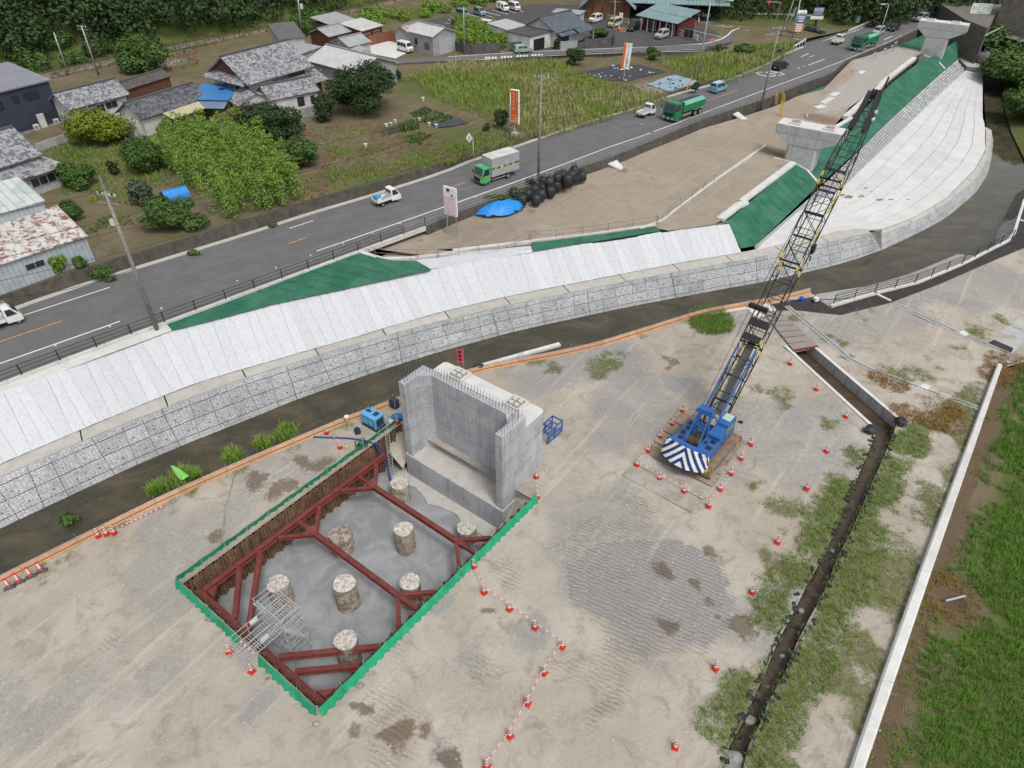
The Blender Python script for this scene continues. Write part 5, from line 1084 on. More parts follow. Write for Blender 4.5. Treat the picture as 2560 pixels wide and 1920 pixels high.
# bridge deck of steel plates over the channel
for i in range(7):
 t0,t1=i / 7+.008,(i+1) / 7-.008;L0,L1=ground('O',-60,60),ground('O',215,405);R0,R1=ground('O',95,70),ground('O',430,370)
 m=MB();q=[L0.lerp(L1,t0),R0.lerp(R1,t0),R0.lerp(R1,t1),L0.lerp(L1,t1)];m.add([p+Vector((0,0,.16)) for p in q]+[p+Vector((0,0,.10)) for p in q],[(0,1,2,3)[::-1],(4,5,1,0)[::-1],(5,6,2,1)[::-1],(6,7,3,2)[::-1],(7,4,0,3)[::-1]])
 o=m.build('deck_plate',mat('deck_plate_steel',(.22,.21,.205),(.24,.18,.15),.75,scale=.8,fine=9,rnd=.1));tag(o,['farthest','second','third','fourth','fifth','sixth','nearest'][i]+' steel deck plate of the channel crossing, counted from the river','steel plate','deck plates over the channel')
o=MB().bar(ground('O',210,412)+Vector((0,0,.06)),ground('O',430,375)+Vector((0,0,.06)),.18,.2).build('edge_beam',M['red']);tag(o,'rusty red edge beam of the plate crossing over the channel','beam')
flat('ramp_slab',[p+Vector((0,0,.06)) for p in line('h','970,465 1500,365 1730,600 1200,690')],M['conc_white'])
kerbrow('white edge strip behind the orange barrier near the crane boom',[p+Vector((0,0,.02)) for p in line('h','0,640 560,540 970,465')],.35,.1,3,'conc_white')
# ------------------------------------------------------------------ orange panel barrier along the river
bar_=thing('river_barrier','long low orange panel barrier with pipe rail along the river edge of the yard','barrier');q=resample(BL,1.8)
for i,(a_,b_) in enumerate(zip(q[:-1],q[1:])):
 d=(b_-a_).normalized();n_=Vector((-d.y,d.x,0));lean=random.uniform(-.03,.03)
 if 24.5 < i*0:pass
 a1,b1=a_.lerp(b_,.006),a_.lerp(b_,.994)
 m=MB();m.add([a1,b1,b1+n_*(.30+lean)+Vector((0,0,.46)),a1+n_*(.30+lean)+Vector((0,0,.46)),a1+n_*.04+Vector((0,0,-.02)),b1+n_*.04+Vector((0,0,-.02)),b1+n_*(.34+lean)+Vector((0,0,.45)),a1+n_*(.34+lean)+Vector((0,0,.45))],[(0,1,2,3),(7,6,5,4),(3,2,6,7),(0,3,7,4),(2,1,5,6)]);m.build('barrier_panel',M['orange'],bar_)
 MB().bar(a_+n_*.12+Vector((0,0,.22)),b_+n_*.12+Vector((0,0,.22)),.05,.05).build('waler',mat('brown_batten',(.20,.11,.06),rough=.8),bar_)
 MB().tube(a_+n_*.34+Vector((0,0,.48)),b_+n_*.34+Vector((0,0,.48)),.025,6).build('top_pipe',M['steel_g'],bar_)
 if i % 3 == 0:MB().tube(a_+n_*.36+Vector((0,0,-1)),a_+n_*.36+Vector((0,0,.85)),.022,6).build('stake',M['steel_g'],bar_)
kerbrow('white concrete ledge behind the orange barrier beside the abutment',[p+Vector((0,0,.1)) for p in line('M','1060,195 1400,100 1728,10')],.45,.25,4,'conc_white')
# ------------------------------------------------------------------ cones and striped bars
def cone_meshes():
 b_=mesh_of(MB().box((0,0,.02),(.38,.38,.04),taper=.94),'cone_base',M['cone_r'],False)
 bands=[(.0,.22,.15,.115,'cone_r'),(.22,.36,.115,.092,'cone_w'),(.36,.44,.092,.079,'cone_r'),(.44,.56,.079,.059,'cone_w'),(.56,.63,.059,.048,'cone_r'),(.63,.70,.048,.036,'cone_w')]
 return b_,[(mesh_of(MB().lathe((0,0,.04),[(r0,z0),(r1,z1)],12),'cone_band',M[c_]),c_) for z0,z1,r0,r1,c_ in bands]
CB,CBN=cone_meshes()
def cone(fr,x,y,lb,grp=None,z=0.0):
 o=thing('traffic_cone',lb,'traffic cone',ground(fr,x,y,z)+Vector((0,0,.06 if fr == 'N' else .02)),PIT_A+random.uniform(-.3,.3),grp);o.scale=(1.12,)*3;link('cone_base',CB,o)
 for me,c_ in CBN:link('red_band' if c_ == 'cone_r' else 'white_band',me,o)
 return o
rope_m={}
def striped(a_,b_,lb,grp,r_=.022,seg=.26,cat='rope',name='striped_rope'):
 root=thing(name,lb,cat,group=grp);L=(b_-a_).length;n=max(2,round(L / seg));P=lambda t:a_.lerp(b_,t)+Vector((0,0,-.12*4*t*(1-t)*(1 if cat == 'rope' else 0)))
 for c_ in ('cone_r','cone_w'):
  m=MB()
  for i in range(n):
   if (i % 2 == 0) == (c_ == 'cone_r'):m.tube(P(i / n),P((i+1) / n),r_,6)
  stuff(m.build('red_lengths' if c_ == 'cone_r' else 'white_lengths',M[c_],root))
 return root
def chain(pts,grp,where,cgrp):
 cs=[]
 for i,(fr,x,y) in enumerate(pts):cs.append(cone(fr,x,y,f'{ORD[i]} cone {where}',cgrp))
 for i,(a_,b_) in enumerate(zip(cs[:-1],cs[1:])):striped(a_.location+Vector((0,0,.70)),b_.location+Vector((0,0,.70)),f'red and white rope after the {ORD[i]} cone {where.split(", counted")[0]}',grp)
 return cs
ORD=['first','second','third','fourth','fifth','sixth','seventh','eighth','ninth','tenth','eleventh']
chain([('Q',288,270),('Q',360,448),('Q',535,565),('Q',711,693),('Q',898,825),('Q',773,1005),('Q',660,1215),('Q',538,1440),('Q',378,1650)],'striped ropes across the open yard','of the yard rope line, counted from the pit','cones of the yard rope line')
chain([('N',707,590),('N',620,705),('N',523,815),('N',416,935),('N',315,1055)],'striped ropes round the crane','on the river side of the crane, counted from the boom','cones round the crane')
chain([('N',318,1058),('N',508,1175),('N',722,1285)][1:],'striped ropes behind the crane','behind the crane counterweight, counted from the left','cones round the crane')
chain([('N',1298,875),('N',1213,1000),('N',1128,1130),('N',1035,1265),('N',935,1410)],'striped ropes beside the crane','on the ditch side of the crane, counted from the boom','cones round the crane')
for a_,b_,lb in (((315,1055),(508,1175),'from the river-side corner to the counterweight'),((722,1285),(935,1410),'from the counterweight to the near corner'),((1298,875),(1140,745),'from the crane cab to the ditch-side corner'),((707,590),(900,680),'crossing in front of the crane boom foot')):striped(ground('N',*a_)+Vector((0,0,.70)),ground('N',*b_)+Vector((0,0,.70)),'red and white rope '+lb,'striped ropes round the crane')
cone('N',905,690,'cone half hidden under the crane boom foot','cones round the crane')
for fr,x,y,lb in (('N',1640,180,'lone cone beside the channel crossing plates'),('O',415,745,'lone cone midway along the yard side of the channel'),('O',667,980,'lone cone near the lower end of the channel'),('O',500,1280,'lone cone on pale earth beyond the crane'),('O',330,1600,'lone cone near the grassy ditch edge right of the crane'),('R',505,105,'lone cone standing in the grass beside the ditch'),('R',328,450,'lone cone at the edge of the grey tread-marked gravel'),('R',75,975,'lone cone close to the weeds at the lower right of the yard'),('Q',1678,1520,'lone cone nearest the bottom edge of the yard')):cone(fr,x,y,lb,'single cones along the yard edge')
a_=cone('L',1303,290,'cone by the orange barrier left of the generator','cones by the pit corner');b_=cone('L',1418,415,'cone midway between the barrier and the green sheet','cones by the pit corner');striped(a_.location+Vector((0,0,.70)),b_.location+Vector((0,0,.70)),'red and white rope between the two cones left of the generator','striped ropes by the pit');striped(b_.location+Vector((0,0,.70)),pit(15.6,14.1,.75),'red and white rope from the cone to the green safety sheet','striped ropes by the pit')
a_=cone('M',1522,1155,'cone at the outer corner of the abutment','cones by the abutment');b_=cone('M',1530,1330,'cone at the end of the green sheet below the abutment','cones by the abutment');striped(a_.location+Vector((0,0,.70)),b_.location+Vector((0,0,.70)),'red and white rope joining the two cones below the abutment','striped ropes by the pit')
cone('P',465,870,'cone on the left of the scaffold bridge entrance','cones at the scaffold stair');cone('P',657,1035,'cone on the right of the scaffold bridge entrance','cones at the scaffold stair')
striped(pit(-.35,7.0,.75),pit(-.35,5.45,.75),'red and white bar closing the scaffold stair entrance','striped bars',.035,.2,'bar','striped_bar')
for i,(x,y) in enumerate(((855,1655),(925,1640),(990,1630))):cone('K',x,y+10,['leftmost','middle','right end'][i]+' of three spare cones lined up along the orange barrier','spare cones by the barrier')
for i in range(6):t=i / 6;a_=ground('K',1030+45*i,1590-22*i)+Vector((0,0,.06));striped(a_,a_+Vector((1.1,.85,.03)),f'{ORD[i]} of the loose red and white bars heaped by the orange barrier','spare striped bars',.035,.16,'bar','striped_bar')
# upright lane dividers on rubber feet at the lower left
pinkr=mat('pink_red_plastic',(.55,.055,.085),(.45,.045,.07),.5,grain=.05);rub=mat('grey_rubber',(.075,.08,.085),(.055,.055,.06),.85,scale=5)
for i,(x,y) in enumerate(((200,710),(390,605),(620,490),(830,385))):
 o=thing('lane_divider',['leftmost','second','third','rightmost'][i]+' of four pink-red lane divider posts on rubber feet','lane divider',ground('c',x,y),R(30),'lane dividers by the river barrier');MB().box((0,0,.05),(.75,.32,.10),taper=.9).build('foot',rub,o);MB().box((0,0,.55),(.22,.09,.95),taper=.8).build('post',pinkr,o);MB().box((0,-.048,.62),(.14,.006,.5)).build('reflective_band',M['cone_w'],o)
# ------------------------------------------------------------------ yard equipment
gen=thing('generator','light blue enclosed diesel generator beside the orange barrier','generator',ground('L',1710,215),R(53));gb=mat('light_blue_paint',(.10,.33,.56),(.08,.28,.5),.5,grain=.06);gd=mat('dark_navy_panel',(.03,.04,.07),(.025,.03,.05),.55)
MB().box((0,0,.12),(1.15,1.75,.24)).build('skid',gd,gen);bo=MB().box((0,0,.78),(1.1,1.7,1.08)).build('housing',gb,gen);md=bo.modifiers.new('b','BEVEL');md.width=.04;md.segments=2
MB().box((-.552,-.05,.72),(.02,1.2,.85)).build('side_panel',gd,bo);MB().box((-.566,-.32,.75),(.02,.5,.65)).build('door',gb,bo);MB().box((-.566,.26,.75),(.02,.5,.65)).build('door',gb,bo);MB().box((0,-.852,.75),(.8,.02,.8)).build('end_panel',gd,bo)
MB().box((.1,-.35,1.335),(.5,.45,.03)).build('top_vent',gd,bo);MB().box((.05,.45,1.335),(.3,.5,.03)).build('top_vent',gd,bo);MB().tube((.35,.6,1.32),(.35,.6,1.5),.06,8).build('exhaust',gd,bo)
pump=thing('water_pump','small dark green engine pump beside the green safety sheet','pump',ground('L',1605,405),.6);gpm=mat('dark_green_paint',(.03,.14,.12),rough=.4);MB().path([(-.4,-.3,.05),(.4,-.3,.05),(.4,.3,.05),(-.4,.3,.05),(-.4,-.3,.05)],.025).tube((-.4,-.3,.05),(-.4,-.3,.6),.025).tube((.4,.3,.05),(.4,.3,.6),.025).tube((.4,-.3,.05),(.4,-.3,.6),.025).tube((-.4,.3,.05),(-.4,.3,.6),.025).path([(-.4,-.3,.6),(.4,-.3,.6),(.4,.3,.6),(-.4,.3,.6),(-.4,-.3,.6)],.025).build('frame',M['black'],pump);MB().box((.05,0,.32),(.5,.42,.42),taper=.85).build('engine',gpm,pump);MB().tube((-.3,0,.25),(-.12,0,.25),.18,12).build('pump_casing',M['black'],pump)
reel=thing('cable_reel','dark blue cable reel lying by the generator','cable reel',ground('L',1570,285)+Vector((0,0,.25)),.4)
for y in (-.16,.16):MB().tube((0,y-.015,0),(0,y+.015,0),.27,16).build('flange',gd,reel)
MB().tube((0,-.16,0),(0,.16,0),.17,14).build('wound_cable',M['black'],reel);MB().bar((-.25,-.2,-.23),(.25,-.2,-.23),.05).bar((-.25,.2,-.23),(.25,.2,-.23),.05).build('stand',gd,reel)
bk=thing('bucket','yellow and white bucket standing on the orange barrier','bucket',ground('L',1480,180,.3));MB().lathe((0,0,0),[(.15,0),(.2,.42)],14).build('bucket_body',mat('yellow_label',(.55,.36,.04),rough=.5),bk);MB().lathe((0,0,.42),[(.2,0),(.215,.03),(.2,.1)],14).build('rim',M['cone_w'],bk)
bp2=thing('blue_tarp','bundle of bright blue sheet in the corner by the abutment','tarp',ground('L',1920,170));M['tarp']=mat('blue_tarp_cloth',(.01,.17,.50),(.015,.22,.6),.5,scale=3,fine=14,spec=.35);lump(.5,.35,.3,12,6,.25).build('folded_sheet',M['tarp'],bp2,smooth=True);lump(.28,.24,.2,10,5,.15).build('white_sack',M['cone_w'],bp2,mw=Matrix.Translation((-.55,-.45,0)))
cone('L',1915,200,'small cone standing among the blue sheet at the abutment corner')
bx=thing('mesh_crate','dark steel crate behind the abutment by the orange barrier','crate',ground('M',300,545),R(52));MB().box((0,0,.45),(.5,.7,.9)).build('panel',gd,bx)
for x in (-.27,.27):
 for y in (-.37,.37):MB().tube((x,y,0),(x,y,1.05),.02,5).build('leg',M['scaf'],bx)
fr2=thing('cradle_frame','blue steel cradle frame lying behind the abutment','cradle',ground('M',1640,790),PIT_A)
for x in (-1.0,0,1.0):
 for y in (-.5,.5):MB().bar((x,y,0),(x,y,1.2),.09).build('post',M['blue'],fr2)
for z in (.08,.6,1.2):
 for y in (-.5,.5):MB().bar((-1.05,y,z),(1.05,y,z),.09).build('rail',M['blue'],fr2)
for x in (-1.0,-.3,.4,1.0):MB().bar((x,-.5,1.2),(x,.5,1.2),.09).build('cross_bar',M['blue'],fr2)
MB().bar((-1,-.5,.1),(0,-.5,1.15),.06).bar((1,-.5,.1),(0,-.5,1.15),.06).build('brace',M['blue'],fr2)
hose=mat('blue_layflat_hose',(.025,.06,.22),(.02,.045,.17),.5,grain=.05);gh=mat('grey_brown_hose',(.26,.235,.20),(.2,.18,.15),.7)
tag(MB().path([p+Vector((0,0,.07)) for p in smooth(line('L','1190,325 1330,330 1500,335 1600,350 1700,380 1760,395'),.4,2)]+[pit(17.3,13.8,.3),pit(17.5,13.5,-1.0),pit(17.7,13.0,-2.6),pit(17.3,12.5,ZF+.1)],.075,8).build('hose',hose),'blue hose running from the barrier past the pump into the pit','hose')
tag(MB().path([p+Vector((0,0,.05)) for p in smooth(line('L','512,600 495,680 470,800 430,920 415,1050 410,1150 385,1260 335,1370'),.4,3)],.05,8).build('hose',gh),'pale grey hose lying across the earth left of the pit','hose')
tag(MB().path([p+Vector((0,0,.05)) for p in smooth(line('J','170,1352 280,1350 390,1352 560,1345 750,1335'),.5,1)],.045,8).build('hose',hose),'thin blue hose lying over the path by the river','hose')
ep=thing('engine_pump','white and black engine pump on the dark path beside the river','pump',ground('J',408,1362),.5);MB().box((0,0,.3),(.6,.45,.4),taper=.8).build('engine',M['cone_w'],ep);MB().box((0,0,.08),(.7,.5,.12)).build('base',M['black'],ep);MB().tube((-.45,0,.2),(-.2,0,.2),.14,10).build('casing',M['black'],ep)
bl=thing('blue_drum','small blue plastic drum on the path by the river hose','drum',ground('J',285,1360));MB().lathe((0,0,0),[(.25,0),(.27,.1),(.27,.45),(.22,.52)],14).build('drum_body',mat('blue_plastic',(.02,.08,.34),rough=.4),bl)
bw=thing('black_buoy','black rounded bag on the riverbank behind the abutment','bag',ground('M',1030,215));lump(.55,.35,.3,12,6,.1).build('bag_body',M['bag'],bw,smooth=True)
# flags
fl=thing('net_flag','limp lime green net flag on a stake at the river edge','flag',ground('K',1573,1215),.4);MB().tube((0,0,0),(-.25,0,2.1),.02,6).build('pole',M['steel_g'],fl);m=MB();lime=mat('lime_green_net',(.20,.52,.10),(.26,.6,.15),.7,scale=8)
vs=[]
for j in range(7):
 for i in range(4):vs.append((-.25+.04*j-.03*math.sin(j)+i*(.07+.035*j*(j < 6)),.05*math.sin(i*2+j),2.1-.27*j))
m.add(vs,[(j*4+i,j*4+i+1,(j+1)*4+i+1,(j+1)*4+i) for j in range(6) for i in range(3)]);m.build('net',lime,fl)
rs=thing('warning_banner','red vertical banner sign on a post behind the abutment','banner',ground('Y',1470,1010),R(-10));MB().tube((.3,0,0),(.3,0,3.1),.03,6).build('pole',M['steel_g'],rs);ban=MB().box((0,-.04,2.25),(.55,.02,1.5)).build('banner',mat('red_banner',(.62,.06,.11),rough=.6),rs)
for k in range(3):MB().box((0,-.055,2.7-k*.42),(.26,.006,.28)).build('letter',M['black'],ban)
# ------------------------------------------------------------------ railings
def railing(name,label,pts,spacing,h,rails,m,r_=.03,pr=.035,dz=0,flat_=False):
 root=thing(name,label,'railing');q=resample(pts,spacing)
 for p in q:MB().bar(p+Vector((0,0,dz)),p+Vector((0,0,dz+h)),pr*2).build('post',m,root)
 for z in rails:
  for a_,b_ in zip(q[:-1],q[1:]):MB().tube(a_+Vector((0,0,dz+z)),b_+Vector((0,0,dz+z)),r_,6).build('rail',m,root)
 return root
M['gal']=mat('dull_galvanised_rail',(.30,.295,.285),(.22,.21,.20),.6,.3,scale=3)
railing('black_railing','black three-rail railing on the white kerb beside the road',[p+Vector((0,0,.12)) for p in KERB],3.0,1.1,(.35,.7,1.05),M['black'],.028,.04)
RG=[p for p in resample(OE,1.0) if-12.5 < p.x < 97]
railing('grey_railing','long grey four-rail railing on the stained shoulder wall',RG,3.0,1.15,(.12,.45,.8,1.12),M['gal'],.028,.035,.05)
railing('path_railing','black railing curving along the riverside path',[p+Vector((0,0,.25)) for p in line('J','560,1395 920,1300 1280,1212 1680,1048 1900,932 2100,830')],2.9,1.15,(.3,.6,.9,1.12),M['black'],.03,.035)
M['pipe']=mat('rusty_scaffold_pipe',(.20,.17,.14),(.15,.10,.07),.7,.2,scale=5)
railing('pipe_railing','scaffold pipe railing round the corner of the gravel platform',line('G','1180,915,3.45 1260,975,3.2 1460,980,3.0 1735,990,2.85 1965,970,2.75 2200,945,2.7 H:260,1360,2.7 495,1335,2.65 715,1255,2.6'),2.2,1.1,(.5,1.0),M['pipe'],.022,.024)
railing('pipe_railing','scaffold pipe railing above the narrow green strip',line('H','700,1240,2.7 975,1225,2.6 1330,1180,2.55 1530,1150,2.5 1800,1105,2.5'),3.2,1.1,(.5,1.0),M['pipe'],.022,.024)
railing('pipe_railing','scaffold pipe railing on the straight kerb up the gravel',line('I','145,1325,2.5 240,1240,2.5 340,1165,2.48 640,945,2.45'),3.4,1.1,(.5,1.0),M['pipe'],.02,.022)
railing('pipe_railing','scaffold pipe railing along the concrete block row of the ramp',line('b','220,1060,2.9 430,890,3.0 620,740,3.15 850,500,3.3'),2.2,1.0,(.5,.95),M['pipe'],.022,.024)
railing('pipe_railing','short scaffold rail across the end of the gravel ramp',line('b','600,380,3.3 830,430,3.2'),3.0,.9,(.4,.85),M['pipe'],.022,.024)
# concrete block rows on the ramp
def blockrow(lbs,quads,grp):
 for lb,(a_,b_),w,h in lbs:
  o=MB().bar(a_.lerp(b_,.01),a_.lerp(b_,.99),w,h).build('concrete_block',M['conc_white']);md=o.modifiers.new('b','BEVEL');md.width=.03;tag(o,lb,'concrete block',grp)
z_=2.7
L_=line('I','1510,318,2.55 1590,300,2.6 1570,280,2.6 1660,230,2.65 1655,215,2.65 1740,165,2.7 1735,150,2.7 1830,90,2.75 1830,65,2.8 1930,0,2.85')
nm=['nearest','second','third','fourth','fifth']
blockrow([(f'{nm[i]} white concrete block of the row on the road side of the ramp',(L_[2*i],L_[2*i+1]),1.0,.5) for i in range(5)],None,'concrete blocks edging the ramp')
R_=resample(line('b','I:1770,395,2.5 1850,330,2.5 b:40,1140,2.75 220,1000,2.85 250,930,2.9 420,800,3.0 500,735,3.05 830,485,3.2'),3.6)
blockrow([(f'{ORD[i] if i < 11 else "last"} white concrete block from the crane boom in the row above the green slope',(a_,b_),.9,.62) for i,(a_,b_) in enumerate(zip(R_[:-1],R_[1:])) if i < 12],None,'concrete blocks above the green slope')
B1=line('I','690,1275,2.45 770,1215,2.45 840,1160,2.42 915,1125,2.42')
blockrow([(f'{["nearest", "middle", "farther"][i]} grey block at the foot of the white kerb row above the green slope',(B1[i],B1[i+1]),.95,.4) for i in range(3)],None,'blocks at the corner of the platform')
kb2=kerbrow('white precast kerb row with lifting holes above the steep green sheet',line('I','880,1120,2.45 1325,785,2.45'),.85,.35,2.0,'conc_white')
kerbrow('white precast kerb between the first pier and the ramp',line('I','1690,478,2.4 1830,395,2.5'),.6,.3,2.0,'conc_white')
# ------------------------------------------------------------------ hammerhead piers
def pier(label,A,B,za,topw,zcap,zmid,zbase,colL,colR,depth,pads):
 """A, B: ends of the cap top edge (world xy); cap depth across"""
 a_,b_=Vector((A.x,A.y,0)),Vector((B.x,B.y,0));L=(b_-a_).length;d=(b_-a_) / L;ang=math.atan2(d.y,d.x);root=thing('bridge_pier',label,'pier',a_+Vector((0,0,0)),ang)
 n_=Vector((-d.y,d.x,0))
 prof=[(0,za),(L,za),(L,za-topw),(colR,zmid),(colL,zmid),(0,za-topw)]
 o=MB().side(prof,0,depth).build('cap',M['conc'],root);md=o.modifiers.new('b','BEVEL');md.width=.06
 c_=MB();c_.prism([(colL,.25),(colL+.3,.0),(colR-.3,.0),(colR,.25),(colR,depth-.2),(colL,depth-.2)],zbase,zmid+.01).build('column',M['conc'],root)
 MB().box((L/2,depth/2,za+.012),(L-.1,depth-.1,.03)).build('cap_top',M['conc_white'],root)
 for x in pads:
  p=MB().box((x,depth/2,za+.14),(1.5,depth*.62,.24)).build('bearing_pedestal',M['conc_white'],root);MB().box((x,depth/2,za+.27),(1.1,depth*.42,.03)).build('grout_pad',pinkm,p)
 for z in (za-topw,zmid):MB().box(((colL+colR)/2 if z == zmid else L/2,-.006,z),((colR-colL) if z == zmid else L,.01,.03)).build('form_joint',jm,root)
 for k in range(5):x=L*(k+1) / 6;MB().box((x,-.006,za-topw/2),(.02,.01,topw)).build('form_joint',jm,root)
 return root
pier('grey hammerhead bridge pier standing by the crane boom on the gravel platform',Vector((36.95,100.2,0)),Vector((44.4,95.25,0)),7.2,1.15,7.2,4.6,.6,2.05,6.15,2.9,(2.2,6.8))
pier('far grey hammerhead bridge pier next to the road bridge',Vector((82.2,157.9,0)),Vector((89.7,153.0,0)),8.8,1.35,8.8,6.0,.6,1.9,6.3,2.6,(2.0,6.6))
# concrete wing slabs leaning on the shoulder wall
for lb,t in (('pale triangular concrete wing slab leaning on the shoulder wall near the green dump truck','I:790,355,2.9 840,335,3.0 960,432,2.3 925,440,2.3'),('pale triangular concrete wing slab with a blue bottle, left of the yellow posts','H:1335,560,3.0 1435,522,3.05 1515,615,2.55 1485,632,2.5')):
 q=line('I',t);o=MB().add(q+[p+Vector((0,0,-.25)) for p in q],[(0,1,2,3),(4,5,1,0),(5,6,2,1),(6,7,3,2),(7,4,0,3)]).build('wing_slab',M['conc_white']);tag(o,lb,'concrete slab')
 bm=bmesh.new();bm.from_mesh(o.data);bmesh.ops.recalc_face_normals(bm,faces=bm.faces);bm.to_mesh(o.data);bm.free()
w_=line('D','2250,985,2.6 2212,870,3.3');
tag(MB().add(line('E','0,960,2.5 140,830,2.6 240,810,3.3 235,905,2.6 100,965,2.4'),[(0,1,2,3,4)]).build('wing_slab',M['conc_old']),'weathered concrete wing wall below the road at the block row','concrete slab')
# ------------------------------------------------------------------ old road bridge at the far right
ob=thing('bridge_abutment','old weathered concrete bridge abutment rising from the river beside the far pier','abutment')
q=[ground('b',1222,515,.2),ground('b',1525,655,.2),ground('b',1640,560,.2)+Vector((3,6,0)),Vector((118,190,0)),Vector((100,186,0))]
MB().prism(q,-2.6,7.0).build('abutment_wall',M['conc_old'],ob);q=[ground('b',1290,600,-.2),ground('b',1410,748,-.6),ground('b',1640,782,-.6),ground('b',1680,680,-.6),ground('b',1700,560,0)];MB().prism(q,-3,.1).build('abutment_footing',M['coping'],ob)
MB().bar(q[2]+Vector((0,4,6.2)),q[2]+Vector((8,12,6.2)),.2).build('ladder_frame',M['scaf'],ob)
pp_=thing('pipe_bridge','silver pipe bridge with walkway crossing the river at the right edge','pipe bridge');a_,b_=ground('b',1590,575,1.0),ground('b',2420,740,1.0)
MB().tube(a_,b_,1.05,20).build('pipe',mat('silver_pipe',(.45,.46,.47),(.36,.37,.38),.4,.5,scale=2),pp_,smooth=True)
d_=(b_-a_).normalized();s_=Vector((-d_.y,d_.x,0))
MB().bar(a_+s_*2.4+Vector((0,0,.6)),b_+s_*2.4+Vector((0,0,.6)),1.9,.15).build('walkway',M['steel_g'],pp_)
for k in range(9):
 p=a_.lerp(b_,k / 8)+s_*1.5+Vector((0,0,.6));MB().tube(p,p+Vector((0,0,1.2)),.05,6).build('rail_post',M['steel_g'],pp_);MB().bar(p-s_*1.5,p+s_*2,.15).build('bracket',M['steel_g'],pp_)
for z in (1.2,1.8):MB().tube(a_+s_*1.5+Vector((0,0,z)),b_+s_*1.5+Vector((0,0,z)),.05,6).build('handrail',M['steel_g'],pp_)
for k in (.35,.75):p=a_.lerp(b_,k);MB().box(p+Vector((1,5,-2)),(2.2,6,4.5),.6).build('pier_column',M['conc_old'],pp_)
# far bank land on the right, beyond the river
fb=line('E','1740,380,4 1830,360,4 2060,60,4')+[Vector((150,420,4)),Vector((420,420,4)),Vector((330,150,3)),Vector((150,128,1))]+line('b','2212,760,1 2212,470,2.5 1760,330,3.5')
def fb_z(P):return np.interp(P[:,1],[110,150,178,200,300],[.2,1.0,3.8,4.2,6])
struct(sheet('far_bank',[Vector((p.x,p.y,0)) for p in fb],4,fb_z,M['land'],attr=lambda P:np.c_[np.ones(len(P)),np.zeros(len(P)),np.zeros(len(P)),np.zeros(len(P))]))
rbank=line('b','2000,830,-2 1930,1000,-2 1960,1300,-2 2050,1600,-2')+line('s','2575,420,-2')+[Vector((150,125,-2)),Vector((170,160,-2))]
struct(sheet('right_bank',[Vector((p.x,p.y,0)) for p in rbank],3,lambda P:-2.2+.25*np.clip(dist_poly(P,[(p.x,p.y) for p in rbank[:5]]),0,12),M['land'],attr=lambda P:np.c_[np.ones(len(P)),np.zeros((len(P),3))]))
bld=thing('concrete_building','grey concrete pump house with one white door at the top right','building');bq=[ground('E',1840,345,4.2),ground('E',2330,425,4.2)];d_=(bq[1]-bq[0]).normalized();n_=Vector((-d_.y,d_.x,0));hgt=8.5
MB().prism([bq[0],bq[1],bq[1]+n_*9,bq[0]+n_*9],3,4.2+hgt).build('wall',M['conc_old'],bld);MB().prism([bq[0]-d_*.3-n_*.3,bq[1]+d_*.3-n_*.3,bq[1]+d_*.3+n_*9.3,bq[0]-d_*.3+n_*9.3],4.2+hgt,4.5+hgt).build('roof',M['coping'],bld)
dp=bq[0]+d_*13.2-n_*.06;MB().box(dp+Vector((0,0,1.9)),(2.0,.12,4.0),math.atan2(d_.y,d_.x)).build('door',M['conc_white'],bld)
flat('access_road',line('E','1850,350,4.25 2212,440,4.25 2300,520,4.25 2080,450,4.25 1840,400,4.25'),M['conc_old'])
# bridge footway girder and white guard rails by the junction
br=thing('footbridge','brown footway bridge with steel pipe girder beyond the far pier','bridge');a_,b_=ground('E',1330,235,4.2),ground('E',1720,-60,4.2)
MB().bar(a_,b_,3.2,.4).build('deck',mat('brown_deck',(.15,.115,.09),(.11,.09,.075),.9,scale=1),br);MB().tube(a_+Vector((2.6,-1.4,-.4)),b_+Vector((2.6,-1.4,-.4)),.5,12).build('girder_pipe',M['steel_g'],br)
for z in (.6,1.2):MB().tube(a_+Vector((1.6,-.9,z)),b_+Vector((1.6,-.9,z)),.06,6).build('handrail',M['steel_g'],br);MB().tube(a_+Vector((-1.6,.9,z)),b_+Vector((-1.6,.9,z)),.06,6).build('handrail',M['steel_g'],br)
gw=mat('white_guard_rail',(.55,.56,.56),(.46,.46,.45),.5,scale=3)
def guard(label,pts,h=.8,step=4.0):
 root=thing('guard_rail',label,'guard rail');q=resample(pts,step)
 for p in q:MB().tube(p,p+Vector((0,0,h)),.07,6).build('post',gw,root)
 for a_,b_ in zip(q[:-1],q[1:]):MB().bar(a_+Vector((0,-.08,h-.12)),b_+Vector((0,-.08,h-.12)),.06,.42).build('beam',gw,root)
guard('long white guard rail sweeping behind the junction under the wood',line('D','400,85,4.7 790,150,4.6 1190,205,4.3 1700,215,4.2 2100,230,4.0'),1.0);guard('second white guard rail higher up behind the junction',line('D','400,50,5.2 900,130,5.0 1230,175,4.6'),1.0)
guard('white guard rail beside the bend at the top of the main road',line('E','50,225,3.6 220,225,3.5 490,130,3.5'),1.0);guard('pale guard rail along the far side of the main road',line('E','180,390,3.45 500,250,3.45 740,170,3.45 1080,10,3.45'),.8)
guard('short white guard rail at the junction corner by the grass island',line('D','1765,580,3.5 1900,500,3.5'),1.0,1.8)
flat('grass_island',line('D','1350,400,3.5 1560,395,3.5 1730,440,3.5 1660,470,3.5 1380,470,3.5'),M['land'])
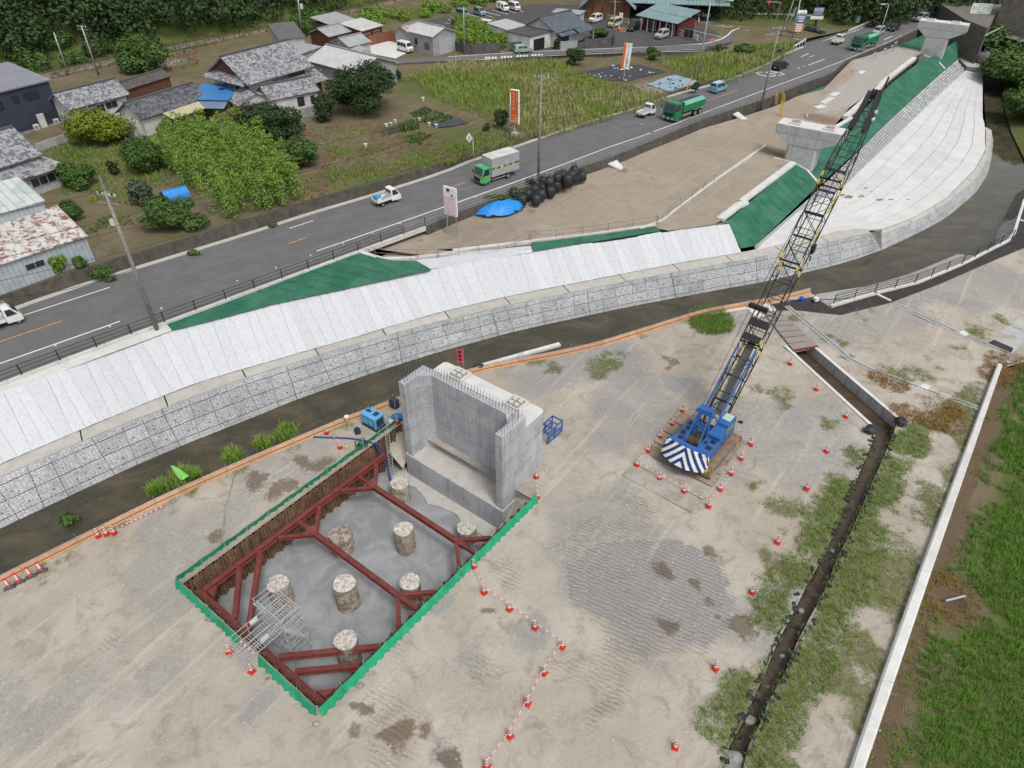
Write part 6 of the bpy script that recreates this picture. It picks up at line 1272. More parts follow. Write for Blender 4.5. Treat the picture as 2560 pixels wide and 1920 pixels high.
# ------------------------------------------------------------------ buildings
def tile_mat(name,c,c2,sc=2.2,row=3.6):
 """pantile roof: rows down the slope (u along the eave, v up the slope, metres), pale patchy weathering"""
 m,nt,b=base(name,.6,0,.35);uv=_n(nt,'UVMap').outputs[0];s=_n(nt,'SeparateXYZ');nt.links.new(uv,s.inputs[0]);p=world_pos(nt)
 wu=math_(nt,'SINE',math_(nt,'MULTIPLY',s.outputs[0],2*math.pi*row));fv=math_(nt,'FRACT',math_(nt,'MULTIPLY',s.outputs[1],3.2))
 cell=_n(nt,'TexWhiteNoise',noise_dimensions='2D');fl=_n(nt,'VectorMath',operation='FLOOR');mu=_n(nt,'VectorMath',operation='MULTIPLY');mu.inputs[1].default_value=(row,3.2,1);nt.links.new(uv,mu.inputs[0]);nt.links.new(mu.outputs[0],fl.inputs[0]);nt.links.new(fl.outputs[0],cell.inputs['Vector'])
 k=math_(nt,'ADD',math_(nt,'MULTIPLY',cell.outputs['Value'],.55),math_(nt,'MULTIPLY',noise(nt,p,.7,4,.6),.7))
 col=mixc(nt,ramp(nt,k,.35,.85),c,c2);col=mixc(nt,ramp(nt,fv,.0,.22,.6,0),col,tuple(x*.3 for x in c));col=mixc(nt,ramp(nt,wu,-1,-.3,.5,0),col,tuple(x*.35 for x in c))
 nt.links.new(col,b.inputs['Base Color']);bump(nt,b,math_(nt,'ADD',wu,math_(nt,'MULTIPLY',fv,-.8)),.06,.7);return m
def rib_mat(name,c,c2,row=3.0,dark=.55,sc=.8,lo=.4,hi=.66,rough=.5):
 """ribbed sheet metal, ribs run down the slope"""
 m,nt,b=base(name,rough,.1,.4);uv=_n(nt,'UVMap').outputs[0];s=_n(nt,'SeparateXYZ');nt.links.new(uv,s.inputs[0]);p=world_pos(nt)
 w=ramp(nt,math_(nt,'SINE',math_(nt,'MULTIPLY',s.outputs[0],2*math.pi*row)),.55,.95)
 col=mixc(nt,ramp(nt,noise(nt,p,sc,6,.7,.6),lo,hi),c,c2);col=mixc(nt,math_(nt,'MULTIPLY',w,dark),col,tuple(x*.45 for x in c));nt.links.new(col,b.inputs['Base Color']);bump(nt,b,w,.03,.6);return m
T=dict(tile_w=tile_mat('weathered_grey_tiles',(.12,.123,.135),(.36,.365,.385)),tile_d=tile_mat('dark_grey_tiles',(.05,.052,.06),(.16,.165,.18)),tile_n=tile_mat('navy_grey_tiles',(.075,.09,.115),(.12,.14,.165)),tile_b=tile_mat('brown_tiles',(.07,.06,.05),(.13,.11,.095)),
 rib_g=rib_mat('grey_ribbed_roof',(.33,.34,.345),(.25,.255,.26)),rib_w=rib_mat('white_ribbed_roof',(.50,.50,.49),(.40,.40,.39),1.6),rib_b=rib_mat('blue_ribbed_roof',(.035,.16,.40),(.05,.20,.46),2.0),rib_t=rib_mat('teal_ribbed_roof',(.20,.29,.30),(.15,.23,.25),1.2),rib_d=rib_mat('dark_sheet_roof',(.10,.10,.10),(.14,.14,.14),3.0),rib_r=rib_mat('dark_red_roof',(.12,.03,.026),(.10,.026,.022),3.5),rib_rust=rib_mat('rusty_white_roof',(.50,.49,.47),(.19,.075,.04),.75,.3,1.6,.46,.60),rib_l=rib_mat('mauve_grey_roof',(.20,.20,.235),(.24,.24,.28),3.2),cream=rib_mat('cream_sheet_roof',(.47,.42,.28),(.40,.35,.23),3))
Wm=dict(white=mat('white_plaster',(.50,.50,.485),(.40,.395,.375),.85,scale=.7),grey=mat('grey_cladding',(.27,.28,.285),(.22,.225,.23),.6,scale=.8),navy=mat('navy_siding',(.027,.035,.055),(.033,.042,.062),.6,scale=1),cream=mat('cream_stained_wall',(.42,.38,.29),(.33,.28,.20),.8,scale=.8),brown=mat('brown_boards',(.11,.05,.033),(.075,.038,.026),.8,scale=3),wood=mat('log_wall',(.17,.085,.045),(.12,.06,.033),.7,scale=2),red=mat('dark_red_wall',(.10,.022,.018),(.08,.02,.017),.7),mort=mat('pale_mortar_wall',(.36,.355,.35),(.26,.255,.25),.85,scale=.8),blk=mat('dark_block_wall',(.06,.06,.06),(.10,.10,.098),.9,scale=1.5,fine=7,grain=.2))
glass=mat('dark_window_glass',(.02,.024,.028),(.03,.035,.04),.08,spec=.6,grain=0);frame_w=mat('window_frame_grey',(.36,.37,.37),rough=.4)
def uvset(o,u0,v0):
 u=o.data.uv_layers.new(name='UVMap')
 for l in o.data.loops:c=o.data.vertices[l.vertex_index].co;u.data[l.index].uv=(c @ u0,c @ v0)
class House:
 """a building in its own frame: x along L, y along D, z up from the ground level zb"""
 def __init__(s,name,label,o,dx,L,D,zb,cat='house'):
  s.L,s.D,s.zb=L,D,zb;s.r=thing(name,label,cat,Vector((o.x,o.y,zb)),math.atan2(dx.y,dx.x))
 def wall(s,h,m,x0=0,y0=0,x1=None,y1=None,name='wall',gable=None,axis='x'):
  x1=s.L if x1 is None else x1;y1=s.D if y1 is None else y1;mb=MB().prism([(x0,y0),(x1,y0),(x1,y1),(x0,y1)],-.3,h)
  if gable:
   if axis == 'x':mb.add([(x0,y0,h),(x0,(y0+y1)/2,h+gable),(x0,y1,h),(x1,y0,h),(x1,(y0+y1)/2,h+gable),(x1,y1,h)],[(2,1,0),(3,4,5)])
   else:mb.add([(x0,y0,h),((x0+x1)/2,y0,h+gable),(x1,y0,h),(x0,y1,h),((x0+x1)/2,y1,h+gable),(x1,y1,h)],[(0,2,1)[::-1],(3,4,5)])
  return mb.build(name,Wm[m] if isinstance(m,str) else m,s.r)
 def slope(s,pts,m,th=.12,name='roof',par=None):
  """one roof plane: 4 (or 3) corners, first edge is the eave"""
  P=[Vector(p) for p in pts];n=(P[1]-P[0]).cross(P[-1]-P[0]).normalized();n=n if n.z > 0 else-n;k=len(P);Q=[p-n*th for p in P]
  o=MB().add(P+Q,[tuple(range(k)),tuple(range(k,2*k))[::-1]]+[(i+k,(i+1) % k+k,(i+1) % k,i) for i in range(k)]).build(name,T[m] if isinstance(m,str) else m,par or s.r)
  bm=bmesh.new();bm.from_mesh(o.data);bmesh.ops.recalc_face_normals(bm,faces=bm.faces);bm.to_mesh(o.data);bm.free()
  u0=(P[1]-P[0]).normalized();uvset(o,u0,n.cross(u0));return o
 def gable(s,h,rise,m,ov=.45,axis='x',x0=0,y0=0,x1=None,y1=None,ridge=None,th=.12):
  x1=s.L if x1 is None else x1;y1=s.D if y1 is None else y1
  if axis == 'x':
   ym=(y0+y1)/2;k=rise / ((y1-y0)/2);A=[(x0-ov,y0-ov,h-k*ov),(x1+ov,y0-ov,h-k*ov),(x1+ov,ym,h+rise),(x0-ov,ym,h+rise)];B=[(x1+ov,y1+ov,h-k*ov),(x0-ov,y1+ov,h-k*ov),(x0-ov,ym,h+rise),(x1+ov,ym,h+rise)];rg=[(x0-ov,ym,h+rise),(x1+ov,ym,h+rise)]
  else:
   xm=(x0+x1)/2;k=rise / ((x1-x0)/2);A=[(x0-ov,y1+ov,h-k*ov),(x0-ov,y0-ov,h-k*ov),(xm,y0-ov,h+rise),(xm,y1+ov,h+rise)];B=[(x1+ov,y0-ov,h-k*ov),(x1+ov,y1+ov,h-k*ov),(xm,y1+ov,h+rise),(xm,y0-ov,h+rise)];rg=[(xm,y0-ov,h+rise),(xm,y1+ov,h+rise)]
  u=Vector((0,0,.13));a=s.slope([Vector(p)+u for p in A],m,th);b=s.slope([Vector(p)+u for p in B],m,th)
  MB().bar(Vector(rg[0])+u*1.3,Vector(rg[1])+u*1.3,.34,.26).build('ridge',T[ridge] if ridge else (T['tile_d'] if str(m).startswith('tile') else M['steel_g']),a);return a,b
 def window(s,face,p,z,w,h,m=None,panes=2,name='window'):
  """face: 'f' y=0 side, 'b' y=D, 'l' x=0, 'r' x=L; p centre along the face"""
  t=.05;W_=MB();c={'f':(p,-t/2,z),'b':(p,s.D+t/2,z),'l':(-t/2,p,z),'r':(s.L+t/2,p,z)}[face];al=face in 'fb'
  fr=MB().box(c,(w+.14,t,h+.14) if al else (t,w+.14,h+.14)).build(name,m or frame_w,s.r);sg={'f':(0,-1),'b':(0,1),'l':(-1,0),'r':(1,0)}[face]
  for i in range(panes):
   q=-w/2+w*(i+.5) / panes;cc=(c[0]+(q if al else sg[0]*t/2),c[1]+(sg[1]*t/2 if al else q),z);MB().box(cc,(w/panes-.05,.02,h) if al else (.02,w/panes-.05,h)).build('pane',glass,fr)
  return fr
 def part(s,name,mb,m):return mb.build(name,Wm[m] if isinstance(m,str) else m,s.r)
def fit(fr,p0,p1,p2,z):
 """origin, x direction, length, depth from three measured corners on level z (p0 near-left, p1 near-right, p2 far side)"""
 a,b,c=ground(fr,*p0,z),ground(fr,*p1,z),ground(fr,*p2,z);d=(b-a);L=d.length;d /= L;n=Vector((-d.y,d.x,0));return a,d,L,abs((c-a).dot(n))
ZL=4.5
# navy house
o,d,L,D=fit('A',(-260,850),(412,690),(275,550),ZL+6.0);h=House('navy_house','navy two-storey house with grey sheet roof at the left edge',o,d,L,D,ZL)
h.wall(6.0,'navy');h.slope([(-.3,-.3,6.05),(L+.35,-.3,6.05),(L+.35,D+.3,6.9),(-.3,D+.3,6.9)],'rib_l',.2);h.wall(6.8,'navy',x0=.0,x1=L,y0=D-.2,y1=D)
for p,z,w,hh,k in ((L-5.2,4.5,.7,.9,1),(L-3.0,4.5,2.0,1.0,2),(L-8.2,4.2,2.0,1.1,2),(L-1.3,1.5,1.6,.5,2)):h.window('f',p,z,w,hh,M['black'],k)
for x,w,hh,nm in ((L-4.3,.7,.7,'air_conditioner'),(L-3.2,.9,1.9,'water_heater'),(L-1.3,.7,.7,'air_conditioner')):
 u=h.part(nm,MB().box((x,-.55,hh/2+.1),(w,.4,hh)),Wm['white'])
 if hh < 1:MB().tube((x-.08,-.76,hh/2+.1),(x-.08,-.755,hh/2+.1),.25,14).build('fan_grille',M['grate'],u)
h.part('side_gate',MB().path([(L-6.4,-.5,.2),(L-6.4,-.5,1.3),(L-5.0,-.5,1.3),(L-5.0,-.5,.2)],.03).path([(L-6.4,-.5,.75),(L-5.0,-.5,.75)],.03),'navy');h.part('plinth',MB().box((L/2,-.6,-.1),(L+.6,1.4,.5)),M['conc_old'])
# small tiled house
o,d,L,D=fit('A',(600,915),(1075,792),(900,640),ZL+3.2);h=House('tiled_house','small white house with weathered grey tiles beside the navy house',o,d,L,5.2,ZL);D=5.2
h.wall(3.0,'white',gable=1.5);h.gable(3.0,1.5,'tile_w',.55);h.slope([(-.3,-1.6,2.1),(3.4,-1.6,2.1),(3.4,-.2,2.6),(-.3,-.2,2.6)],T['tile_b'],.1,'awning');h.part('annex_wall',MB().prism([(.0,-1.1),(3.2,-1.1),(3.2,0),(0,0)],-.3,2.0),'brown')
wd=h.part('patio_door',MB().box((1.2,-1.14,1.0),(2.0,.06,1.9)),frame_w)
for x in (.75,1.65):MB().box((x,-1.18,1.0),(.8,.02,1.7)).build('pane',mat('curtained_glass',(.16,.22,.19),(.1,.14,.12),.15),wd)
h.window('f',4.3,1.8,1.1,1.0);h.window('f',6.0,1.9,1.8,.9);h.part('vent_hood',MB().box((5.6,-.15,2.65),(.4,.3,.35)),Wm['white'])
h.part('solar_tank',MB().tube((3.6,2.0,4.3),(4.4,2.0,4.4),.25,10),Wm['grey'])
# long dark tiled house with cream veranda roof
o,d,L,D=fit('A',(1400,940),(1755,825),(1560,650),ZL+3.0);o2=ground('A',1085,795,ZL+3.0)
h=House('tiled_house','low house with long dark tiled roof and cream veranda sheet',ground('A',1160,880,ZL+3.0) ,(ground('A',1755,825,ZL+3)-ground('A',1400,940,ZL+3)).normalized(),L,D,ZL);dd=(ground('A',1755,825,ZL+3)-ground('A',1400,940,ZL+3)).normalized();h.r.location=ground('A',1400,940,ZL+3.0)-dd*3.5;h.r.location.z=ZL;L += 3.5;h.L=L;D=5.0;h.D=D
h.wall(2.8,'white',gable=1.4);h.gable(2.8,1.5,'tile_d',.5);h.slope([(3.0,-2.6,2.1),(L+.6,-2.6,2.1),(L+.6,-.4,2.6),(3.0,-.4,2.6)],'cream',.06,'veranda_roof')
for x in (3.2,L/2+1.5,L+.4):h.part('post',MB().box((x,-2.5,.9),(.1,.1,2.4)),'white')
h.window('f',6.0,1.2,2.4,1.8);h.part('annex_wall',MB().prism([(-1.5,.6),(0,.6),(0,D-.4),(-1.5,D-.4)],-.2,2.2),'white')
o,d,L,D=fit('A',(1080,775),(1460,655),(1400,615),ZL+2.6);h=House('tiled_shed','narrow brown roofed outbuilding behind the dark tiled house',o,d,L,3.0,ZL);h.wall(2.6,'brown');h.gable(2.6,.7,'tile_b',.3)
# big tiled farmhouse
o,d,L,D=fit('B',(180,705),(740,545),(440,320),ZL+5.0);h=House('farmhouse','large farmhouse with pale weathered hip-and-gable tile roof',o,d,L,9.0,ZL);D=9.0
h.wall(5.0,'white',x0=.6,x1=L-.6,y0=.6);h.gable(4.9,2.9,'tile_w',.7,x0=.5,x1=L-.5)
h.slope([(-.9,-.7,4.55),(-.9,D+.7,4.55),(.9,D-1.6,5.7),(.9,1.6,5.7)][::-1],'tile_w',.12);
h.part('gable_board',MB().add([(.3,1.6,5.6),(.3,D-1.6,5.6),(.3,D/2,7.5)],[(0,1,2)]),'brown')
h.part('upper_window_band',MB().box((-.05+.6,4.2,3.9),(.1,4,1.0)),'brown');h.window('l',3.4,3.9,1.4,.9);h.window('f',L-3.0,3.6,3.2,1.0,Wm['brown'],4);sk=h.part('skylight',MB().box((L*.30,2.3,6.62),(.9,.7,.12)),frame_w);sk.rotation_euler=(0,0,0)
h.slope([(L*.42,-2.6,2.7),(L+1.2,-2.6,2.7),(L+1.2,.4,3.9),(L*.42,.4,3.9)],'tile_w',.12,'lower_roof');h.part('lower_wall',MB().prism([(L*.45,-1.6),(L+.4,-1.6),(L+.4,.8),(L*.45,.8)],-.3,2.7),'brown');h.window('f',L*.78,1.2,0.01,0.01)
ww_=h.part('lattice_window',MB().box((L*.62,-1.63,1.3),(1.6,.05,1.5)),frame_w);MB().box((L*.62,-1.66,1.3),(1.4,.02,1.3)).build('pane',glass,ww_)
for x in (L*.45,L*.72,L+.9):h.part('post',MB().box((x,-2.4,1.2),(.14,.14,2.9)),'brown')
# white annex with tiled gable
o,d,L,D=fit('B',(130,900),(400,848),(240,680),ZL+3.2)
a0=ground('B',405,850,ZL+3.2);a1=ground('B',790,808,ZL+2.6);d=(a1-a0);d.z=0;Lx=d.length;d /= Lx
h=House('white_annex','white rendered annex with tiled gable roof in front of the farmhouse',a0,d,7.5,5.0,ZL);h.wall(3.1,'white',gable=1.25);h.gable(3.1,1.3,'tile_w',.4,y0=0,y1=5.0)
h.window('f',4.6,1.9,1.0,1.2,M['black']);h.window('f',6.6,1.8,.6,1.1,M['black']);h.part('low_wall',MB().box((5.4,-1.6,.6),(4.4,.12,1.6)),Wm['grey'])
h2=House('white_annex','small white gabled wing with brown lean-to beside the blue roof',ground('B',130,905,ZL+2.6),d,5.5,4.0,ZL);h2.wall(2.6,'white',gable=1.2,axis='y');h2.gable(2.6,1.2,'tile_w',.4,axis='y');h2.slope([(.6,-1.5,1.7),(4.8,-1.5,1.7),(4.8,-.1,2.3),(.6,-.1,2.3)],T['tile_b'],.06,'awning')
# blue roof
o,d,L,D=fit('A',(1720,775),(1962,852),(2110,742),ZL+3.0);h=House('blue_roof_shed','single-storey wing with bright blue ribbed roof between the houses',ground('A',1965,852,ZL+3.0),(ground('A',2108,742,ZL+3)-ground('A',1965,852,ZL+3)).normalized(),5.2,6.0,ZL)
h.wall(2.8,'wood',y1=5.8);h.slope([(-.3,-.2,2.85),(-.3,6.2,2.85),(5.4,6.2,3.6),(5.4,-.2,3.6)],'rib_b',.08);h.slope([(-1.9,.0,2.1),(-1.9,5.6,2.1),(-.2,5.6,2.6),(-.2,0,2.6)],rib_mat('slate_blue_awning',(.14,.20,.28),(.12,.17,.24),3),.06,'awning');h.window('l',2.0,1.3,1.4,1.2);h.part('skylight',MB().box((3.4,2.2,3.42),(.6,.8,.08)),glass)
# red roofed garden shed and sheets
o,d,L,D=fit('A',(2030,1052),(2212,1000),(1960,930),ZL+2.2);h=House('garden_shed','garden shed with dark red roof and stained cream wall',ground('A',1845,1000,ZL+2.3),(ground('A',2030,1052,ZL+2.3)-ground('A',1845,1000,ZL+2.3)).normalized(),4.2,5.0,ZL,'shed');h.wall(2.2,'cream');h.slope([(-.2,-.2,2.25),(4.5,-.2,2.25),(4.5,5.2,2.6),(-.2,5.2,2.6)],'rib_r',.08)
o=MB().add([ground('A',1440,1045,ZL+1.4),ground('A',1510,1010,ZL+1.6),ground('A',1600,1040,ZL+1.6),ground('A',1535,1085,ZL+1.4)],[(0,1,2,3)]).build('roof_sheet',T['rib_r']);uvset(o,Vector((1,0,0)),Vector((0,1,0)));tag(o,'small dark red sheet over the log pile by the veranda','roof sheet')
# grey warehouse
o,d,L,D=fit('B',(1150,625),(1480,520),(880,400),ZL+3.4);h=House('warehouse','long pale grey ribbed metal warehouse in the village',ground('B',735,515,ZL+3.4),(ground('B',1150,625,ZL+3.4)-ground('B',735,515,ZL+3.4)).normalized(),(ground('B',1150,625,ZL+3.4)-ground('B',735,515,ZL+3.4)).length,8.6,ZL,'warehouse');L=h.L
h.wall(3.3,'grey',gable=1.6);h.gable(3.3,1.6,'rib_w',.4);dr_=h.part('shutter',MB().box((L+.03,4.4,1.5),(.06,3.6,2.6)),Wm['mort']);
for k in range(4):MB().box((L+.07,3.05+.9*k,1.5),(.02,.84,2.5)).build('shutter_panel',M['grate'],dr_)
h.part('meter_box',MB().box((3.0,-.1,2.2),(.3,.16,.4)),Wm['white']);h.part('conduit',MB().tube((1.0,-.06,1.2),(L-1,-.06,.9),.04,6),Wm['white'])
def shed(name,label,fr,p0,p1,p2,zt,wallm,roofm,rise=.9,kind='gable',axis='x',depth=None,cat='shed'):
 o,d,L,D=fit(fr,p0,p1,p2,ZL+zt);D=depth or D;h=House(name,label,o,d,L,D,ZL,cat);h.wall(zt-.1,wallm,gable=rise if kind == 'gable' else None,axis=axis)
 if kind == 'gable':h.gable(zt-.1,rise,roofm,.3,axis)
 else:h.slope([(-.3,-.3,zt-.05),(L+.3,-.3,zt-.05),(L+.3,D+.3,zt+rise),(-.3,D+.3,zt+rise)],roofm,.1)
 return h
shed('storehouse','large shed with plain dark grey roof by the railway','B',(480,335),(690,315),(250,235),4.2,'mort','rib_d',.5,'mono',depth=11)
shed('low_shed','low flat grey roof between farmhouse and warehouse','B',(600,480),(830,400),(680,375),2.8,'mort','rib_g',.3,'mono',depth=6)
shed('tin_shed','tin shed with grey gable roof and dark boarded side','B',(905,312),(1095,265),(860,200),2.8,'brown','rib_g',1.0,depth=5.5)
shed('tin_shed','grey roofed shed behind the striped lean-to','B',(960,225),(1165,178),(905,155),3.6,'brown','rib_g',.8,'mono',depth=7)
hh=shed('striped_shed','dark red shed with white striped lean-to roof','B',(1190,262),(1362,215),(1045,210),3.2,'red','rib_w',.7,'mono',depth=5.5);hh.window('f',1.2,1.3,1.6,2.0);hh.window('f',4.2,2.2,1.4,.4)
hh=shed('tin_shed','front shed with grey gable roof and open porch','B',(930,360),(1080,398),(1010,280),2.5,'mort','rib_g',1.0,axis='y',depth=5);hh.slope([(hh.L+.1,-1.0,1.9),(hh.L+3.6,-1.0,1.9),(hh.L+3.6,2.2,2.3),(hh.L+.1,2.2,2.3)],'rib_g',.06,'porch_roof')
hh=shed('rusty_shed','small shed with patched rusty roof beside the garage','B',(1480,260),(1600,280),(1540,205),2.6,'grey','rib_rust',.9,axis='y',depth=5)
g=House('garage','pale grey metal garage with roller shutter on the side street',ground('B',1590,262,ZL+3.6),(ground('B',1800,312,ZL+3.6)-ground('B',1590,262,ZL+3.6)).normalized(),(ground('B',1800,312,ZL+3.6)-ground('B',1590,262,ZL+3.6)).length,6.0,ZL,'garage');g.wall(3.5,'grey',gable=1.1);g.gable(3.5,1.1,'rib_w',.3);sh_=g.part('roller_shutter',MB().box((g.L+.03,3.2,1.4),(.06,3.4,2.8)),mat('shutter_grey',(.32,.33,.345),(.28,.29,.3),.5));g.window('f',2.2,2.0,.7,1.0,M['black'],1);g.window('f',g.L-1.8,1.6,1.0,1.0,M['black'])
fw=thing('wooden_fence','reddish wooden fence beside the striped shed','fence');q=resample(line('B','1255,395,4.6 1480,340,4.6'),1.0)
for a_,b_ in zip(q[:-1],q[1:]):MB().bar(a_.lerp(b_,.01)+Vector((0,0,.9)),a_.lerp(b_,.99)+Vector((0,0,.9)),.06,1.9).build('fence_panel',mat('reddish_wood',(.20,.08,.04),(.15,.065,.035),.8,scale=3,rnd=.12),fw)
# navy tiled bungalow
o=ground('C',930,262,ZL+3.2);d=(ground('C',1172,200,ZL+3.2)-o).normalized();h=House('bungalow','bungalow with navy tiled gable roof and white walls on the side street',o,d,(ground('C',1172,200,ZL+3.2)-o).length,8.0,ZL);L=h.L
h.wall(3.0,'white',gable=1.9);h.gable(3.0,1.9,'tile_n',.6);h.slope([(.2,-1.5,2.2),(L*.75,-1.5,2.2),(L*.75,-.2,2.8),(.2,-.2,2.8)],'tile_n',.1,'porch_roof');h.slope([(L*.55,-2.4,2.3),(L+.9,-2.4,2.3),(L+.9,-.4,3.0),(L*.55,-.4,3.0)],'tile_n',.1,'porch_roof');h.window('f',2.6,1.4,3.2,1.3,M['black'],4);h.part('porch_post',MB().box((L+.6,-2.2,1.1),(.14,.14,2.4)),'white')
h.part('flat_wing',MB().prism([(-6.5,1.0),(0,1.0),(0,7.5),(-6.5,7.5)],-.3,2.9),'white');h.part('flat_roof',MB().box((-3.2,4.2,2.95),(6.9,6.9,.12)),M['asphalt_dark']);h.part('upper_wing',MB().prism([(-6.0,7.5),(-.5,7.5),(-.5,13),(-6.0,13)],-.3,3.1),'white');h.slope([(-6.2,7.4,3.15),(-.3,7.4,3.15),(-.3,13.2,3.6),(-6.2,13.2,3.6)],rib_mat('clear_sheet_roof',(.42,.43,.43),(.33,.34,.35),2),.06,'clear_roof')
h.part('garage_opening',MB().box((-3.8,.97,1.1),(3.2,.06,2.2)),M['void'])
ct=shed('container','plain pale grey storage container behind the bungalow','C',(905,100),(1135,120),(905,5),2.9,'mort','rib_g',.02,'mono',depth=3.5,cat='container')
# wooden market hall with teal roofs
o=ground('C',1160,45,ZL+4);mk=House('market_hall','log market hall under large pale teal metal roofs',ground('C',1400,0,ZL+7),Vector((.93,-.36,0)).normalized(),26,12,ZL,'hall')
c0=ground('C',1160,175,ZL);c1=ground('C',1560,190,ZL);dx=(c1-c0).normalized();mk.r.location=c0;mk.r.rotation_euler=(0,0,math.atan2(dx.y,dx.x));Lm=(c1-c0).length
mk.wall(3.8,'wood',x0=.5,x1=Lm,y0=1.2,y1=22,gable=4.2,axis='y');a_,b_=mk.gable(3.8,4.2,'rib_t',1.4,'y',x0=.5,x1=Lm,y0=0.2,y1=22)
mk.slope([(Lm,2,3.6),(Lm+22,2,3.6),(Lm+22,16,6.6),(Lm,16,6.6)],'rib_t',.14);mk.part('rear_wall',MB().prism([(Lm,12),(Lm+20,12),(Lm+20,15),(Lm,15)],-.3,5.6),Wm['navy'])
for k in range(5):mk.window('f',0,0,.01,.01) if 0 else None
for k in range(4):mk.part('column',MB().box((2.5+k*(Lm-4) / 3,1.0,1.6),(.3,.3,3.6)),'wood')
an0,an1=ground('D',0,145,ZL+3.3),ground('D',420,250,ZL+3.0);dx=(an1-an0);dx.z=0;La=dx.length;an=House('market_annex','long single-storey shop wing with pale teal roof',an0,dx.normalized(),La+1,6.5,ZL,'shop');an.r.location.z=ZL;an.wall(2.8,'red',y0=.8,x0=.5,x1=La);an.slope([(-.5,-.8,2.85),(La+.8,-.8,2.85),(La+.8,6.8,4.4),(-.5,6.8,4.4)],'rib_t',.14)
for k in range(6):an.part('post',MB().box((1+k*(La-1.5) / 5,-.4,1.4),(.16,.16,2.9)),'white')
for k in range(3):an.window('f',3.5+k*5.0,1.3,2.4,1.6)
# lower left: pale blue shed with rusty roof, and tiled house above
o=ground('F',25,810,ZL+3.0);d=(ground('F',732,578,ZL+3.0)-o);d.z=0;L=d.length+6;d.normalize();h=House('rusty_roof_shed','pale blue-grey metal shed with rust-striped white roof by the road',o-d*6,d,L,6.2,ZL,'shed');h.r.location.z=ZL
lb_=rib_mat('pale_blue_cladding',(.36,.40,.43),(.30,.335,.36),2.2,.35);w_=h.wall(2.9,lb_);uvset(w_,Vector((1,0,0)),Vector((0,0,1)));h.slope([(-.2,-.3,2.95),(L+.2,-.3,2.95),(L+.2,6.3,4.2),(-.2,6.3,4.2)],'rib_rust',.08);h.window('f',L-5.2,1.7,1.7,.6,frame_w)
h.part('upper_wall',MB().prism([(0,6.0),(L-1.0,6.0),(L-1.0,12),(0,12)],-.3,5.2),lb_);uvset(SC.objects['upper_wall'],Vector((1,0,0)),Vector((0,0,1)));h.slope([(-.2,5.7,5.25),(L-.8,5.7,5.25),(L-.8,12.2,6.0),(-.2,12.2,6.0)],rib_mat('patched_white_roof',(.50,.51,.50),(.33,.40,.36),1.2,.4,.35),.08)
o=ground('A',0,1400,ZL+4.4);d=(ground('A',290,1310,ZL+4.4)-o);d.z=0;d.normalize();e_=ground('A',290,1310,ZL+4.4);h=House('tiled_house','old tiled house with aluminium windows at the left edge above the shed',e_-d*11,d,11,8,ZL);h.r.location.z=ZL
h.wall(4.2,'mort',gable=2.0);h.gable(4.2,2.2,'tile_w',.6);h.slope([(0,-2.2,2.6),(11.9,-2.2,2.6),(11.9,.1,3.6),(0,.1,3.6)],'tile_w',.12,'lower_roof');h.part('lower_wall',MB().prism([(0,-1.5),(13.2,-1.5),(13.2,3),(0,3)],-.3,2.5),'mort');h.part('balcony_sheet',MB().box((11.2,-1.9,2.55),(4.4,.9,.08)),Wm['cream'])
ww_=h.part('sliding_window',MB().box((10.6,-1.55,1.5),(4.2,.06,1.1)),frame_w)
for k in range(4):MB().box((9.1+k*1.0,-1.59,1.5),(.88,.02,.95)).build('pane',glass,ww_)
# boundary walls, hedges of blocks along the side street
def blockwall(label,pts,h_,m='blk',z=None):
 root=thing('block_wall',label,'wall');q=resample(pts,2.0)
 for a_,b_ in zip(q[:-1],q[1:]):MB().bar(a_.lerp(b_,.004)+Vector((0,0,h_/2)),a_.lerp(b_,.996)+Vector((0,0,h_/2)),.16,h_).build('wall_length',Wm[m],root)
blockwall('dark block wall with posters beside the bamboo plot',line('C','40,425,4.6 160,465,4.6 450,450,4.6'),1.7);blockwall('dark block wall behind the pale green car',line('C','530,440,4.6 780,425,4.6'),1.6);blockwall('dark block wall behind the bamboo plot along the car park',line('C','30,210,4.6 260,250,4.6 480,310,4.6'),1.2)
blockwall('grey block wall before the bungalow porch',line('C','970,430,4.6 1115,420,4.6'),1.5,'grey');blockwall('dark block wall beside the street pole and car park',line('C','1175,415,4.6 1415,395,4.6 1440,340,4.6'),1.6);blockwall('low garden wall below the navy house',line('A','330,1320,4.4 590,1230,4.4'),1.2,'mort')
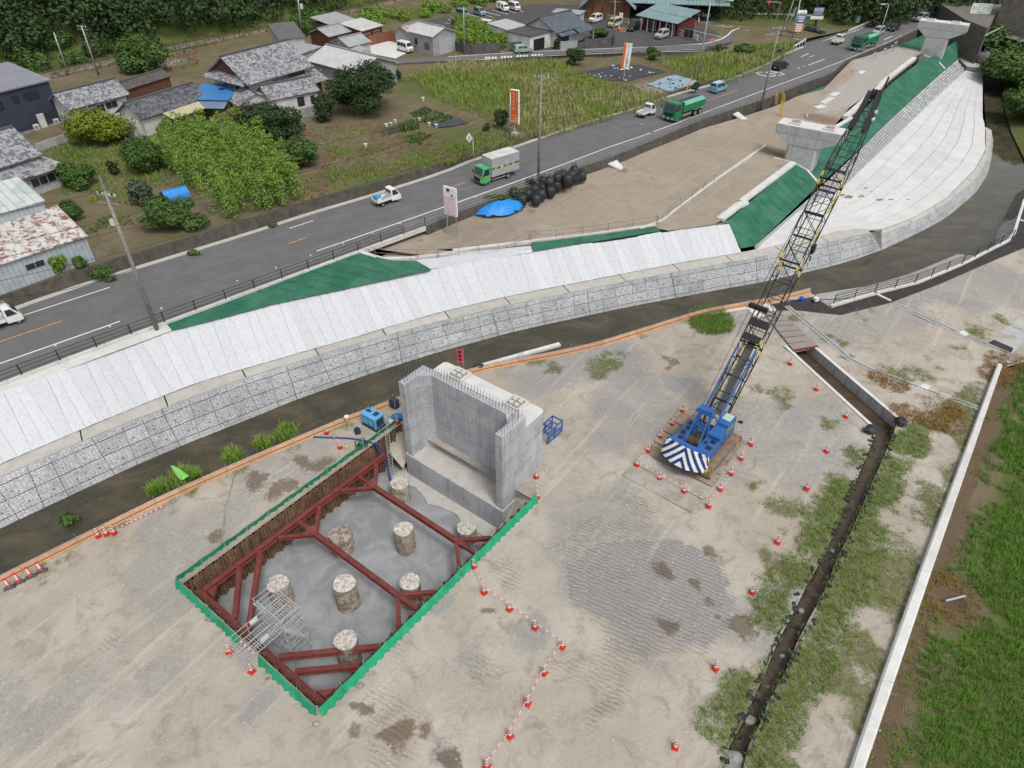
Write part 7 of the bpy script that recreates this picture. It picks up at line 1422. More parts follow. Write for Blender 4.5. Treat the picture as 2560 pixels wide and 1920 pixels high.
# ------------------------------------------------------------------ vegetation
def leaf_mat(name,c,c2,c3,sc=.9,rough=.6):
 m,nt,b=base(name,rough,0,.25);p=world_pos(nt);col=mixc(nt,ramp(nt,noise(nt,p,sc,4,.6),.36,.64),c,c2);col=mixc(nt,ramp(nt,noise(nt,p,3.5,3,.7),.52,.74),col,c3)
 nt.links.new(col,b.inputs['Base Color']);b.inputs['Subsurface Weight'].default_value=0
 try:b.inputs['Transmission Weight'].default_value=0
 except Exception:pass
 return m
LM=dict(dark=leaf_mat('dark_green_leaves',(.017,.036,.010),(.028,.055,.014),(.045,.080,.020)),forest=leaf_mat('forest_leaves',(.014,.030,.009),(.030,.060,.014),(.055,.098,.022),.25),mid=leaf_mat('mid_green_leaves',(.035,.075,.014),(.06,.115,.02),(.095,.15,.032)),lime=leaf_mat('yellow_green_leaves',(.10,.145,.010),(.155,.185,.012),(.06,.10,.012)),bam=leaf_mat('bamboo_leaves',(.095,.175,.02),(.14,.225,.03),(.19,.27,.05)),grey=leaf_mat('grey_green_leaves',(.045,.062,.035),(.06,.08,.045),(.09,.105,.06)),
 grass=leaf_mat('green_grass',(.105,.17,.026),(.15,.215,.038),(.20,.25,.055)),field=leaf_mat('field_grass',(.145,.205,.034),(.19,.245,.046),(.235,.26,.07),.35),tan=leaf_mat('dry_tan_grass',(.40,.31,.19),(.34,.255,.15),(.46,.37,.24)),rice=leaf_mat('rice_blades',(.06,.155,.014),(.09,.205,.018),(.15,.255,.03),.5),dry=leaf_mat('dry_brown_grass',(.20,.13,.065),(.145,.09,.045),(.26,.185,.10)),rustg=leaf_mat('orange_dying_grass',(.26,.14,.04),(.2,.11,.035),(.16,.14,.04)),flower=leaf_mat('pale_plumes',(.40,.30,.2),(.45,.36,.26),(.3,.22,.14)))
bark=mat('tree_bark',(.075,.058,.042),(.05,.038,.028),.9,scale=6)
def leafquads(C,N,size):
 """one folded leaf quad per centre; N outward normals, random spin"""
 n=len(C);r=rng.normal(size=(n,3));N=N+r*.55;N /= np.linalg.norm(N,axis=1)[:,None]+1e-9
 u=np.cross(N,rng.normal(size=(n,3)));u /= np.linalg.norm(u,axis=1)[:,None]+1e-9;v=np.cross(N,u);s=(size*rng.uniform(.6,1.4,n))[:,None]
 return np.stack([C-u*s,C-v*s*.55+N*s*.15,C+u*s,C+v*s*.55+N*s*.15],1).reshape(-1,3),np.arange(4*n).reshape(n,4)
def crown_pts(lobes,n):
 """points in the outer shell of a set of ellipsoid lobes (cx,cy,cz,rx,ry,rz)"""
 w=np.array([l[3]*l[4]+l[5]*l[3] for l in lobes]);cnt=(n*w / w.sum()).astype(int);C,N=[],[]
 for l,k in zip(lobes,cnt):
  d=rng.normal(size=(k,3));d /= np.linalg.norm(d,axis=1)[:,None];r=1-np.abs(rng.normal(size=k))*.22;bump_=1+.16*np.sin(d[:,0]*7+l[0])*np.sin(d[:,1]*6+l[1])+.10*np.sin(d[:,2]*9)
  C.append(np.array(l[:3])+d*np.array(l[3:])*(r*bump_)[:,None]);N.append(d+np.array([0,0,.5]))
 return np.concatenate(C),np.concatenate(N)
def tree(name,label,base_,rx,ry,h,m,n=5000,size=.22,nl=9,low=.08,cat='tree',grp=None,trunk=True):
 root=thing(name,label,cat,base_,group=grp);random.seed(int(abs(base_.x*13+base_.y*7))+1);lobes=[]
 for k in range(nl):
  a_=2*math.pi*k/nl*1.7+random.uniform(0,.8);q=random.uniform(.25,.68) if k else 0;zc=h*random.uniform(low+.18,.80);s=random.uniform(.34,.52)
  lobes.append((rx*q*math.cos(a_),ry*q*math.sin(a_),zc,rx*s,ry*s,h*random.uniform(.18,.28)))
 lobes.append((0,0,h*.55,rx*.55,ry*.55,h*.36));C,N=crown_pts(lobes,n);C[:,2]=np.maximum(C[:,2],.05)
 V,F=leafquads(C,N,size);rawmesh('crown',V,F,LM[m],root)
 if trunk:
  t=MB().tube((0,0,-.3),(random.uniform(-.2,.2),.1,h*.5),max(.08,rx*.05),8,max(.05,rx*.03))
  for k in range(5):l=lobes[k];t.tube((0,0,h*.25),(l[0]*.8,l[1]*.8,l[2]),max(.04,rx*.022),6,.03)
  t.build('trunk',bark,root)
 return root
def gl(fr,x,y):
 """point on the land surface"""
 z=4.5
 for _ in range(3):p=ground(fr,x,y,z);z=float(land_z(np.array([[p.x,p.y]]))[0])
 return Vector((p.x,p.y,z))
def by(fr,x,yb,wpx,yt):
 """base, radius and height from a measured base point, width and top row"""
 b_=gl(fr,x,yb);r_=(ground(fr,x+wpx/2,yb,b_.z)-ground(fr,x-wpx/2,yb,b_.z)).length / 2;return b_,r_,max(.8,height(fr,x,yb,b_.z,yt)-b_.z)
def T_(label,fr,x,yb,w,yt,m,n=5000,size=.22,name='tree',**k):
 b_,r_,h=by(fr,x,yb,w,yt);return tree(name,label,b_+Vector((0,r_*.35,0)),r_,r_*.85,h,m,n,size,cat='tree' if name == 'tree' else 'bush',**k)
T_('large dark round tree in front of the grey warehouse','B',1195,1000,680,620,'dark',16000,.20,nl=16);T_('broad dark tree beside the red roofed shed','B',390,1250,600,905,'dark',13000,.2,nl=14);T_('small dark tree with bare stem left of the large tree','B',880,1060,230,840,'dark',3500,.18)
T_('rounded bush tree behind the bamboo near the dry field','B',680,1465,390,1225,'mid',6000,.17,nl=11);T_('clipped round shrub at the corner of the warehouse','B',1480,715,140,605,'dark',2200,.15,name='shrub');T_('bright yellow-green tree below the white tiled house','A',860,1275,610,955,'lime',12000,.17,nl=14)
T_('grey-green tree beside the cream veranda','A',1300,1110,240,900,'grey',4000,.16);T_('white flowering shrub at the end of the veranda','A',1145,1010,150,880,'grey',1600,.14,name='shrub');T_('vine covered mound with yellow leaves beside the bamboo','A',1265,1520,430,1215,'mid',8000,.16,nl=10);T_('dark little bush left of the vine mound','A',985,1520,110,1390,'dark',1300,.14,name='shrub')
T_('leafy garden bush above the pale shed','A',660,1640,330,1430,'mid',5000,.17,name='shrub');T_('tree overhanging the railway behind the tiled houses','A',1250,640,470,300,'mid',8000,.25,nl=12);T_('spreading garden shrub beside the blue tarp tunnel','F',1500,560,520,320,'mid',7000,.16,name='shrub');T_('garden bush behind the utility pole','F',1230,330,300,150,'grey',3500,.16,name='shrub')
T_('weedy bush beside the pale shed wall','F',520,920,160,770,'bam',1500,.13,name='shrub');T_('low leafy weed by the shed corner','F',700,880,130,790,'mid',1200,.13,name='shrub');T_('dense bush near the tin corner above the roadside wall','F',640,470,190,310,'mid',2500,.16,name='shrub')
T_('low hedge bush by the red sheet roof','A',1600,1150,170,1060,'mid',1600,.14,name='shrub');T_('hedge bush below the veranda','A',1480,1190,260,1060,'dark',2600,.15,name='shrub');T_('round bush beside the side street above the black mulch','C',1100,570,170,430,'dark',2600,.18,name='shrub');T_('dark bush behind the orange sign','C',470,1120,150,960,'dark',2400,.16,name='shrub');T_('little dark ball bush left of the orange sign','C',335,1140,80,1075,'dark',800,.13,name='shrub')
T_('thin weed tree by the street pole stub','D',160,700,170,560,'mid',1600,.2,name='shrub');T_('roadside bush near the blue mulch sheet','D',640,1050,120,960,'dark',1400,.16,name='shrub');T_('bush row beside the side street bend, left','D',800,590,120,540,'mid',900,.2,name='shrub');T_('bush row beside the side street bend, centre','D',910,610,110,500,'mid',1200,.2,name='shrub');T_('bush row beside the side street bend, right','D',1220,590,260,510,'mid',1800,.2,name='shrub')
T_('clipped tall hedge block beside the garage opening','C',945,430,70,330,'dark',1100,.15,name='shrub');T_('narrow cypress at the white wing wall','C',480,320,45,180,'dark',900,.15);T_('leafless-topped cypress cluster by the white wing','C',530,310,70,210,'dark',1100,.15);T_('ivy column on the white wing wall','C',760,340,50,270,'dark',800,.15,name='shrub');T_('garden tree behind the block wall by the car park','C',1320,340,170,250,'mid',2600,.18);T_('dark tree at the end of the shop wing','D',470,320,100,165,'dark',1800,.22)
for i,(x,y) in enumerate(((900,940),(1675,720))):
 b_=ground('F',x,y+30,ZR);tree('weed_clump',['round leafy weed clump on the road gutter','small weed tuft on the gutter near the wall ramp'][i],b_,[1.3,.7][i],[1.1,.5][i],[1.3,.6][i],'mid',1500,.12,nl=6,low=.0,cat='bush',trunk=False)
tree('weed_clump','small green weed clump in the gutter below the bamboo',ground('G',415,715,ZR),.7,.6,.6,'mid',700,.1,nl=5,low=0,cat='bush',trunk=False)
tree('river_weed','green leafy weed growing in the middle of the river at the left',ground('K',600,1540,ZW),.9,.7,.8,'mid',900,.12,nl=5,low=0,cat='bush',trunk=False)
tree('river_bush','large overhanging bush on the right bank of the river',ground('b',2150,1000,-1.5),8,10,6.5,'mid',12000,.4,nl=12,low=0,cat='bush',trunk=False);tree('river_bush','leafy bank bush at the lower right of the far river',ground('b',2230,1450,-1.5)+Vector((2,0,0)),6.5,8,5.0,'mid',9000,.35,nl=10,low=0,cat='bush',trunk=False)
def region(poly,dens,zf=None,z=0.0):
 P=np.array([(p.x,p.y) for p in poly]);mn,mx=P.min(0),P.max(0);n=int((mx-mn).prod()*dens);q=mn+rng.random((n,2))*(mx-mn);q=q[inpoly(q,P)];return np.c_[q,zf(q) if zf else np.full(len(q),z)]
def lobecloud(name,C,r,h,m,per,size,label=None,cat=None):
 """many leafy mounds as one mass"""
 lobes=[(p[0],p[1],p[2]+h*random.uniform(.25,.65),r*random.uniform(.7,1.3),r*random.uniform(.7,1.3),h*random.uniform(.35,.6)) for p in C];A,N=crown_pts(lobes,per*len(lobes));V,F=leafquads(A,N,size);o=stuff(rawmesh(name,V,F,LM[m]))
 if label:tag(o,label,cat)
 return o
def inview(P,mg=120):
 x,y,z=P[:,0],P[:,1],P[:,2]-CAM_H;dep=y*CT-z*ST;up=y*ST+z*CT;sx=1280+CAM_F*x/dep;sy=960-CAM_F*up/dep;return (dep > 5) & (sx >-mg) & (sx < 2560+mg) & (sy >-mg*1.6) & (sy < 1920+mg)
# forest on the hillside behind the railway and the junction
q=np.stack(np.meshgrid(np.arange(-190,230,4.4),np.arange(60,300,4.4)),-1).reshape(-1,2);q=q+rng.uniform(-2,2,q.shape);d_=q[:,1]-hill_y(q[:,0]);q=q[(d_ >-1.5) & (d_ < 34)];q=np.c_[q,land_z(q)];q=q[inview(q,260)]
lobecloud('forest',q,3.9,8.5,'forest',460,.40,'dark green forest covering the hillside behind the railway','forest')
def polyl(fr,t):return [Vector((p.x,p.y,0)) for p in line(fr,t,4.5)]
lobecloud('shrubbery',region(polyl('B','1130,190 1500,110 2000,40 2300,0 2500,20 1950,110 1500,200 1350,250 1200,230'),.10,land_z),1.8,2.6,'bam',330,.24,'bright green scrub between the railway and the car park','scrub');lobecloud('shrubbery',region(polyl('A','0,560 350,620 700,560 1000,470 1000,420 600,470 200,520 0,500'),.08,land_z),1.8,3,'mid',330,.26,'green scrub below the forest along the railway at the left','scrub')
lobecloud('shrubbery',region(polyl('B','600,200 760,150 880,180 800,300 700,330 620,260'),.10,land_z),1.6,2.4,'mid',320,.24,'scrub around the street pole behind the sheds','scrub');lobecloud('shrubbery',region([Vector((p.x,p.y,0)) for p in line('E','1830,400 2212,470 2300,600 1800,560 1760,480',3)],.09,fb_z),2.2,2.6,'mid',330,.34,'green scrub on the far bank below the pump house','scrub');lobecloud('shrubbery',region([Vector((p.x,p.y,0)) for p in line('E','1660,200 1850,300 1900,100 2060,60 2212,120 2300,0 1700,-60',4.5)],.06,fb_z),2.6,4,'forest',330,.4,'dark scrub behind the river name board','scrub')
lobecloud('shrubbery',region([Vector((p.x,p.y,0)) for p in line('E','-100,200 160,215 480,110 640,60 560,-60 -100,-60',3.6)],.07,lambda P:np.full(len(P),3.5)),2.2,3.2,'mid',320,.34,'scrub above the bend of the main road','scrub')
# bamboo thickets: many drooping plumes
def bamboo(name,label,poly,dens,h,per,size=.16,m='bam'):
 C=region(poly,dens,land_z);A,N=[],[]
 for p in C:
  hh=h*random.uniform(.7,1.15);t=rng.random(per) ** .7;lean=rng.normal(size=2)*.12*hh;r_=(.25+.65*np.sin(np.pi*np.clip(t*.85+.1,0,1)))*rng.random(per) ** .5;a_=rng.random(per)*2*np.pi
  A.append(np.c_[p[0]+lean[0]*t**2+r_*np.cos(a_),p[1]+lean[1]*t**2+r_*np.sin(a_),p[2]+.1+hh*t]);N.append(np.c_[np.cos(a_),np.sin(a_),np.full(per,.9)])
 V,F=leafquads(np.concatenate(A),np.concatenate(N),size);return tag(stuff(rawmesh(name,V,F,LM[m])),label,'bamboo')
bamboo('bamboo','bright green bamboo thicket between the gardens and the road wall',polyl('G','A:1480,1260 1700,1230 2212,1230 G:120,-60 330,60 420,180 560,330 650,420 660,490 480,560 200,640 0,690 F:1900,480 A:1560,1600 1440,1450'),.75,4.4,330,.115)
bamboo('bamboo','pale green bamboo plot behind the dark block wall',polyl('C','40,230 120,210 260,260 500,300 560,350 500,430 440,440 60,415'),1.0,2.6,170,.15);bamboo('bamboo','pale green shrubs beside the white wing wall',polyl('C','580,360 760,340 770,300 680,310 600,330'),.7,1.8,100,.18)
# grass: blades as real faces
def blades(name,P,h,w,k,m,label,cat='grass',spread=.12,lean=.5):
 P=np.repeat(P,k,0);n=len(P);a_=rng.random(n)*2*np.pi;P=P+np.c_[rng.normal(size=(n,2))*spread,np.zeros(n)];hh=h*rng.uniform(.5,1.25,n);d=np.c_[np.cos(a_),np.sin(a_),np.zeros(n)];s=np.c_[-np.sin(a_),np.cos(a_),np.zeros(n)]*w
 tip=P+d*(hh*lean*rng.uniform(.4,1.2,n))[:,None]+np.c_[np.zeros((n,2)),hh];mid=P+d*(hh*lean*.25)[:,None]+np.c_[np.zeros((n,2)),hh*.6]
 V=np.stack([P-s,P+s,mid+s*.8,mid-s*.8,tip],1).reshape(-1,3);i=np.arange(n)[:,None]*5;F=np.concatenate([i+np.array([0,1,2]),i+np.array([0,2,3]),i+np.array([3,2,4])]);return tag(stuff(rawmesh(name,V,F,LM[m])),label,cat)
fld=polyl('C','B:1480,720 1650,650 1950,540 C:0,530 500,520 870,480 1000,520 1140,600 1350,670 1700,730 1900,800 1890,860 1600,940 1250,1040 900,1130 700,1150 600,1080 400,1040 B:2212,990 1900,880 1650,700')
q=region(fld,4.2,land_z);k_=fbm(q,9,71)+.25*(fbm(q,2.5,72)-.5)
blades('grass',q,.75,.035,5,'field','tall green grass filling the field beside the road',spread=.2);blades('dry_grass',q[k_ > .54],1.0,.03,2,'tan','tan seed heads of tall dry grass in the field',spread=.22)
q=region(polyl('D','250,680 700,600 1100,560 1400,520 1740,500 1760,590 1480,740 1000,930 880,910 700,880 500,830 300,730'),2.6,land_z);blades('grass',q,.8,.04,5,'field','green grass plot between the side street and the main road',spread=.22);blades('dry_grass',q[fbm(q,6,5) > .58],.95,.03,2,'tan','dry grass tufts in the plot by the junction',spread=.2)
q=region(polyl('C','0,1260 160,1180 400,1050 600,1120 700,1180 560,1240 200,1330 0,1400'),5,land_z);blades('grass',q,.45,.03,4,'grass','green verge grass around the orange sign',spread=.18)
q=region(polyl('G','660,420 900,250 1300,180 1700,60 2212,-60 2212,100 1700,205 1250,330 680,515'),5.5,land_z);blades('grass',q[fbm(q,3,9) > .38],.4,.03,4,'grass','green verge grass on top of the roadside wall',spread=.18);blades('dry_grass',q[fbm(q,3,9) < .40],.35,.03,4,'dry','dry grass on the verge above the roadside wall')
q=region(polyl('B','690,1130 900,1080 1300,1080 1500,1100 1900,1180 2100,1230 2212,1300 1700,1500 900,1560 680,1600 850,1420 880,1300 700,1200'),4.5,land_z);k_=fbm(q,3.2,27);blades('dry_grass',q[k_ < .52],.28,.03,4,'dry','brown dry grass of the mown garden field',lean=.9);blades('grass',q[k_ > .56],.35,.03,4,'grass','green grass patches in the brown garden field')
q=region(polyl('A','340,1330 560,1230 1480,1230 1480,1640 F:1450,300 1300,420 1150,330 850,300 650,330 560,300 A:520,1520 430,1420'),4.5,land_z);q=q[fbm(q,4,77) > .36];blades('grass',q,.5,.035,5,'grass','garden grass below the yellow-green tree');q=region(polyl('F','720,560 800,500 870,420 1200,430 1150,490 900,540 760,580'),6,land_z);blades('grass',q,.3,.03,4,'mid','low vegetable leaves in the corner garden')
for t,lb in (('B:1620,980 1720,920 1980,1000 1900,1050 1700,1060','leafy vegetable bed beside the black sheets'),('B:1520,1100 1670,1050 1680,1110 1530,1150','row of tall maize plants by the black sheets'),('B:1540,1190 1700,1140 1800,1170 1700,1240 1560,1230','low green vegetable patch in the brown garden')):q=region(polyl('B',t[2:]),8,land_z);blades('crops',q,1.1 if 'maize' in lb else .4,.06,4,'mid',lb,'crops',lean=.7)
q=region(polyl('A','-100,740 400,690 1000,560 1420,470 1700,420 2212,300 B:600,260 700,330 900,200 1100,120 1500,20 1300,0 900,110 560,195 A:1430,400 380,620 -100,700'),1.6,land_z);blades('grass',q,.7,.06,5,'mid','rough grass and weeds along the railway',spread=.3)
q=region(polyl('A','1420,480 1700,430 1720,560 1500,640 1430,600'),2.5,land_z);blades('dry_grass',q,.4,.05,4,'dry','dry weeds at the railway crossing by the farmhouse')
# rice
q=region([Vector((p.x,p.y,0)) for p in offset(WL_R,.0)]+[Vector((42,14,0)),Vector((64,46,0))]+line('O','2212,500 2080,560'),26,pad_z);q=q[inview(q,60)];k_=fbm(q,2.2,81);hole=ground('R',1690,470);dh=np.hypot(q[:,0]-hole.x,q[:,1]-hole.y);de=dist_poly(q,WL_R);keep=(dh > 2.1) & (de > .9+2.0*(k_-.35)) & ((k_ > .33) | (de > 5));blades('rice',q[keep],.42,.016,5,'rice','dense bright green rice growing in the paddy','rice',.12,.75);q2=q[(dh > .9) & (dh < 2.0)];blades('dry_grass',q2,.22,.016,5,'rustg','orange dying grass round the hole in the paddy',spread=.1,lean=.9)
q2=q[(de < 1.8) & (de > .25) & (fbm(q,1.3,4) > .55)];blades('weeds',q2,.2,.016,4,'grass','sparse weeds on bare soil along the paddy wall','weeds',.1,.9)
# weeds on the yard, where the ground is green
V_=np.empty(len(yd.data.vertices)*3);yd.data.vertices.foreach_get('co',V_);V_=V_.reshape(-1,3);mk_=np.empty(len(V_)*4,np.float32);yd.data.color_attributes['mask'].data.foreach_get('color',mk_);g_=mk_.reshape(-1,4)[:,0]
vis=inview(V_,40);nd=np.minimum(dist_poly(V_,DITCH_L),dist_poly(V_,DITCH_R));s_=V_[vis & (g_ > .42) & (rng.random(len(V_)) < .9)];s_=np.concatenate([s_+np.c_[rng.uniform(-.24,.24,(len(s_),2)),np.zeros(len(s_))] for _ in range(4)]);blades('weeds',s_,.14,.012,7,'grass','low green weeds growing in patches over the yard','weeds',.11,.9)
s_=V_[vis & (g_ > .5) & (nd < 2.6) & (nd > .3)];s_=np.concatenate([s_+np.c_[rng.uniform(-.25,.25,(len(s_),2)),np.zeros(len(s_))] for _ in range(3)]);blades('weeds',s_,.30,.014,7,'bam','lush green weeds along both banks of the ditch','weeds',.12,.8)
def spot(fr,lst):
 out=[]
 for x,y,r_,n in lst:c_=ground(fr,x,y);a_=rng.random(n)*2*np.pi;q=r_*np.sqrt(rng.random(n));out.append(np.c_[c_.x+q*np.cos(a_),c_.y+q*np.sin(a_),np.zeros(n)])
 return np.concatenate(out)
blades('dying_weeds',spot('O',[(1090,700,1.3,150),(950,630,1.0,90),(1190,950,1.5,200),(1420,1010,1.3,150),(1560,1040,1.5,180),(1500,880,1.6,90),(2080,520,2.2,260),(1980,620,1.6,150),(1600,930,.9,80)]),.22,.014,8,'rustg','orange sprayed dying weeds around the gutters','weeds',.12,1.0)
blades('weeds',spot('h',[(150,690,2.2,420),(280,830,1.8,320),(60,880,1.6,240)]),.35,.02,6,'bam','bright green grass patch behind the barrier near the crane boom','weeds',.12,.7)
blades('weeds',np.concatenate([spot('K',[(1380,1290,.6,60),(1560,1200,.8,90),(1650,1180,.6,60),(1340,1310,.5,40),(2010,1010,.7,60)]),spot('L',[(960,320,1.0,90),(760,410,.7,60),(490,530,.7,60),(60,700,.7,60),(120,690,.6,50)])])+np.array([-.15,.5,-.1]),.6,.03,7,'bam','weeds sprouting on the river side of the orange barrier','weeds',.14,.7)
# loose stones on the yard
def stones(P,s,m,name,label):
 n=len(P);b_=np.array([[1,0,0],[-1,0,0],[0,1,0],[0,-1,0],[0,0,.7],[0,0,-.3]]);sc_=(s*rng.uniform(.4,1.5,n))[:,None,None];a_=rng.random(n)*6.28;ca,sa=np.cos(a_),np.sin(a_);B=b_[None]*rng.uniform(.6,1.3,(n,6,3));B=np.stack([B[...,0]*ca[:,None]-B[...,1]*sa[:,None],B[...,0]*sa[:,None]+B[...,1]*ca[:,None],B[...,2]],-1)*sc_
 V=(B+P[:,None]).reshape(-1,3);f=np.array([[0,2,4],[2,1,4],[1,3,4],[3,0,4]]);F=(np.arange(n)[:,None,None]*6+f).reshape(-1,3);return tag(stuff(rawmesh(name,V,F,m)),label,'gravel')
pale=mat('pale_gravel_stone',(.42,.41,.39),(.28,.27,.255),.9,scale=2.5);i_=rng.choice(len(V_),40000,p=None);s_=V_[i_]+np.c_[rng.uniform(-.3,.3,(len(i_),2)),np.full(len(i_),.01)];gm=mk_.reshape(-1,4)[i_,1];s_=s_[inview(s_,20) & ((gm > .45) | (rng.random(len(i_)) < .35)) & ~inpoly(s_,pit_hole) & ~inpoly(s_,ditch_hole)];stones(s_,.045,pale,'gravel','loose pale gravel scattered over the yard')
q=[ground('P',1215,1490),ground('P',285,590),ground('P',1590,1160)]
for p,lb in zip(q,('flat pale stone lying near the pit corner','pebble pair on the ground left of the pit','brown stone beside the green sheet of the crane side')):o=link('rock',mesh_of(lump(.22,.16,.1,9,5,.2),'rock',M['stone']));o.location=p;tag(o,lb,'rock')
# ------------------------------------------------------------------ vehicles
CPN={}
def paintm(c):
 k='car_paint_%d_%d_%d' % tuple(int(x*999) for x in c);return mat(k,c,tuple(x*.92 for x in c),.28,spec=.5,grain=.03)
tyre=mat('tyre_rubber',(.016,.016,.017),rough=.85);rimm=mat('wheel_rim',(.33,.34,.35),rough=.35,metal=.5);lampm=mat('lamp_lens',(.55,.55,.52),rough=.15,grain=0);tailm=mat('tail_lamp',(.30,.012,.012),rough=.2,grain=0);plw=mat('number_plate_yellow',(.50,.40,.04),rough=.5);plb=mat('number_plate_white',(.5,.5,.5),rough=.5);chas=mat('chassis_black',(.02,.02,.021),rough=.7)
def wheel(par,x,y,r_,w=.17):
 s=1 if y > 0 else-1;o=MB().tube((x,y-w/2*s,r_),(x,y+w/2*s,r_),r_,16).build('wheel',tyre,par);MB().tube((x,y+w/2*s,r_),(x,y+(w/2+.012)*s,r_),r_*.62,12).build('rim',rimm,o)
def spot2(fr,p0,p1,z):
 """rear and front wheel contact points on one side -> centre line direction"""
 a,b=ground(fr,*p0,z),ground(fr,*p1,z);return a,b,(b-a).normalized()
def vehicle(name,label,cat,fr,p0,p1,z,near,L,W,Hh,prof,col,wins,wb,r_=.28,roofcol=None,plate=plw,belt=1.0,tumble=.13):
 """near = +1 when the measured wheels are on the left side of the vehicle, -1 on the right"""
 a,b,d=spot2(fr,p0,p1,z);n=Vector((-d.y,d.x,0));c=(a+b)/2-n*near*(W/2-.1);c.z=z;root=thing(name,label,cat,c+Vector((0,0,.02)),math.atan2(d.y,d.x));k=lambda x,zz:tumble*max(0,zz-belt) / (Hh-belt)+.03*(zz < .5)
 pm=paintm(col);bo=MB().side(prof,-W/2,W/2,k).build('body',pm,root);md=bo.modifiers.new('b','BEVEL');md.width=.05;md.segments=2;md.limit_method='ANGLE';md.angle_limit=R(25)
 for q in wins['side']:
  for s in (-1,1):MB().add([(x,s*(W/2-k(x,zz)+.012),zz) for x,zz in q],[tuple(range(len(q)))]).build('side_window',glass,bo)
 for nm,(x0,z0,x1,z1) in (('windscreen',wins['f']),('rear_window',wins['r'])):
  if x0 is None:continue
  e=.025 if nm == 'windscreen' else-.025;w0,w1=W/2-k(x0,z0)-.07,W/2-k(x1,z1)-.10;MB().quad((x0+e,-w0,z0+.012),(x0+e,w0,z0+.012),(x1+e,w1,z1+.012),(x1+e,-w1,z1+.012)).build(nm,glass,bo)
 for s in (-1,1):
  MB().box((L/2-.03,s*(W/2-.22),.72),(.08,.28,.17)).build('headlight',lampm,bo);MB().box((-L/2+.02,s*(W/2-.14),.85),(.06,.14,.3)).build('tail_lamp',tailm,bo);MB().box((wins['f'][2]-.05 if wins['f'][0] else 0,s*(W/2+.08),1.05),(.1,.14,.14)).build('mirror',chas,bo)
 MB().box((L/2+.03,0,.45),(.03,.33,.17)).build('number_plate',plate,bo);MB().box((-L/2-.03,0,.55),(.03,.33,.17)).build('number_plate',plate,bo);MB().box((L/2+.015,0,.55),(.03,W*.5,.14)).build('grille',chas,bo)
 if roofcol:MB().box(((wins['f'][2]+wins['r'][2])/2,0,Hh+.012),(wins['f'][2]-wins['r'][2],W-2*tumble-.1,.03)).build('roof_panel',paintm(roofcol),bo)
 for x in (-wb/2,wb/2):
  for s in (-1,1):wheel(root,x,s*(W/2-.09),r_)
 return root
def wagon(label,fr,p0,p1,z,near,col,kind='wagon',**kw):
 if kind == 'van':L,W,H=3.4,1.48,1.9;pr=[(-L/2,.28),(-L/2,1.2),(-L/2+.08,H-.05),(-L/2+.25,H),(L/2-.75,H),(L/2-.18,1.1),(L/2,.85),(L/2,.28)];w=dict(side=[[(-1.5,1.08),(-.55,1.08),(-.55,1.7),(-1.45,1.7)],[(-.45,1.08),(.35,1.08),(.35,1.7),(-.45,1.7)],[(.42,1.08),(1.32,1.08),(.95,1.68),(.42,1.7)]],f=(L/2-.2,1.14,L/2-.72,H-.1),r=(-L/2+.03,1.15,-L/2+.09,H-.15));wb=2.4
 elif kind == 'hatch':L,W,H=3.75,1.66,1.5;pr=[(-L/2,.3),(-L/2,.9),(-L/2+.28,1.40),(-L/2+.6,H),(.25,H),(.95,1.0),(L/2-.1,.85),(L/2,.6),(L/2,.25)];w=dict(side=[[(-1.35,.97),(-.3,.97),(-.3,1.38),(-1.15,1.36)],[(-.22,.97),(.8,.97),(.25,1.38),(-.22,1.38)]],f=(.95,1.0,.3,H-.05),r=(-L/2+.06,.98,-L/2+.32,1.38));wb=2.45
 elif kind == 'suv':L,W,H=4.6,1.8,1.7;pr=[(-L/2,.4),(-L/2,1.05),(-L/2+.25,1.6),(-L/2+.5,H),(.35,H),(1.05,1.15),(L/2-.15,1.0),(L/2,.75),(L/2,.35)];w=dict(side=[[(-1.9,1.1),(-.4,1.1),(-.4,1.55),(-1.75,1.52)],[(-.32,1.1),(.9,1.1),(.35,1.56),(-.32,1.56)]],f=(1.06,1.15,.4,H-.06),r=(-L/2+.05,1.1,-L/2+.24,1.55));wb=2.65
 else:L,W,H=3.4,1.48,1.7;pr=[(-L/2,.28),(-L/2,1.1),(-L/2+.15,H-.06),(-L/2+.35,H),(.55,H),(1.12,1.08),(L/2-.12,.92),(L/2,.7),(L/2,.25)];w=dict(side=[[(-1.45,1.02),(-.4,1.02),(-.4,1.54),(-1.38,1.54)],[(-.32,1.02),(1.0,1.02),(.55,1.54),(-.32,1.54)]],f=(1.13,1.08,.6,H-.07),r=(-L/2+.03,1.08,-L/2+.13,H-.15));wb=2.45
 return vehicle(kw.pop('name','parked_car' if z > 4 else 'car'),label,kw.pop('cat','van' if kind == 'van' else 'car'),fr,p0,p1,z,near,L,W,H,pr,col,w,wb,**kw)
WH=(.62,.62,.61);SV=(.34,.36,.38);BK=(.012,.013,.015)
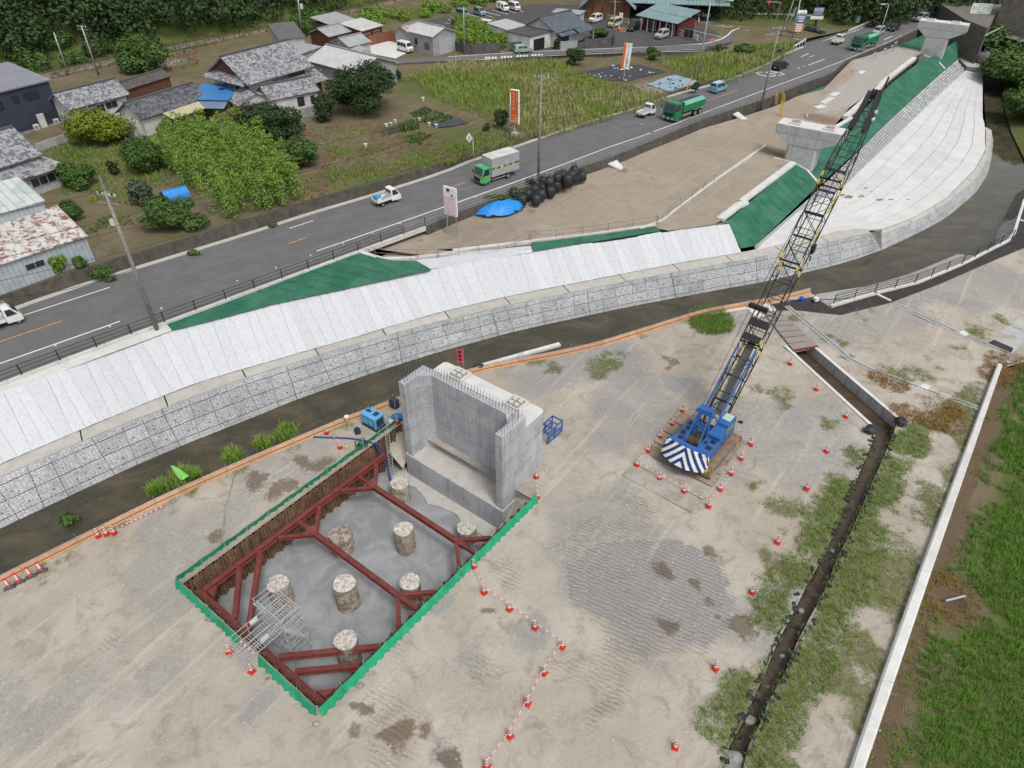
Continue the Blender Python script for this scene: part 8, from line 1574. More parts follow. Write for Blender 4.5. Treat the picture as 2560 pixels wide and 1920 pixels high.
def keitruck(label,fr,p0,p1,z,near,load=None,grp=None):
 L,W,H=3.4,1.48,1.8;a,b,d=spot2(fr,p0,p1,z);n=Vector((-d.y,d.x,0));c=(a+b)/2-n*near*(W/2-.1);c.z=z;root=thing('kei_truck',label,'pickup truck',c+Vector((0,0,.02)),math.atan2(d.y,d.x),grp);pm=paintm(WH);k=lambda x,zz:.12*max(0,zz-1)/.8
 cb=MB().side([(.35,.35),(.35,H-.05),(.45,H),(1.0,H),(1.5,1.1),(1.7,.85),(1.7,.3),(1.2,.3)],-W/2,W/2,k).build('cab',pm,root);md=cb.modifiers.new('b','BEVEL');md.width=.05;md.segments=2
 for s in (-1,1):MB().add([(x,s*(W/2-k(x,zz)+.012),zz) for x,zz in ((.52,1.05),(1.38,1.05),(1.0,1.65),(.52,1.65))],[(0,1,2,3)]).build('side_window',glass,cb);MB().box((1.68,s*.52,.72),(.06,.26,.16)).build('headlight',lampm,cb)
 MB().quad((1.53,-.66,1.12),(1.53,.66,1.12),(1.04,.56,H-.08),(1.04,-.56,H-.08)).build('windscreen',glass,cb)
 for y in (-.38,0,.38):MB().box((.335,y,1.42),(.03,.3,.36)).build('rear_pane',glass,cb)
 MB().box((0,0,.42),(3.2,.8,.14)).build('chassis',chas,root);bd_=MB().box((-.68,0,.62),(2.0,1.42,.06)).build('bed',mat('truck_bed_grey',(.30,.32,.32),(.22,.23,.23),.7),root)
 for x,y,sx,sy in ((-.68,.72,2.0,.05),(-.68,-.72,2.0,.05),(-1.68,0,.05,1.42)):MB().box((x,y,.76),(sx,sy,.3)).build('drop_side',pm,bd_)
 MB().box((-1.72,0,.5),(.03,.33,.17)).build('number_plate',plw,bd_)
 for s in (-1,1):MB().box((-1.70,s*.55,.52),(.04,.2,.12)).build('tail_lamp',tailm,bd_)
 for x in (-1.0,1.25):
  for s in (-1,1):wheel(root,x,s*.63,.27)
 return root
def dump(label,fr,p0,p1,z,near):
 a,b,d=spot2(fr,p0,p1,z);n=Vector((-d.y,d.x,0));c=(a+b)/2-n*near*1.1;c.z=z;root=thing('dump_truck',label,'dump truck',c+Vector((0,0,.02)),math.atan2(d.y,d.x),'green dump trucks on the road');gm=paintm((.012,.15,.062));gd2=mat('faded_green_tarp',(.13,.36,.27),(.10,.30,.22),.6);k=lambda x,zz:.07*max(0,zz-1.5)
 cb=MB().side([(1.95,.55),(1.95,2.75),(2.2,2.85),(3.45,2.85),(3.75,1.75),(3.82,1.2),(3.82,.4),(2.6,.4)],-1.22,1.22,k).build('cab',gm,root);md=cb.modifiers.new('b','BEVEL');md.width=.07;md.segments=2
 MB().quad((3.78,-1.05,1.75),(3.78,1.05,1.75),(3.52,.98,2.62),(3.52,-.98,2.62)).build('windscreen',glass,cb);MB().box((3.82,0,1.15),(.06,1.6,.5)).build('grille',chas,cb);MB().box((3.84,0,.62),(.12,2.44,.42)).build('bumper',gm,cb);MB().box((3.91,0,.55),(.02,.5,.2)).build('number_plate',plb,cb)
 for s in (-1,1):MB().add([(x,s*(1.235-k(x,zz)),zz) for x,zz in ((2.35,1.75),(3.55,1.75),(3.35,2.55),(2.35,2.6))],[(0,1,2,3)]).build('side_window',glass,cb);MB().box((3.90,s*.85,.65),(.04,.4,.2)).build('headlight',lampm,cb);MB().box((3.85,s*1.38,2.1),(.12,.12,.5)).build('mirror',chas,cb)
 MB().box((0,0,.85),(7.2,.85,.3)).build('chassis',chas,root);bx_=MB().side([(-3.9,1.25),(1.75,1.25),(1.75,2.75),(1.6,2.75),(1.6,2.25),(-3.9,2.25)],-1.22,1.22).build('dump_body',gm,root)
 MB().add([(-3.85,-1.2,2.27),(1.55,-1.2,2.27),(1.55,-.45,2.62),(-3.85,-.45,2.62)],[(0,1,2,3)]).build('cover_flap',gd2,bx_);MB().add([(-3.85,1.2,2.27),(1.55,1.2,2.27),(1.55,.45,2.62),(-3.85,.45,2.62)],[(3,2,1,0)]).build('cover_flap',gd2,bx_);MB().box((-1.15,0,2.5),(5.4,.95,.08)).build('load',mat('dark_load',(.06,.06,.065),rough=.9),bx_)
 for x in (-2.6,-1.2,.2):
  for s in (-1,1):MB().box((x,s*1.24,1.75),(.1,.05,.95)).build('body_rib',gm,bx_)
 for s in (-1,1):
  MB().box((.5,s*1.05,.75),(2.2,.06,.35)).build('side_guard',M['gal'],root);MB().bar((-3.4,s*1.1,1.18),(-.9,s*1.1,1.18),.35,.05).build('mudguard',gd2,root)
  for x in (3.0,-1.6,-2.85):wheel(root,x,s*.98,.5,.35)
 return root
dump('green ten-wheel dump truck passing the wing slab, coming towards the viewer','e',(1700,890),(840,1195),ZR,1);dump('farther green dump truck beside the leaning light pole','E',(500,535),(325,605),ZR,1)
# green and silver box truck
def boxtruck():
 a,b,d=spot2('V',(830,975),(405,1112),ZR);n=Vector((-d.y,d.x,0));c=(a+b)/2-n*1.0+d*.1;c.z=ZR+.02;root=thing('box_truck','light green cab box truck with silver body and orange stripe','box truck',c,math.atan2(d.y,d.x));gm=paintm((.055,.36,.15));sv=mat('silver_box_body',(.42,.43,.45),(.37,.38,.4),.35,.3,scale=.6,grain=.04);k=lambda x,zz:.06*max(0,zz-1.2);cb=MB().side([(1.55,.45),(1.55,2.15),(1.7,2.25),(2.55,2.25),(2.95,1.35),(3.05,.95),(3.05,.35),(2.0,.35)],-1.0,1.0,k).build('cab',gm,root);md=cb.modifiers.new('b','BEVEL');md.width=.06;md.segments=2
 MB().quad((2.99,-.88,1.35),(2.99,.88,1.35),(2.64,.82,2.12),(2.64,-.82,2.12)).build('windscreen',glass,cb);MB().box((3.06,0,.75),(.06,1.3,.45)).build('grille',chas,cb)
 for s in (-1,1):MB().add([(x,s*(1.012-k(x,zz)),zz) for x,zz in ((1.8,1.3),(2.75,1.3),(2.48,2.05),(1.8,2.05))],[(0,1,2,3)]).build('side_window',glass,cb);MB().box((3.07,s*.78,.7),(.04,.28,.18)).build('headlight',lampm,cb);MB().box((2.85,s*1.2,1.5),(.1,.1,.35)).build('mirror',chas,cb);MB().box((2.2,s*1.005,1.05),(1.2,.02,.12)).build('orange_band',paintm((.5,.14,.02)),cb)
 MB().box((3.08,0,1.12),(.03,1.7,.12)).build('orange_band',paintm((.5,.14,.02)),cb);MB().box((-.3,0,.6),(6.0,.7,.22)).build('chassis',chas,root);bx_=MB().box((-.85,0,2.05),(4.55,2.12,2.35)).build('cargo_box',sv,root);MB().box((-.85,0,3.24),(4.5,2.08,.03)).build('box_roof',Wm['white'],bx_);MB().box((1.43,0,2.05),(.02,1.9,2.2)).build('front_panel',sv,bx_)
 for s in (-1,1):
  for z,w,cc in ((1.93,.36,(.04,.26,.11)),(1.93,.26,(.55,.19,.04)),(1.93,.13,(.17,.025,.01))):MB().box((-.85,s*(1.062+.003*(.4-w)*10),z),(4.5,.01,w)).build('side_stripe',paintm(cc),bx_)
  for i,ch in enumerate('福山通運'):
   q=MB().box((.75-i*.95 if s > 0 else-2.45+i*.95,s*1.085,1.93),(.4,.006,.46)).build('letter_ground',Wm['white'],bx_);text_on(ch,bx_,((.75-i*.95) if s > 0 else (-2.45+i*.95),s*1.092,1.93),.38,(math.pi/2,0,math.pi if s > 0 else 0),M['black'])
  MB().tube((1.3,s*.95,.5),(-1.2,s*.95,.5),.03,6).build('side_rail',Wm['white'],root);wheel(root,2.35,s*.85,.38,.2);wheel(root,-1.35,s*.85,.38,.3)
def text_on(s,parent,loc,size,rot,m,name='lettering'):
 t=link(name,GLYPH[s].copy(),parent);t.data.materials.append(m);t.location=loc;t.rotation_euler=rot;t.scale=(size,)*3;return t
boxtruck()
keitruck('white kei pickup with blue load box driving away on the road','d',(1000,1500),(1850,1215),ZR,-1);kt=[o for o in SC.objects if o.name.startswith('kei_truck')][-1];MB().box((-1.1,.25,.95),(.75,.6,.5)).build('load_box',mat('cyan_box',(.05,.30,.50),rough=.4),kt);MB().bar((-.2,.3,.85),(-1.4,-.45,.8),.3,.12).build('load_board',Wm['white'],kt)
keitruck('white kei pickup in front of the nearer dump truck','C',(1700,1022),(1770,995),ZR,-1);keitruck('white kei pickup ahead of the farther dump truck','E',(65,525),(118,500),ZR,-1)
k_=keitruck('white kei pickup with a ladder on its roof at the left edge','s',(-25,835),(52,808),ZR,-1)
for s_ in (-.18,.18):MB().bar((-1.9,s_+.45,1.75),(1.0,s_+.45,2.05),.04,.07).build('ladder_rail',M['steel_g'],k_)
for i in range(9):MB().bar((-1.8+i*.33,.27,1.76+i*.034),(-1.8+i*.33,.63,1.76+i*.034),.03).build('ladder_rung',M['steel_g'],k_)
wagon('sky blue tall wagon driving away past the blue mulch sheet','D',(882,1082),(978,1048),ZR,-1,(.16,.32,.46),roofcol=(.36,.50,.54));wagon('black hatchback driving away beside the painted road letters','D',(1605,818),(1688,785),ZR,-1,BK,'hatch',plate=plb);wagon('black estate car turning at the junction','D',(1915,408),(2045,432),ZR,-1,BK,'suv',plate=plb);wagon('black tall wagon behind the farther dump truck','E',(765,345),(712,368),ZR,1,BK,'wagon')
wagon('silver wagon half hidden by the light pole','E',(585,395),(530,420),ZR,1,SV);wagon('silver minivan near the far pier cap','E',(1090,235),(1000,262),ZR,1,SV,'suv');wagon('white hatchback at the top of the main road','E',(1075,82),(1165,60),ZR,-1,WH,'hatch',plate=plb);wagon('white car coming over the bridge at the top','E',(1405,40),(1325,72),ZR,1,WH,'suv')
wagon('white kei van parked on the pale gravel beside the garage','B',(1508,440),(1582,460),4.6,-1,WH,'van',name='parked_van');wagon('dark grey kei van in the car park row','p',(135,270),(262,300),4.6,-1,(.17,.19,.21),'van',name='parked_van');wagon('grey-blue wagon next to the dark grey van','p',(405,225),(528,265),4.6,-1,(.21,.24,.28));wagon('white kei van at the end of the car park row','p',(985,160),(1045,178),4.6,-1,WH,'van',name='parked_van');wagon('white kei van seen over the bamboo plot wall','p',(650,485),(480,450),4.6,1,WH,'van',name='parked_van')
bk2=keitruck('white kei box van with round logo in the car park row','p',(785,165),(880,192),4.6,-1);q=MB().box((-.7,0,1.25),(2.05,1.46,1.3)).build('cargo_box',paintm(WH),bk2);MB().tube((-.5,-.735,1.35),(-.5,-.74,1.35),.3,16).build('round_logo',mat('brown_logo',(.12,.07,.04),rough=.5),q)
wagon('pale green hatchback parked on the side street','C',(608,466),(712,458),4.6,-1,(.22,.33,.28),'hatch');wagon('small white car by the market hall fence','q',(245,135),(185,152),4.6,1,WH,'wagon');wagon('cream boxy kei car by the pink banner','q',(440,180),(375,200),4.6,1,(.50,.45,.26),'van',cat='car');wagon('black wagon parked by the yellow hatching','q',(628,215),(560,240),4.6,1,BK);wagon('silver wagon parked before the white fence','q',(910,292),(838,315),4.6,1,SV);wagon('white car behind the pale sign boards in the upper lot','D',(640,200),(740,215),4.6,-1,WH,'hatch')
# ------------------------------------------------------------------ poles, wires, signs, small things
cpole=mat('concrete_pole',(.22,.205,.18),(.17,.155,.135),.85,scale=1.5);wirem=mat('cable_black',(.02,.022,.022),rough=.6);wgreen=mat('cable_green',(.03,.07,.05),rough=.6)
def pole(label,fr,xb,yb,zb,xt,yt,r_=.17,arms=True,m=cpole,cat='utility pole',name='utility_pole',strap=True):
 b_=ground(fr,xb,yb,zb);h=height(fr,xb,yb,zb,yt);t=ground(fr,xt,yt,h);root=thing(name,label,cat,b_);top=Vector((t.x-b_.x,t.y-b_.y,h-zb));L=top.length;top=Vector((top.x*.9,top.y*.9,top.z));MB().tube((0,0,-.3),top,r_,12,r_*.62).build('shaft',m,root,smooth=True)
 if arms:
  for k,w in ((.97,.9),(.92,1.1)):p=top*k;MB().bar(p+Vector((-w,.3,0)),p+Vector((w,-.3,0)),.08).build('cross_arm',M['steel_g'],root)
  for dx in (-.8,-.3,.3,.8):p=top*.97+Vector((dx,-.3*dx,.05));MB().lathe(p,[(.05,0),(.08,.06),(.05,.12),(.07,.2)],8).build('insulator',Wm['white'],root)
 if strap:
  for k in (.55,.60,.66,.72,.78):p=top*k;MB().tube(p-top.normalized()*.06,p+top.normalized()*.06,r_*(1-.38*k)+.02,12).build('pole_band',M['steel_g'],root)
 root['top']=0;del root['top'];return root,b_+top,b_
pA,tA,bA=pole('tall concrete utility pole at the left beside the green sheet tip','F',1352,1385,ZR,905,200,.2);pB,tB,bB=pole('concrete utility pole beside the black bag stacks','C',778,1600,2.9,808,640,.19);pC,tC,bC=pole('leaning concrete utility pole above the yellow posts','D',1385,1265,2.4,1610,300,.19)
MB().tube(Vector((0,0,0))+(tA-bA)*.98,(tA-bA)*1.10,.06,8).build('top_extension',M['steel_g'],pA);MB().box((tA-bA)*.80+Vector((-.25,-.1,0)),(.35,.3,.5)).build('switch_box',Wm['white'],pA)
pD,tD,bD=pole('steel utility pole by the railway, with cross arms','A',850,640,4.8,700,220,.17,m=M['steel_g']);pE,tE,bE=pole('plain steel pole by the railway left of the armed pole','A',590,640,4.8,465,280,.16,False,M['steel_g']);pF,tF,bF=pole('street pole with transformer behind the sheds','B',672,300,4.8,635,-60,.2,m=M['steel_g']);MB().tube((tF-bF)*.70+Vector((.6,-.2,-.5)),(tF-bF)*.70+Vector((.6,-.2,.4)),.32,12).build('transformer',Wm['white'],pF)
pG,tG,bG=pole('street pole by the poster wall','C',140,468,4.6,135,60,.13,False,M['steel_g']);pH,tH,bH=pole('concrete street pole at the car park corner','C',1425,390,4.6,1445,-20,.18)
pI,tI,bI=pole('tall light grey lamp pole at the mulch field','D',655,920,3.9,815,20,.15,False,M['steel_g'],'street lamp','street_lamp');MB().bar((tI-bI),(tI-bI)+Vector((3.0,-.5,.3)),.12).build('lamp_arm',M['steel_g'],pI);MB().box((tI-bI)+Vector((3.3,-.5,.3)),(.8,.3,.16)).build('lamp_head',Wm['white'],pI)
pJ,tJ,bJ=pole('curved lamp pole leaning over the farther dump truck','E',505,545,ZR,655,60,.10,False,M['steel_g'],'street lamp','street_lamp',False);MB().path([(tJ-bJ)+Vector((-.1*i*i*.35,.02*i,.25*math.sin(i*.5))) for i in range(6)],.06,6).build('lamp_arm',M['steel_g'],pJ);MB().box((tJ-bJ)+Vector((-1.2,.1,.15)),(.8,.3,.15)).build('lamp_head',Wm['white'],pJ)
pK,tK,bK=pole('leaning pole pair at the junction, nearer','D',1600,470,3.6,1780,0,.19,False);pL,tL,bL=pole('slim leaning stay pole at the junction','D',1650,420,3.6,1810,80,.10,False,M['steel_g'],strap=False);pM,tM,bM=pole('tall sign mast at the junction','D',1745,495,3.5,1850,-20,.16,False,M['steel_g'],'sign mast','sign_mast',False)
def wire_(label,a,b,sag=.6,r_=.022,m=wirem):n=14;tag(MB().path([a.lerp(b,i/n)+Vector((0,0,-sag*4*(i/n)*(1-i/n))) for i in range(n+1)],r_,4).build('overhead_wire',m),label,'wire','overhead wires')
off=Vector((-45,-22,.5))
for i,(k,s) in enumerate(((1.0,1.0),(.82,.8),(.74,.9),(.60,.8))):q=bA+(tA-bA)*k;wire_(f'{ORD[i]} overhead wire from the top between the left pole and the bag-stack pole',q,bB+(tB-bB)*min(k,.97),1.0*s,.022,wgreen if i in (0,2) else wirem);wire_(f'{ORD[i]} overhead wire from the top running left from the leftmost pole',q,q+off,1.0);wire_(f'{ORD[i]} overhead wire from the top between the bag-stack pole and the leaning pole',bB+(tB-bB)*min(k,.97),bC+(tC-bC)*min(k,.97),1.0)
wire_('cable along the roadside wall from the left pole',bA+(tA-bA)*.47,ground('F',0,1120,6.0),.6);wire_('thin wire from the railway pole across the forest edge',tD,tF,1.0);wire_('thin wire from the railway pole to the left edge',tD,tD+Vector((-60,-38,0)),1);wire_('green stay wire from the railway pole to the ground',bD+(tD-bD)*.9,ground('A',330,620,5),.1,.02,wgreen);wire_('green stay wire from the railway pole to the tiled roofs',bD+(tD-bD)*.88,ground('A',1430,560,6),.5,.02,wgreen)
for i,(a_,b_) in enumerate(((tB,tH),(tH,tC))):wire_(['wire from the bag-stack pole over the field','wire from the car park pole to the leaning pole'][i],a_,b_,1.2)
# roadside bands at pole A foot: black conduit box
# billboards and signs
def board(label,fr,xb,yb,zb,w,rows,yaw,m,posts=(0,),pc=M['steel_g'],th=.18,name='signboard',cat='sign'):
 zt_,zb0=(height(fr,xb,yb,zb,q)-zb for q in rows);h_=zt_-zb0;root=thing(name,label,cat,ground(fr,xb,yb,zb),yaw)
 for x in posts:MB().tube((x,.0,0),(x,.0,zb0+h_*.5),.07,8).build('post',pc,root)
 return root,MB().box((0,0,zb0+h_/2),(w,th,h_)).build('board',m,root)
org=mat('orange_sign_face',(.62,.11,.012),(.56,.095,.012),.4,grain=.03);wbd=mat('white_sign_board',(.66,.66,.65),rough=.4,grain=.03)
def vtext(s,par,x,y,z,size,m,yaw=0,step=1.05):
 for i,ch in enumerate(s):text_on(ch,par,(x,y,z-i*size*step),size,(math.pi/2,0,yaw),m)
r_,b_=board('tall orange vertical sign with white lettering in the verge','C',575,1165,4.0,1.45,(775,1068),R(-30),wbd,(0,),Wm['white'],.45);MB().box((0,-.235,4.0),(1.39,.02,4.65)).build('orange_face',org,b_);vtext('けらの見所',b_,-.02,-.25,5.85,.50,Wm['white']);vtext('プレオープン',b_,-.48,-.25,5.4,.24,Wm['white']);vtext('不動産売買賃貸',b_,.48,-.25,6.0,.17,Wm['white'])
MB().path([(-.5,-.25,1.95),(-.5,-.25,2.5),(0,-.25,2.95),(.5,-.25,2.5),(.5,-.25,1.95),(-.5,-.25,1.95)],.035,4).build('house_mark',Wm['white'],b_);MB().path([(-.2,-.25,2.15),(.25,-.25,2.15),(.25,-.25,2.4),(-.2,-.25,2.4),(-.1,-.25,2.55)],.03,4).build('house_mark',Wm['white'],b_);MB().box((0,0,.15),(.9,.7,.5)).build('footing',M['conc'],r_)
pole('slim grey pole in front of the orange sign','C',532,1210,3.9,540,800,.11,False,M['steel_g'],'pole','steel_pole',False)
r_,b_=board('white and pink notice board on two posts at the gravel corner','W',470,1530,2.75,1.75,(440,1090),R(-33),wbd,(-.65,.65),M['steel_g'],.2);MB().box((-.05,-.105,3.5),(1.5,.012,2.1)).build('pink_panel',mat('pink_print',(.50,.30,.36),(.55,.38,.43),.5,scale=2),b_)
for i in range(5):MB().box((-.6+i*.28,-.115,3.5),(.10,.006,1.8-.2*(i % 2))).build('text_column',wbd,b_)
MB().tube((-.2,-.11,5.3),(-.2,-.118,5.3),.24,14).build('printed_shape',M['black'],b_);MB().tube((-.15,-.119,5.08),(-.15,-.124,5.08),.17,14).build('printed_shape',mat('pale_print',(.6,.45,.42),rough=.5),b_);MB().tube((.3,-.11,4.8),(.3,-.118,4.8),.17,12).build('printed_shape',M['grate'],b_)
r_,b_=board('white and orange leaning vertical clinic sign by the black mulch','C',1515,690,3.9,1.4,(372,595),R(-5),wbd,(0,),mat('pale_wood_post',(.42,.31,.2),rough=.8),.12);MB().box((-.5,-.07,3.98),(.36,.02,4.15)).build('orange_band',org,b_);vtext('まつうら内科胃腸科',b_,.15,-.075,5.75,.40,M['black']);r_.rotation_euler.y=R(3)
r_=thing('road_sign','white diamond road sign on a post at the verge','sign',ground('C',220,1345,3.9));MB().tube((0,0,0),(0,0,2.5),.05,8).build('post',Wm['white'],r_);q=MB().add([(-.95,-.06,2.5),(-.5,-.06,1.8),(-.05,-.06,2.5),(-.5,-.06,3.2)],[(0,1,2,3)]).build('plate',wbd,r_);MB().bar((-.5,-.08,2.1),(-.5,-.08,2.8),.08,.02).bar((-.5,-.08,2.4),(-.3,-.08,2.6),.07,.02).build('arrow_mark',M['black'],q)
gt=mat('green_letters',(.02,.28,.20),rough=.5)
r_,b_=board('pale river name board on two posts at the top right','E',1650,300,4.5,4.2,(40,162),R(-12),wbd,(-1,1.1),M['steel_g'],.15);text_on('わじき川',b_,(0,-.09,3.5),.95,(math.pi/2,0,0),gt);text_on('二級河川',b_,(0,-.09,4.2),.4,(math.pi/2,0,0),M['grate']);text_on('徳島県',b_,(0,-.09,2.75),.4,(math.pi/2,0,0),gt)
r_,b_=board('blue and orange shop sign tower at the junction','D',1800,440,3.5,2.2,(172,258),R(-5),mat('blue_sign',(.03,.14,.42),rough=.4),(-.9,.9));MB().box((-.15,0,2.1),(2.2,.18,1.7)).build('orange_board',mat('salmon_sign',(.55,.17,.06),rough=.5),r_)
for i,z in enumerate((4.3,3.9,3.4)):MB().box((.1,-.10,z),(1.5-.25*i,.012,.26)).build('sign_lettering',wbd,b_)
for i,z in enumerate((2.7,2.3,1.9,1.5)):MB().box((-.15,-.10,z),(1.7-.2*(i % 2),.012,.24)).build('sign_lettering',wbd,r_)
for x in (-.7,-.1,.6):MB().lathe((x,0,4.6),[(.25,0),(.42,.3),(.36,.7),(.1,.9)],12).build('white_flower',wbd,r_)
r_,b_=board('picture billboard with a blue sky on a dark pillar at the junction','D',2010,330,3.6,2.2,(85,182),R(-3),M['black'],(0,),chas);MB().box((0,-.11,3.9),(2.05,.02,.72)).build('picture_sky',mat('print_sky',(.25,.36,.55),rough=.4),b_);MB().box((0,-.11,3.1),(2.05,.02,.8)).build('picture_deck',mat('print_grey',(.22,.2,.24),rough=.4),b_);MB().box((-.1,-.05,2.25),(2.8,.25,.6)).build('name_board',wbd,r_);MB().box((0,0,1.0),(.5,.3,2.2)).build('pillar',chas,r_)
r_=thing('stop_sign','red inverted triangle stop sign on an arm above the junction','sign',ground('D',1550,290,3.9));MB().path([(0,0,0),(.3,0,4.6),(-2.0,0,4.8)],.07,8).build('post',M['steel_g'],r_);MB().add([(-2.9,-.1,5.0),(-1.7,-.1,5.0),(-2.3,-.1,4.0)],[(0,2,1)]).build('plate',mat('stop_red',(.45,.02,.03),rough=.4),r_);text_on('止まれ',r_,(-2.3,-.13,4.75),.3,(math.pi/2,0,0),wbd)
r_,b_=board('green and white vertical sign beside the bend','E',280,275,3.5,1.2,(100,262),R(-10),wbd,(0,));MB().box((-.42,-.1,1.7),(.3,.02,2.8)).build('green_band',gt,b_);vtext('薬王寺',b_,.15,-.12,2.6,.5,M['black'])
for i,(x,c_) in enumerate(((185,(.62,.3,.3)),(215,(.5,.06,.04)),(233,(.55,.5,.5)))):q=MB().box(ground('C',x,420,5.4),(1.0,.05,1.3),R(-4)).build('poster',mat('poster_%d' % i,c_,rough=.6));tag(q,['pale pink','red','white'][i]+' poster on the dark block wall','poster')
for i,(x,y) in enumerate(((70,420),(85,425),(105,420),(117,435))):q=thing('crate',['leftmost orange','yellow','tall orange','grey-blue'][i]+' crate beside the poster wall','crate',ground('C',x,y,4.6));MB().box((0,0,.3),(.6,.5,.6),taper=1.1).build('crate_body',mat('crate_%d' % i,[(.5,.18,.03),(.5,.32,.05),(.52,.16,.03),(.2,.28,.34)][i],rough=.6),q);MB().box((0,0,.62),(.7,.58,.05)).build('rim',mat('crate_%d' % i,(0,0,0)),q)
# market fences and banners
railing('white_fence','white pipe fence in front of the shop wing',line('D','0,275,4.65 170,360,4.65 420,400,4.65 660,470,4.65'),3.0,1.1,(.25,.6,1.05),gw,.05,.05);railing('white_fence','white mesh fence beside the market hall',line('C','1150,120,4.65 1300,150,4.65 1560,210,4.65'),2.5,1.1,(.2,.5,.8,1.05),gw,.04,.05)
for fr,x,y,lb in (('q',422,170,'pink and white vertical banner by the cream car'),('q',965,255,'lilac and white banner at the shop wing end')):r_=thing('banner',lb,'banner',ground(fr,x,y,4.65));MB().tube((0,0,0),(0,0,2.6),.04,6).build('pole',Wm['white'],r_);MB().box((.4,0,1.6),(.8,.03,1.8)).build('cloth',mat(lb.split()[0]+'_cloth',(.5,.3,.4),(.55,.5,.55),.6,scale=1),r_)
for fr,x,y,lb in (('q',1135,140,'left red cone in the upper lot'),('q',1213,155,'right red cone in the upper lot'),('q',425,225,'red cone at the yellow hatching')):c_=cone(fr,x,y,lb,'cones in the car park',4.65);c_.scale=(1.8,)*3
r_=thing('yellow_post','','');bpy.data.objects.remove(r_)
ypm=mat('yellow_post_paint',(.50,.30,.03),(.42,.25,.03),.5)
for i,(x0,y0,x1,y1) in enumerate(((1210,385,1195,285),(1172,280,1162,205),(1232,262,1220,195))):b_=ground('I',x0,y0,2.4);r_=thing('yellow_post',['longest yellow pipe post standing on the gravel near the first pier','yellow pipe post against the shoulder wall, left','yellow pipe post against the shoulder wall, right'][i],'post',b_);MB().tube((0,0,0),(-.3,.2,[2.6,1.9,1.7][i]),.09,8).build('pipe',ypm,r_);MB().tube((.25,-.1,0),(.0,.05,[2.4,1.7,1.5][i]),.07,8).build('pipe',ypm,r_)
r_=thing('yellow_post','yellow slanted stay beside the lamp pole at the mulch field','post',ground('D',530,1055,3.8));MB().tube((0,0,0),(.7,.2,2.6),.09,8).build('pipe',ypm,r_)
# black flexible container bags, stacked
bagbig=[]
for i in range(4):
 n=14;prof=[(.42,0),(.52,.12),(.55,.5),(.53,.85),(.40,1.05),(.2,1.12)];vs=[]
 for r0,z in prof:
  for j in range(n):t=2*math.pi*j/n;k=1+.05*math.sin(4*t+z*3+i)+random.uniform(-.05,.05);vs.append((r0*k*math.cos(t),r0*k*math.sin(t),z+random.uniform(-.03,.03)))
 m=MB().add(vs,[(a*n+b,a*n+(b+1) % n,(a+1)*n+(b+1) % n,(a+1)*n+b) for a in range(len(prof)-1) for b in range(n)]+[tuple((len(prof)-1)*n+b for b in range(n))]);bagbig.append(mesh_of(m,'bag_body',M['bag']))
loopm=[mesh_of(MB().path([(-.35,.1*j,1.0),(-.2,.12*j,1.32),(.1,.1*j,1.36),(.3,.1*j,1.0)],.035,5),'lifting_strap',M['bag'],False) for j in (-2,2)]
lst=[('H',760,935,0,'nearest the blue tarp, front left'),('H',640,935,0,'at the tarp end of the front row'),('H',885,865,0,'third along the front row'),('H',805,895,0,'tucked behind the front row start'),('H',940,815,0,'fourth along the front row'),('H',1000,790,0,'fifth along the front row'),('H',1050,770,0,'sixth along the front row'),('H',1100,745,0,'seventh along the front row'),('H',1155,730,0,'last of the front row, farthest along'),('H',570,885,0,'leftmost, half under the weeds'),('H',690,890,0,'second behind the tarp'),('H',750,855,0,'in the back row beside the pole foot'),('H',820,780,0,'in the back row just right of the pole'),('H',875,785,1,'first on the upper layer'),('H',945,750,1,'second on the upper layer'),('H',990,730,1,'third on the upper layer'),('H',1065,730,1,'fourth on the upper layer'),('H',1030,760,1,'wedged low on the upper layer'),('H',1090,690,1,'highest at the far end of the stack'),('H',880,830,0,'in the second row by the green sprout'),('H',820,840,0,'in the second row behind the front bags')]
for i,(fr,x,y,up,lb) in enumerate(lst):
 z0=2.75+(.95 if up else 0);r_=thing('bulk_bag','black bulk bag '+lb,'bulk bag',ground(fr,x,y,z0),i*.7,'black bulk bags stacked by the road wall');link('bag_body',bagbig[i % 4],r_)
 for me in loopm:link('lifting_strap',me,r_)
 r_.scale=(1.15,)*3
tree('weed_clump','green weeds sprouting over the bags beside the pole',ground('H',600,860,3.2),1.6,.7,.9,'mid',900,.13,nl=6,low=0,cat='bush',trunk=False);tree('weed_clump','green weeds behind the blue tarp at the road wall',ground('H',430,905,2.9),2.2,.7,.9,'mid',1200,.13,nl=7,low=0,cat='bush',trunk=False);tree('weed_clump','green shrub sprouting behind the pole foot',ground('H',720,790,3.0),1.0,.6,1.2,'dark',700,.13,nl=5,low=0,cat='bush',trunk=False)
# blue tarp mound held by black weights
c_=ground('H',465,985,2.75);tp=thing('blue_tarp','bright blue tarp covering a low mound beside the black bags','tarp',c_,R(28));n,k=28,7;vs=[]
for j in range(k+1):
 for i in range(n):t=2*math.pi*i/n;q=1-j/k;w=1+.08*math.sin(3*t)+.05*math.sin(7*t+j);vs.append((3.2*q*w*math.cos(t),1.5*q*w*math.sin(t),.06+1.05*(1-q**2.4)*(1+.08*math.sin(5*t+j))+random.uniform(-.03,.03)))
MB().add(vs,[(j*n+i,j*n+(i+1) % n,(j+1)*n+(i+1) % n,(j+1)*n+i) for j in range(k) for i in range(n)]).build('sheet',M['tarp'],tp,smooth=True)
for t in (3.6,4.1,4.6,5.1,5.6,6.1,.3,.7):MB().tube((3.1*math.cos(t)-.25,1.45*math.sin(t),.14),(3.1*math.cos(t)+.25,1.45*math.sin(t)+.05,.14),.10,8).build('weight',M['black'],tp)
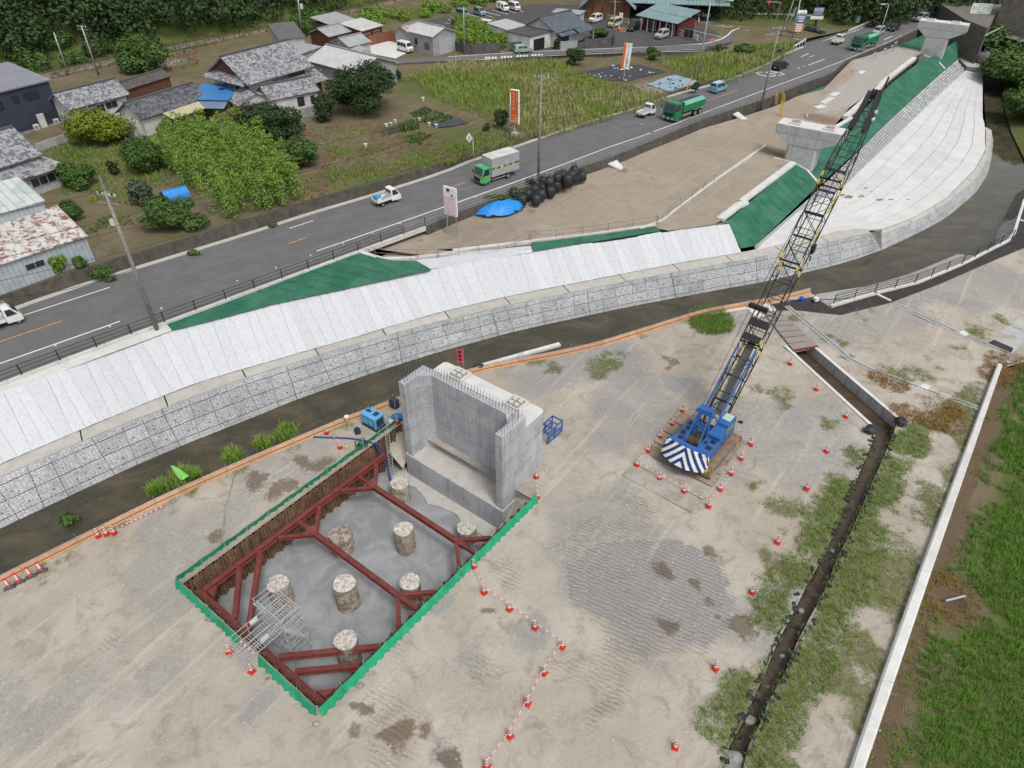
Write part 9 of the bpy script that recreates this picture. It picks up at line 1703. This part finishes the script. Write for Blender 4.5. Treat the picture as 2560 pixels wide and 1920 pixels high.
# blue tarp tunnel in the garden, mulch sheets, buckets, tyre
tu=thing('tarp_tunnel','small blue tarp tunnel in the corner garden beside the bamboo','tarp',gl('F',1530,280),R(40));MB().add([(x,.95*math.cos(t),1.5*math.sin(t)) for x in (-1.4,-.5,.4,1.4) for t in np.linspace(0,math.pi,11)],[(a*11+b,a*11+b+1,(a+1)*11+b+1,(a+1)*11+b) for a in range(3) for b in range(10)]).build('cover',M['tarp'],tp if 0 else tu)
for x in (-1.4,-.5,.4,1.4):MB().path([(x,.98*math.cos(t),1.53*math.sin(t)) for t in np.linspace(0,math.pi,11)],.03,5).build('hoop',M['steel_g'],tu)
mul=mat('black_mulch_sheet',(.03,.032,.036),(.055,.058,.065),.5,scale=2,bmp=.05);mulb=mat('pale_blue_sheet',(.24,.33,.38),(.20,.28,.33),.5,scale=2,bmp=.05)
def mulch(label,poly,m,n,sp):
 q=region(poly,1.2,land_z);o=sheet('mulch_sheet',poly,1.0,lambda P:land_z(P)+.12+.05*np.sin(P[:,0]*3),m);tag(o,label,'mulch sheet');pts=region(poly,n,land_z);stones(pts+np.array([0,0,.2]),.22,sp,'weights','small weights holding down the '+label.split(' on ')[0])
mulch('black mulch sheet on the field below the side street',polyl('C','1140,590 1300,560 1500,525 1700,540 1900,590 1760,620 1560,665 1420,670 1200,625'),mul,.25,Wm['white']);mulch('pale blue mulch sheet on the plot by the lamp pole',polyl('D','80,930 330,835 420,830 680,890 640,930 360,1015'),mulb,.3,M['black'])
for t,lb in (('1590,975 1740,925 1800,935 1700,965','black sheet at the far corner of the vegetable beds'),('1780,1065 2010,1000 2110,1050 1950,1085 1850,1095','black sheet across the right of the vegetable beds'),('1355,1140 1500,1085 1640,1075 1500,1140 1375,1175','black sheet strip before the maize row')):tag(sheet('mulch_sheet',polyl('B',t),1.0,lambda P:land_z(P)+.12,mul),lb,'mulch sheet')
for i,(x,y,c_) in enumerate(((1720,870,0),(1405,1100,0),(1445,1090,1),(1480,1065,0),(1775,1090,1),(1835,1105,2),(1225,1275,1),(1690,1050,0))):r_=thing('bucket',['white tub under the tree edge','white box left of the black strip','cream bucket on the black strip','white tubs at the maize row','cream bucket by the leafy bed','turquoise bucket by the leafy bed','cream pail alone in the brown field','white jug at the leafy bed corner'][i],'bucket',gl('B',x,y));MB().lathe((0,0,0),[(.2,0),(.27,.5)],12).build('bucket_body',[Wm['white'],Wm['cream'],mat('turquoise',(.1,.4,.42),rough=.5)][c_],r_);MB().lathe((0,0,.5),[(.27,0),(.29,.03)],12).build('rim',Wm['white'],r_)
ty=thing('old_tyre','old tyre lying in the brown field','tyre',gl('B',1280,1372));MB().lathe((0,0,0),[(.2,.02),(.38,0),(.42,.1),(.38,.2),(.2,.18)],16).build('tyre_ring',mat('grey_tyre',(.12,.11,.10),rough=.9),ty)
# railway
RWL=[Vector((p.x,p.y,4.9)) for p in line('A','-300,760 150,690 380,640 700,572 1000,505 1430,415 1800,335 2180,265 B:570,190 860,128 1430,0 1600,-45',4.9)];rl=resample(RWL,4.0);rwy=thing('railway','single rusty railway track on ballast below the forest','railway');MB().loft(offset(rl,-2.4,-.7),offset(rl,-1.3),1).loft(offset(rl,-1.3),offset(rl,1.3),1).loft(offset(rl,1.3),offset(rl,2.4,-.7),1).build('ballast',mat('rusty_ballast',(.13,.085,.06),(.2,.17,.145),.95,scale=1.5,fine=6,grain=.2),rwy)
for d_ in (-.53,.53):MB().path(offset(rl,d_,.16),.075,4).build('rail',mat('rail_rust',(.10,.05,.03),rough=.8),rwy)
railing('track_fence','low grey pipe fence beside the railway',[p+Vector((0,0,-.3)) for p in offset(RWL,-3.2)[1:7]],3,1.1,(.5,1.05),M['gal'],.03,.03)
mr=thing('traffic_mirror','round convex traffic mirror with orange rim by the railway crossing','mirror',gl('A',1690,580));MB().tube((0,0,0),(-.1,0,2.6),.05,8).build('post',mat('orange_post',(.5,.16,.05),rough=.5),mr);MB().tube((-.1,-.06,2.7),(-.1,-.14,2.68),.45,18).build('mirror_face',M['steel_g'],mr)
# road studs along the edge line
for i,t in enumerate(('T:1100,350','F:950,1370','F:1395,1213','G:115,1183','G:447,1070','G:748,962','G:1030,862','G:1283,774','G:1520,690','V:75,1380','V:570,1198','V:1035,1028','V:1475,870','V:1900,715')):fr,q=t.split(':');x,y=map(float,q.split(','));o=MB().lathe(ground(fr,x,y,ZR),[(.11,0),(.10,.06),(.04,.09)],8).build('road_stud',Wm['white']);tag(o,'small white road stud beside the shoulder edge line','road stud','road studs on the shoulder')
for i,(fr,x,y) in enumerate((('b',130,590),('b',270,530),('b',365,490),('b',420,440))):r_=thing('pipe_stand',['leftmost','second','third','rightmost'][i]+' blue pipe barricade stand along the ramp by the road','barricade',ground(fr,x,y,3.1),.7,'blue barricade stands');MB().path([(-.5,-.4,0),(0,0,1.1),(.5,-.4,0)],.06,6).build('legs',mat('sky_blue_paint',(.12,.27,.45),rough=.5),r_);MB().tube((-.6,0,1.0),(.6,0,1.1),.07,6).build('top_bar',Wm['white'],r_)
bt=thing('blue_bottle','small pale blue water jug on the gravel behind the first pier','jug',ground('I',1435,400,2.4));MB().lathe((0,0,0),[(.2,0),(.22,.4),(.1,.55),(.06,.75)],10).build('jug_body',mat('blue_jug',(.2,.42,.6),rough=.3),bt)
# driftweed mats on the river
alg=leaf_mat('river_algae',(.05,.055,.018),(.075,.07,.025),(.10,.09,.035));
q=np.concatenate([region([Vector((p.x,p.y,0)) for p in line('K',t,ZW)],8,None,ZW+.02) for t in ('1100,1190 1800,900 2212,740 2212,800 1700,990 1150,1240','600,1400 760,1290 1000,1190 900,1280','1790,1040 1890,1010 1900,1050 1800,1070')]);q=q[fbm(q,1.1,6) > .56];V,F=leafquads(q,np.tile([0,0,3.],(len(q),1)),.14);tag(stuff(rawmesh('algae',V,F,alg)),'brown-green algae mats floating on the river','algae')
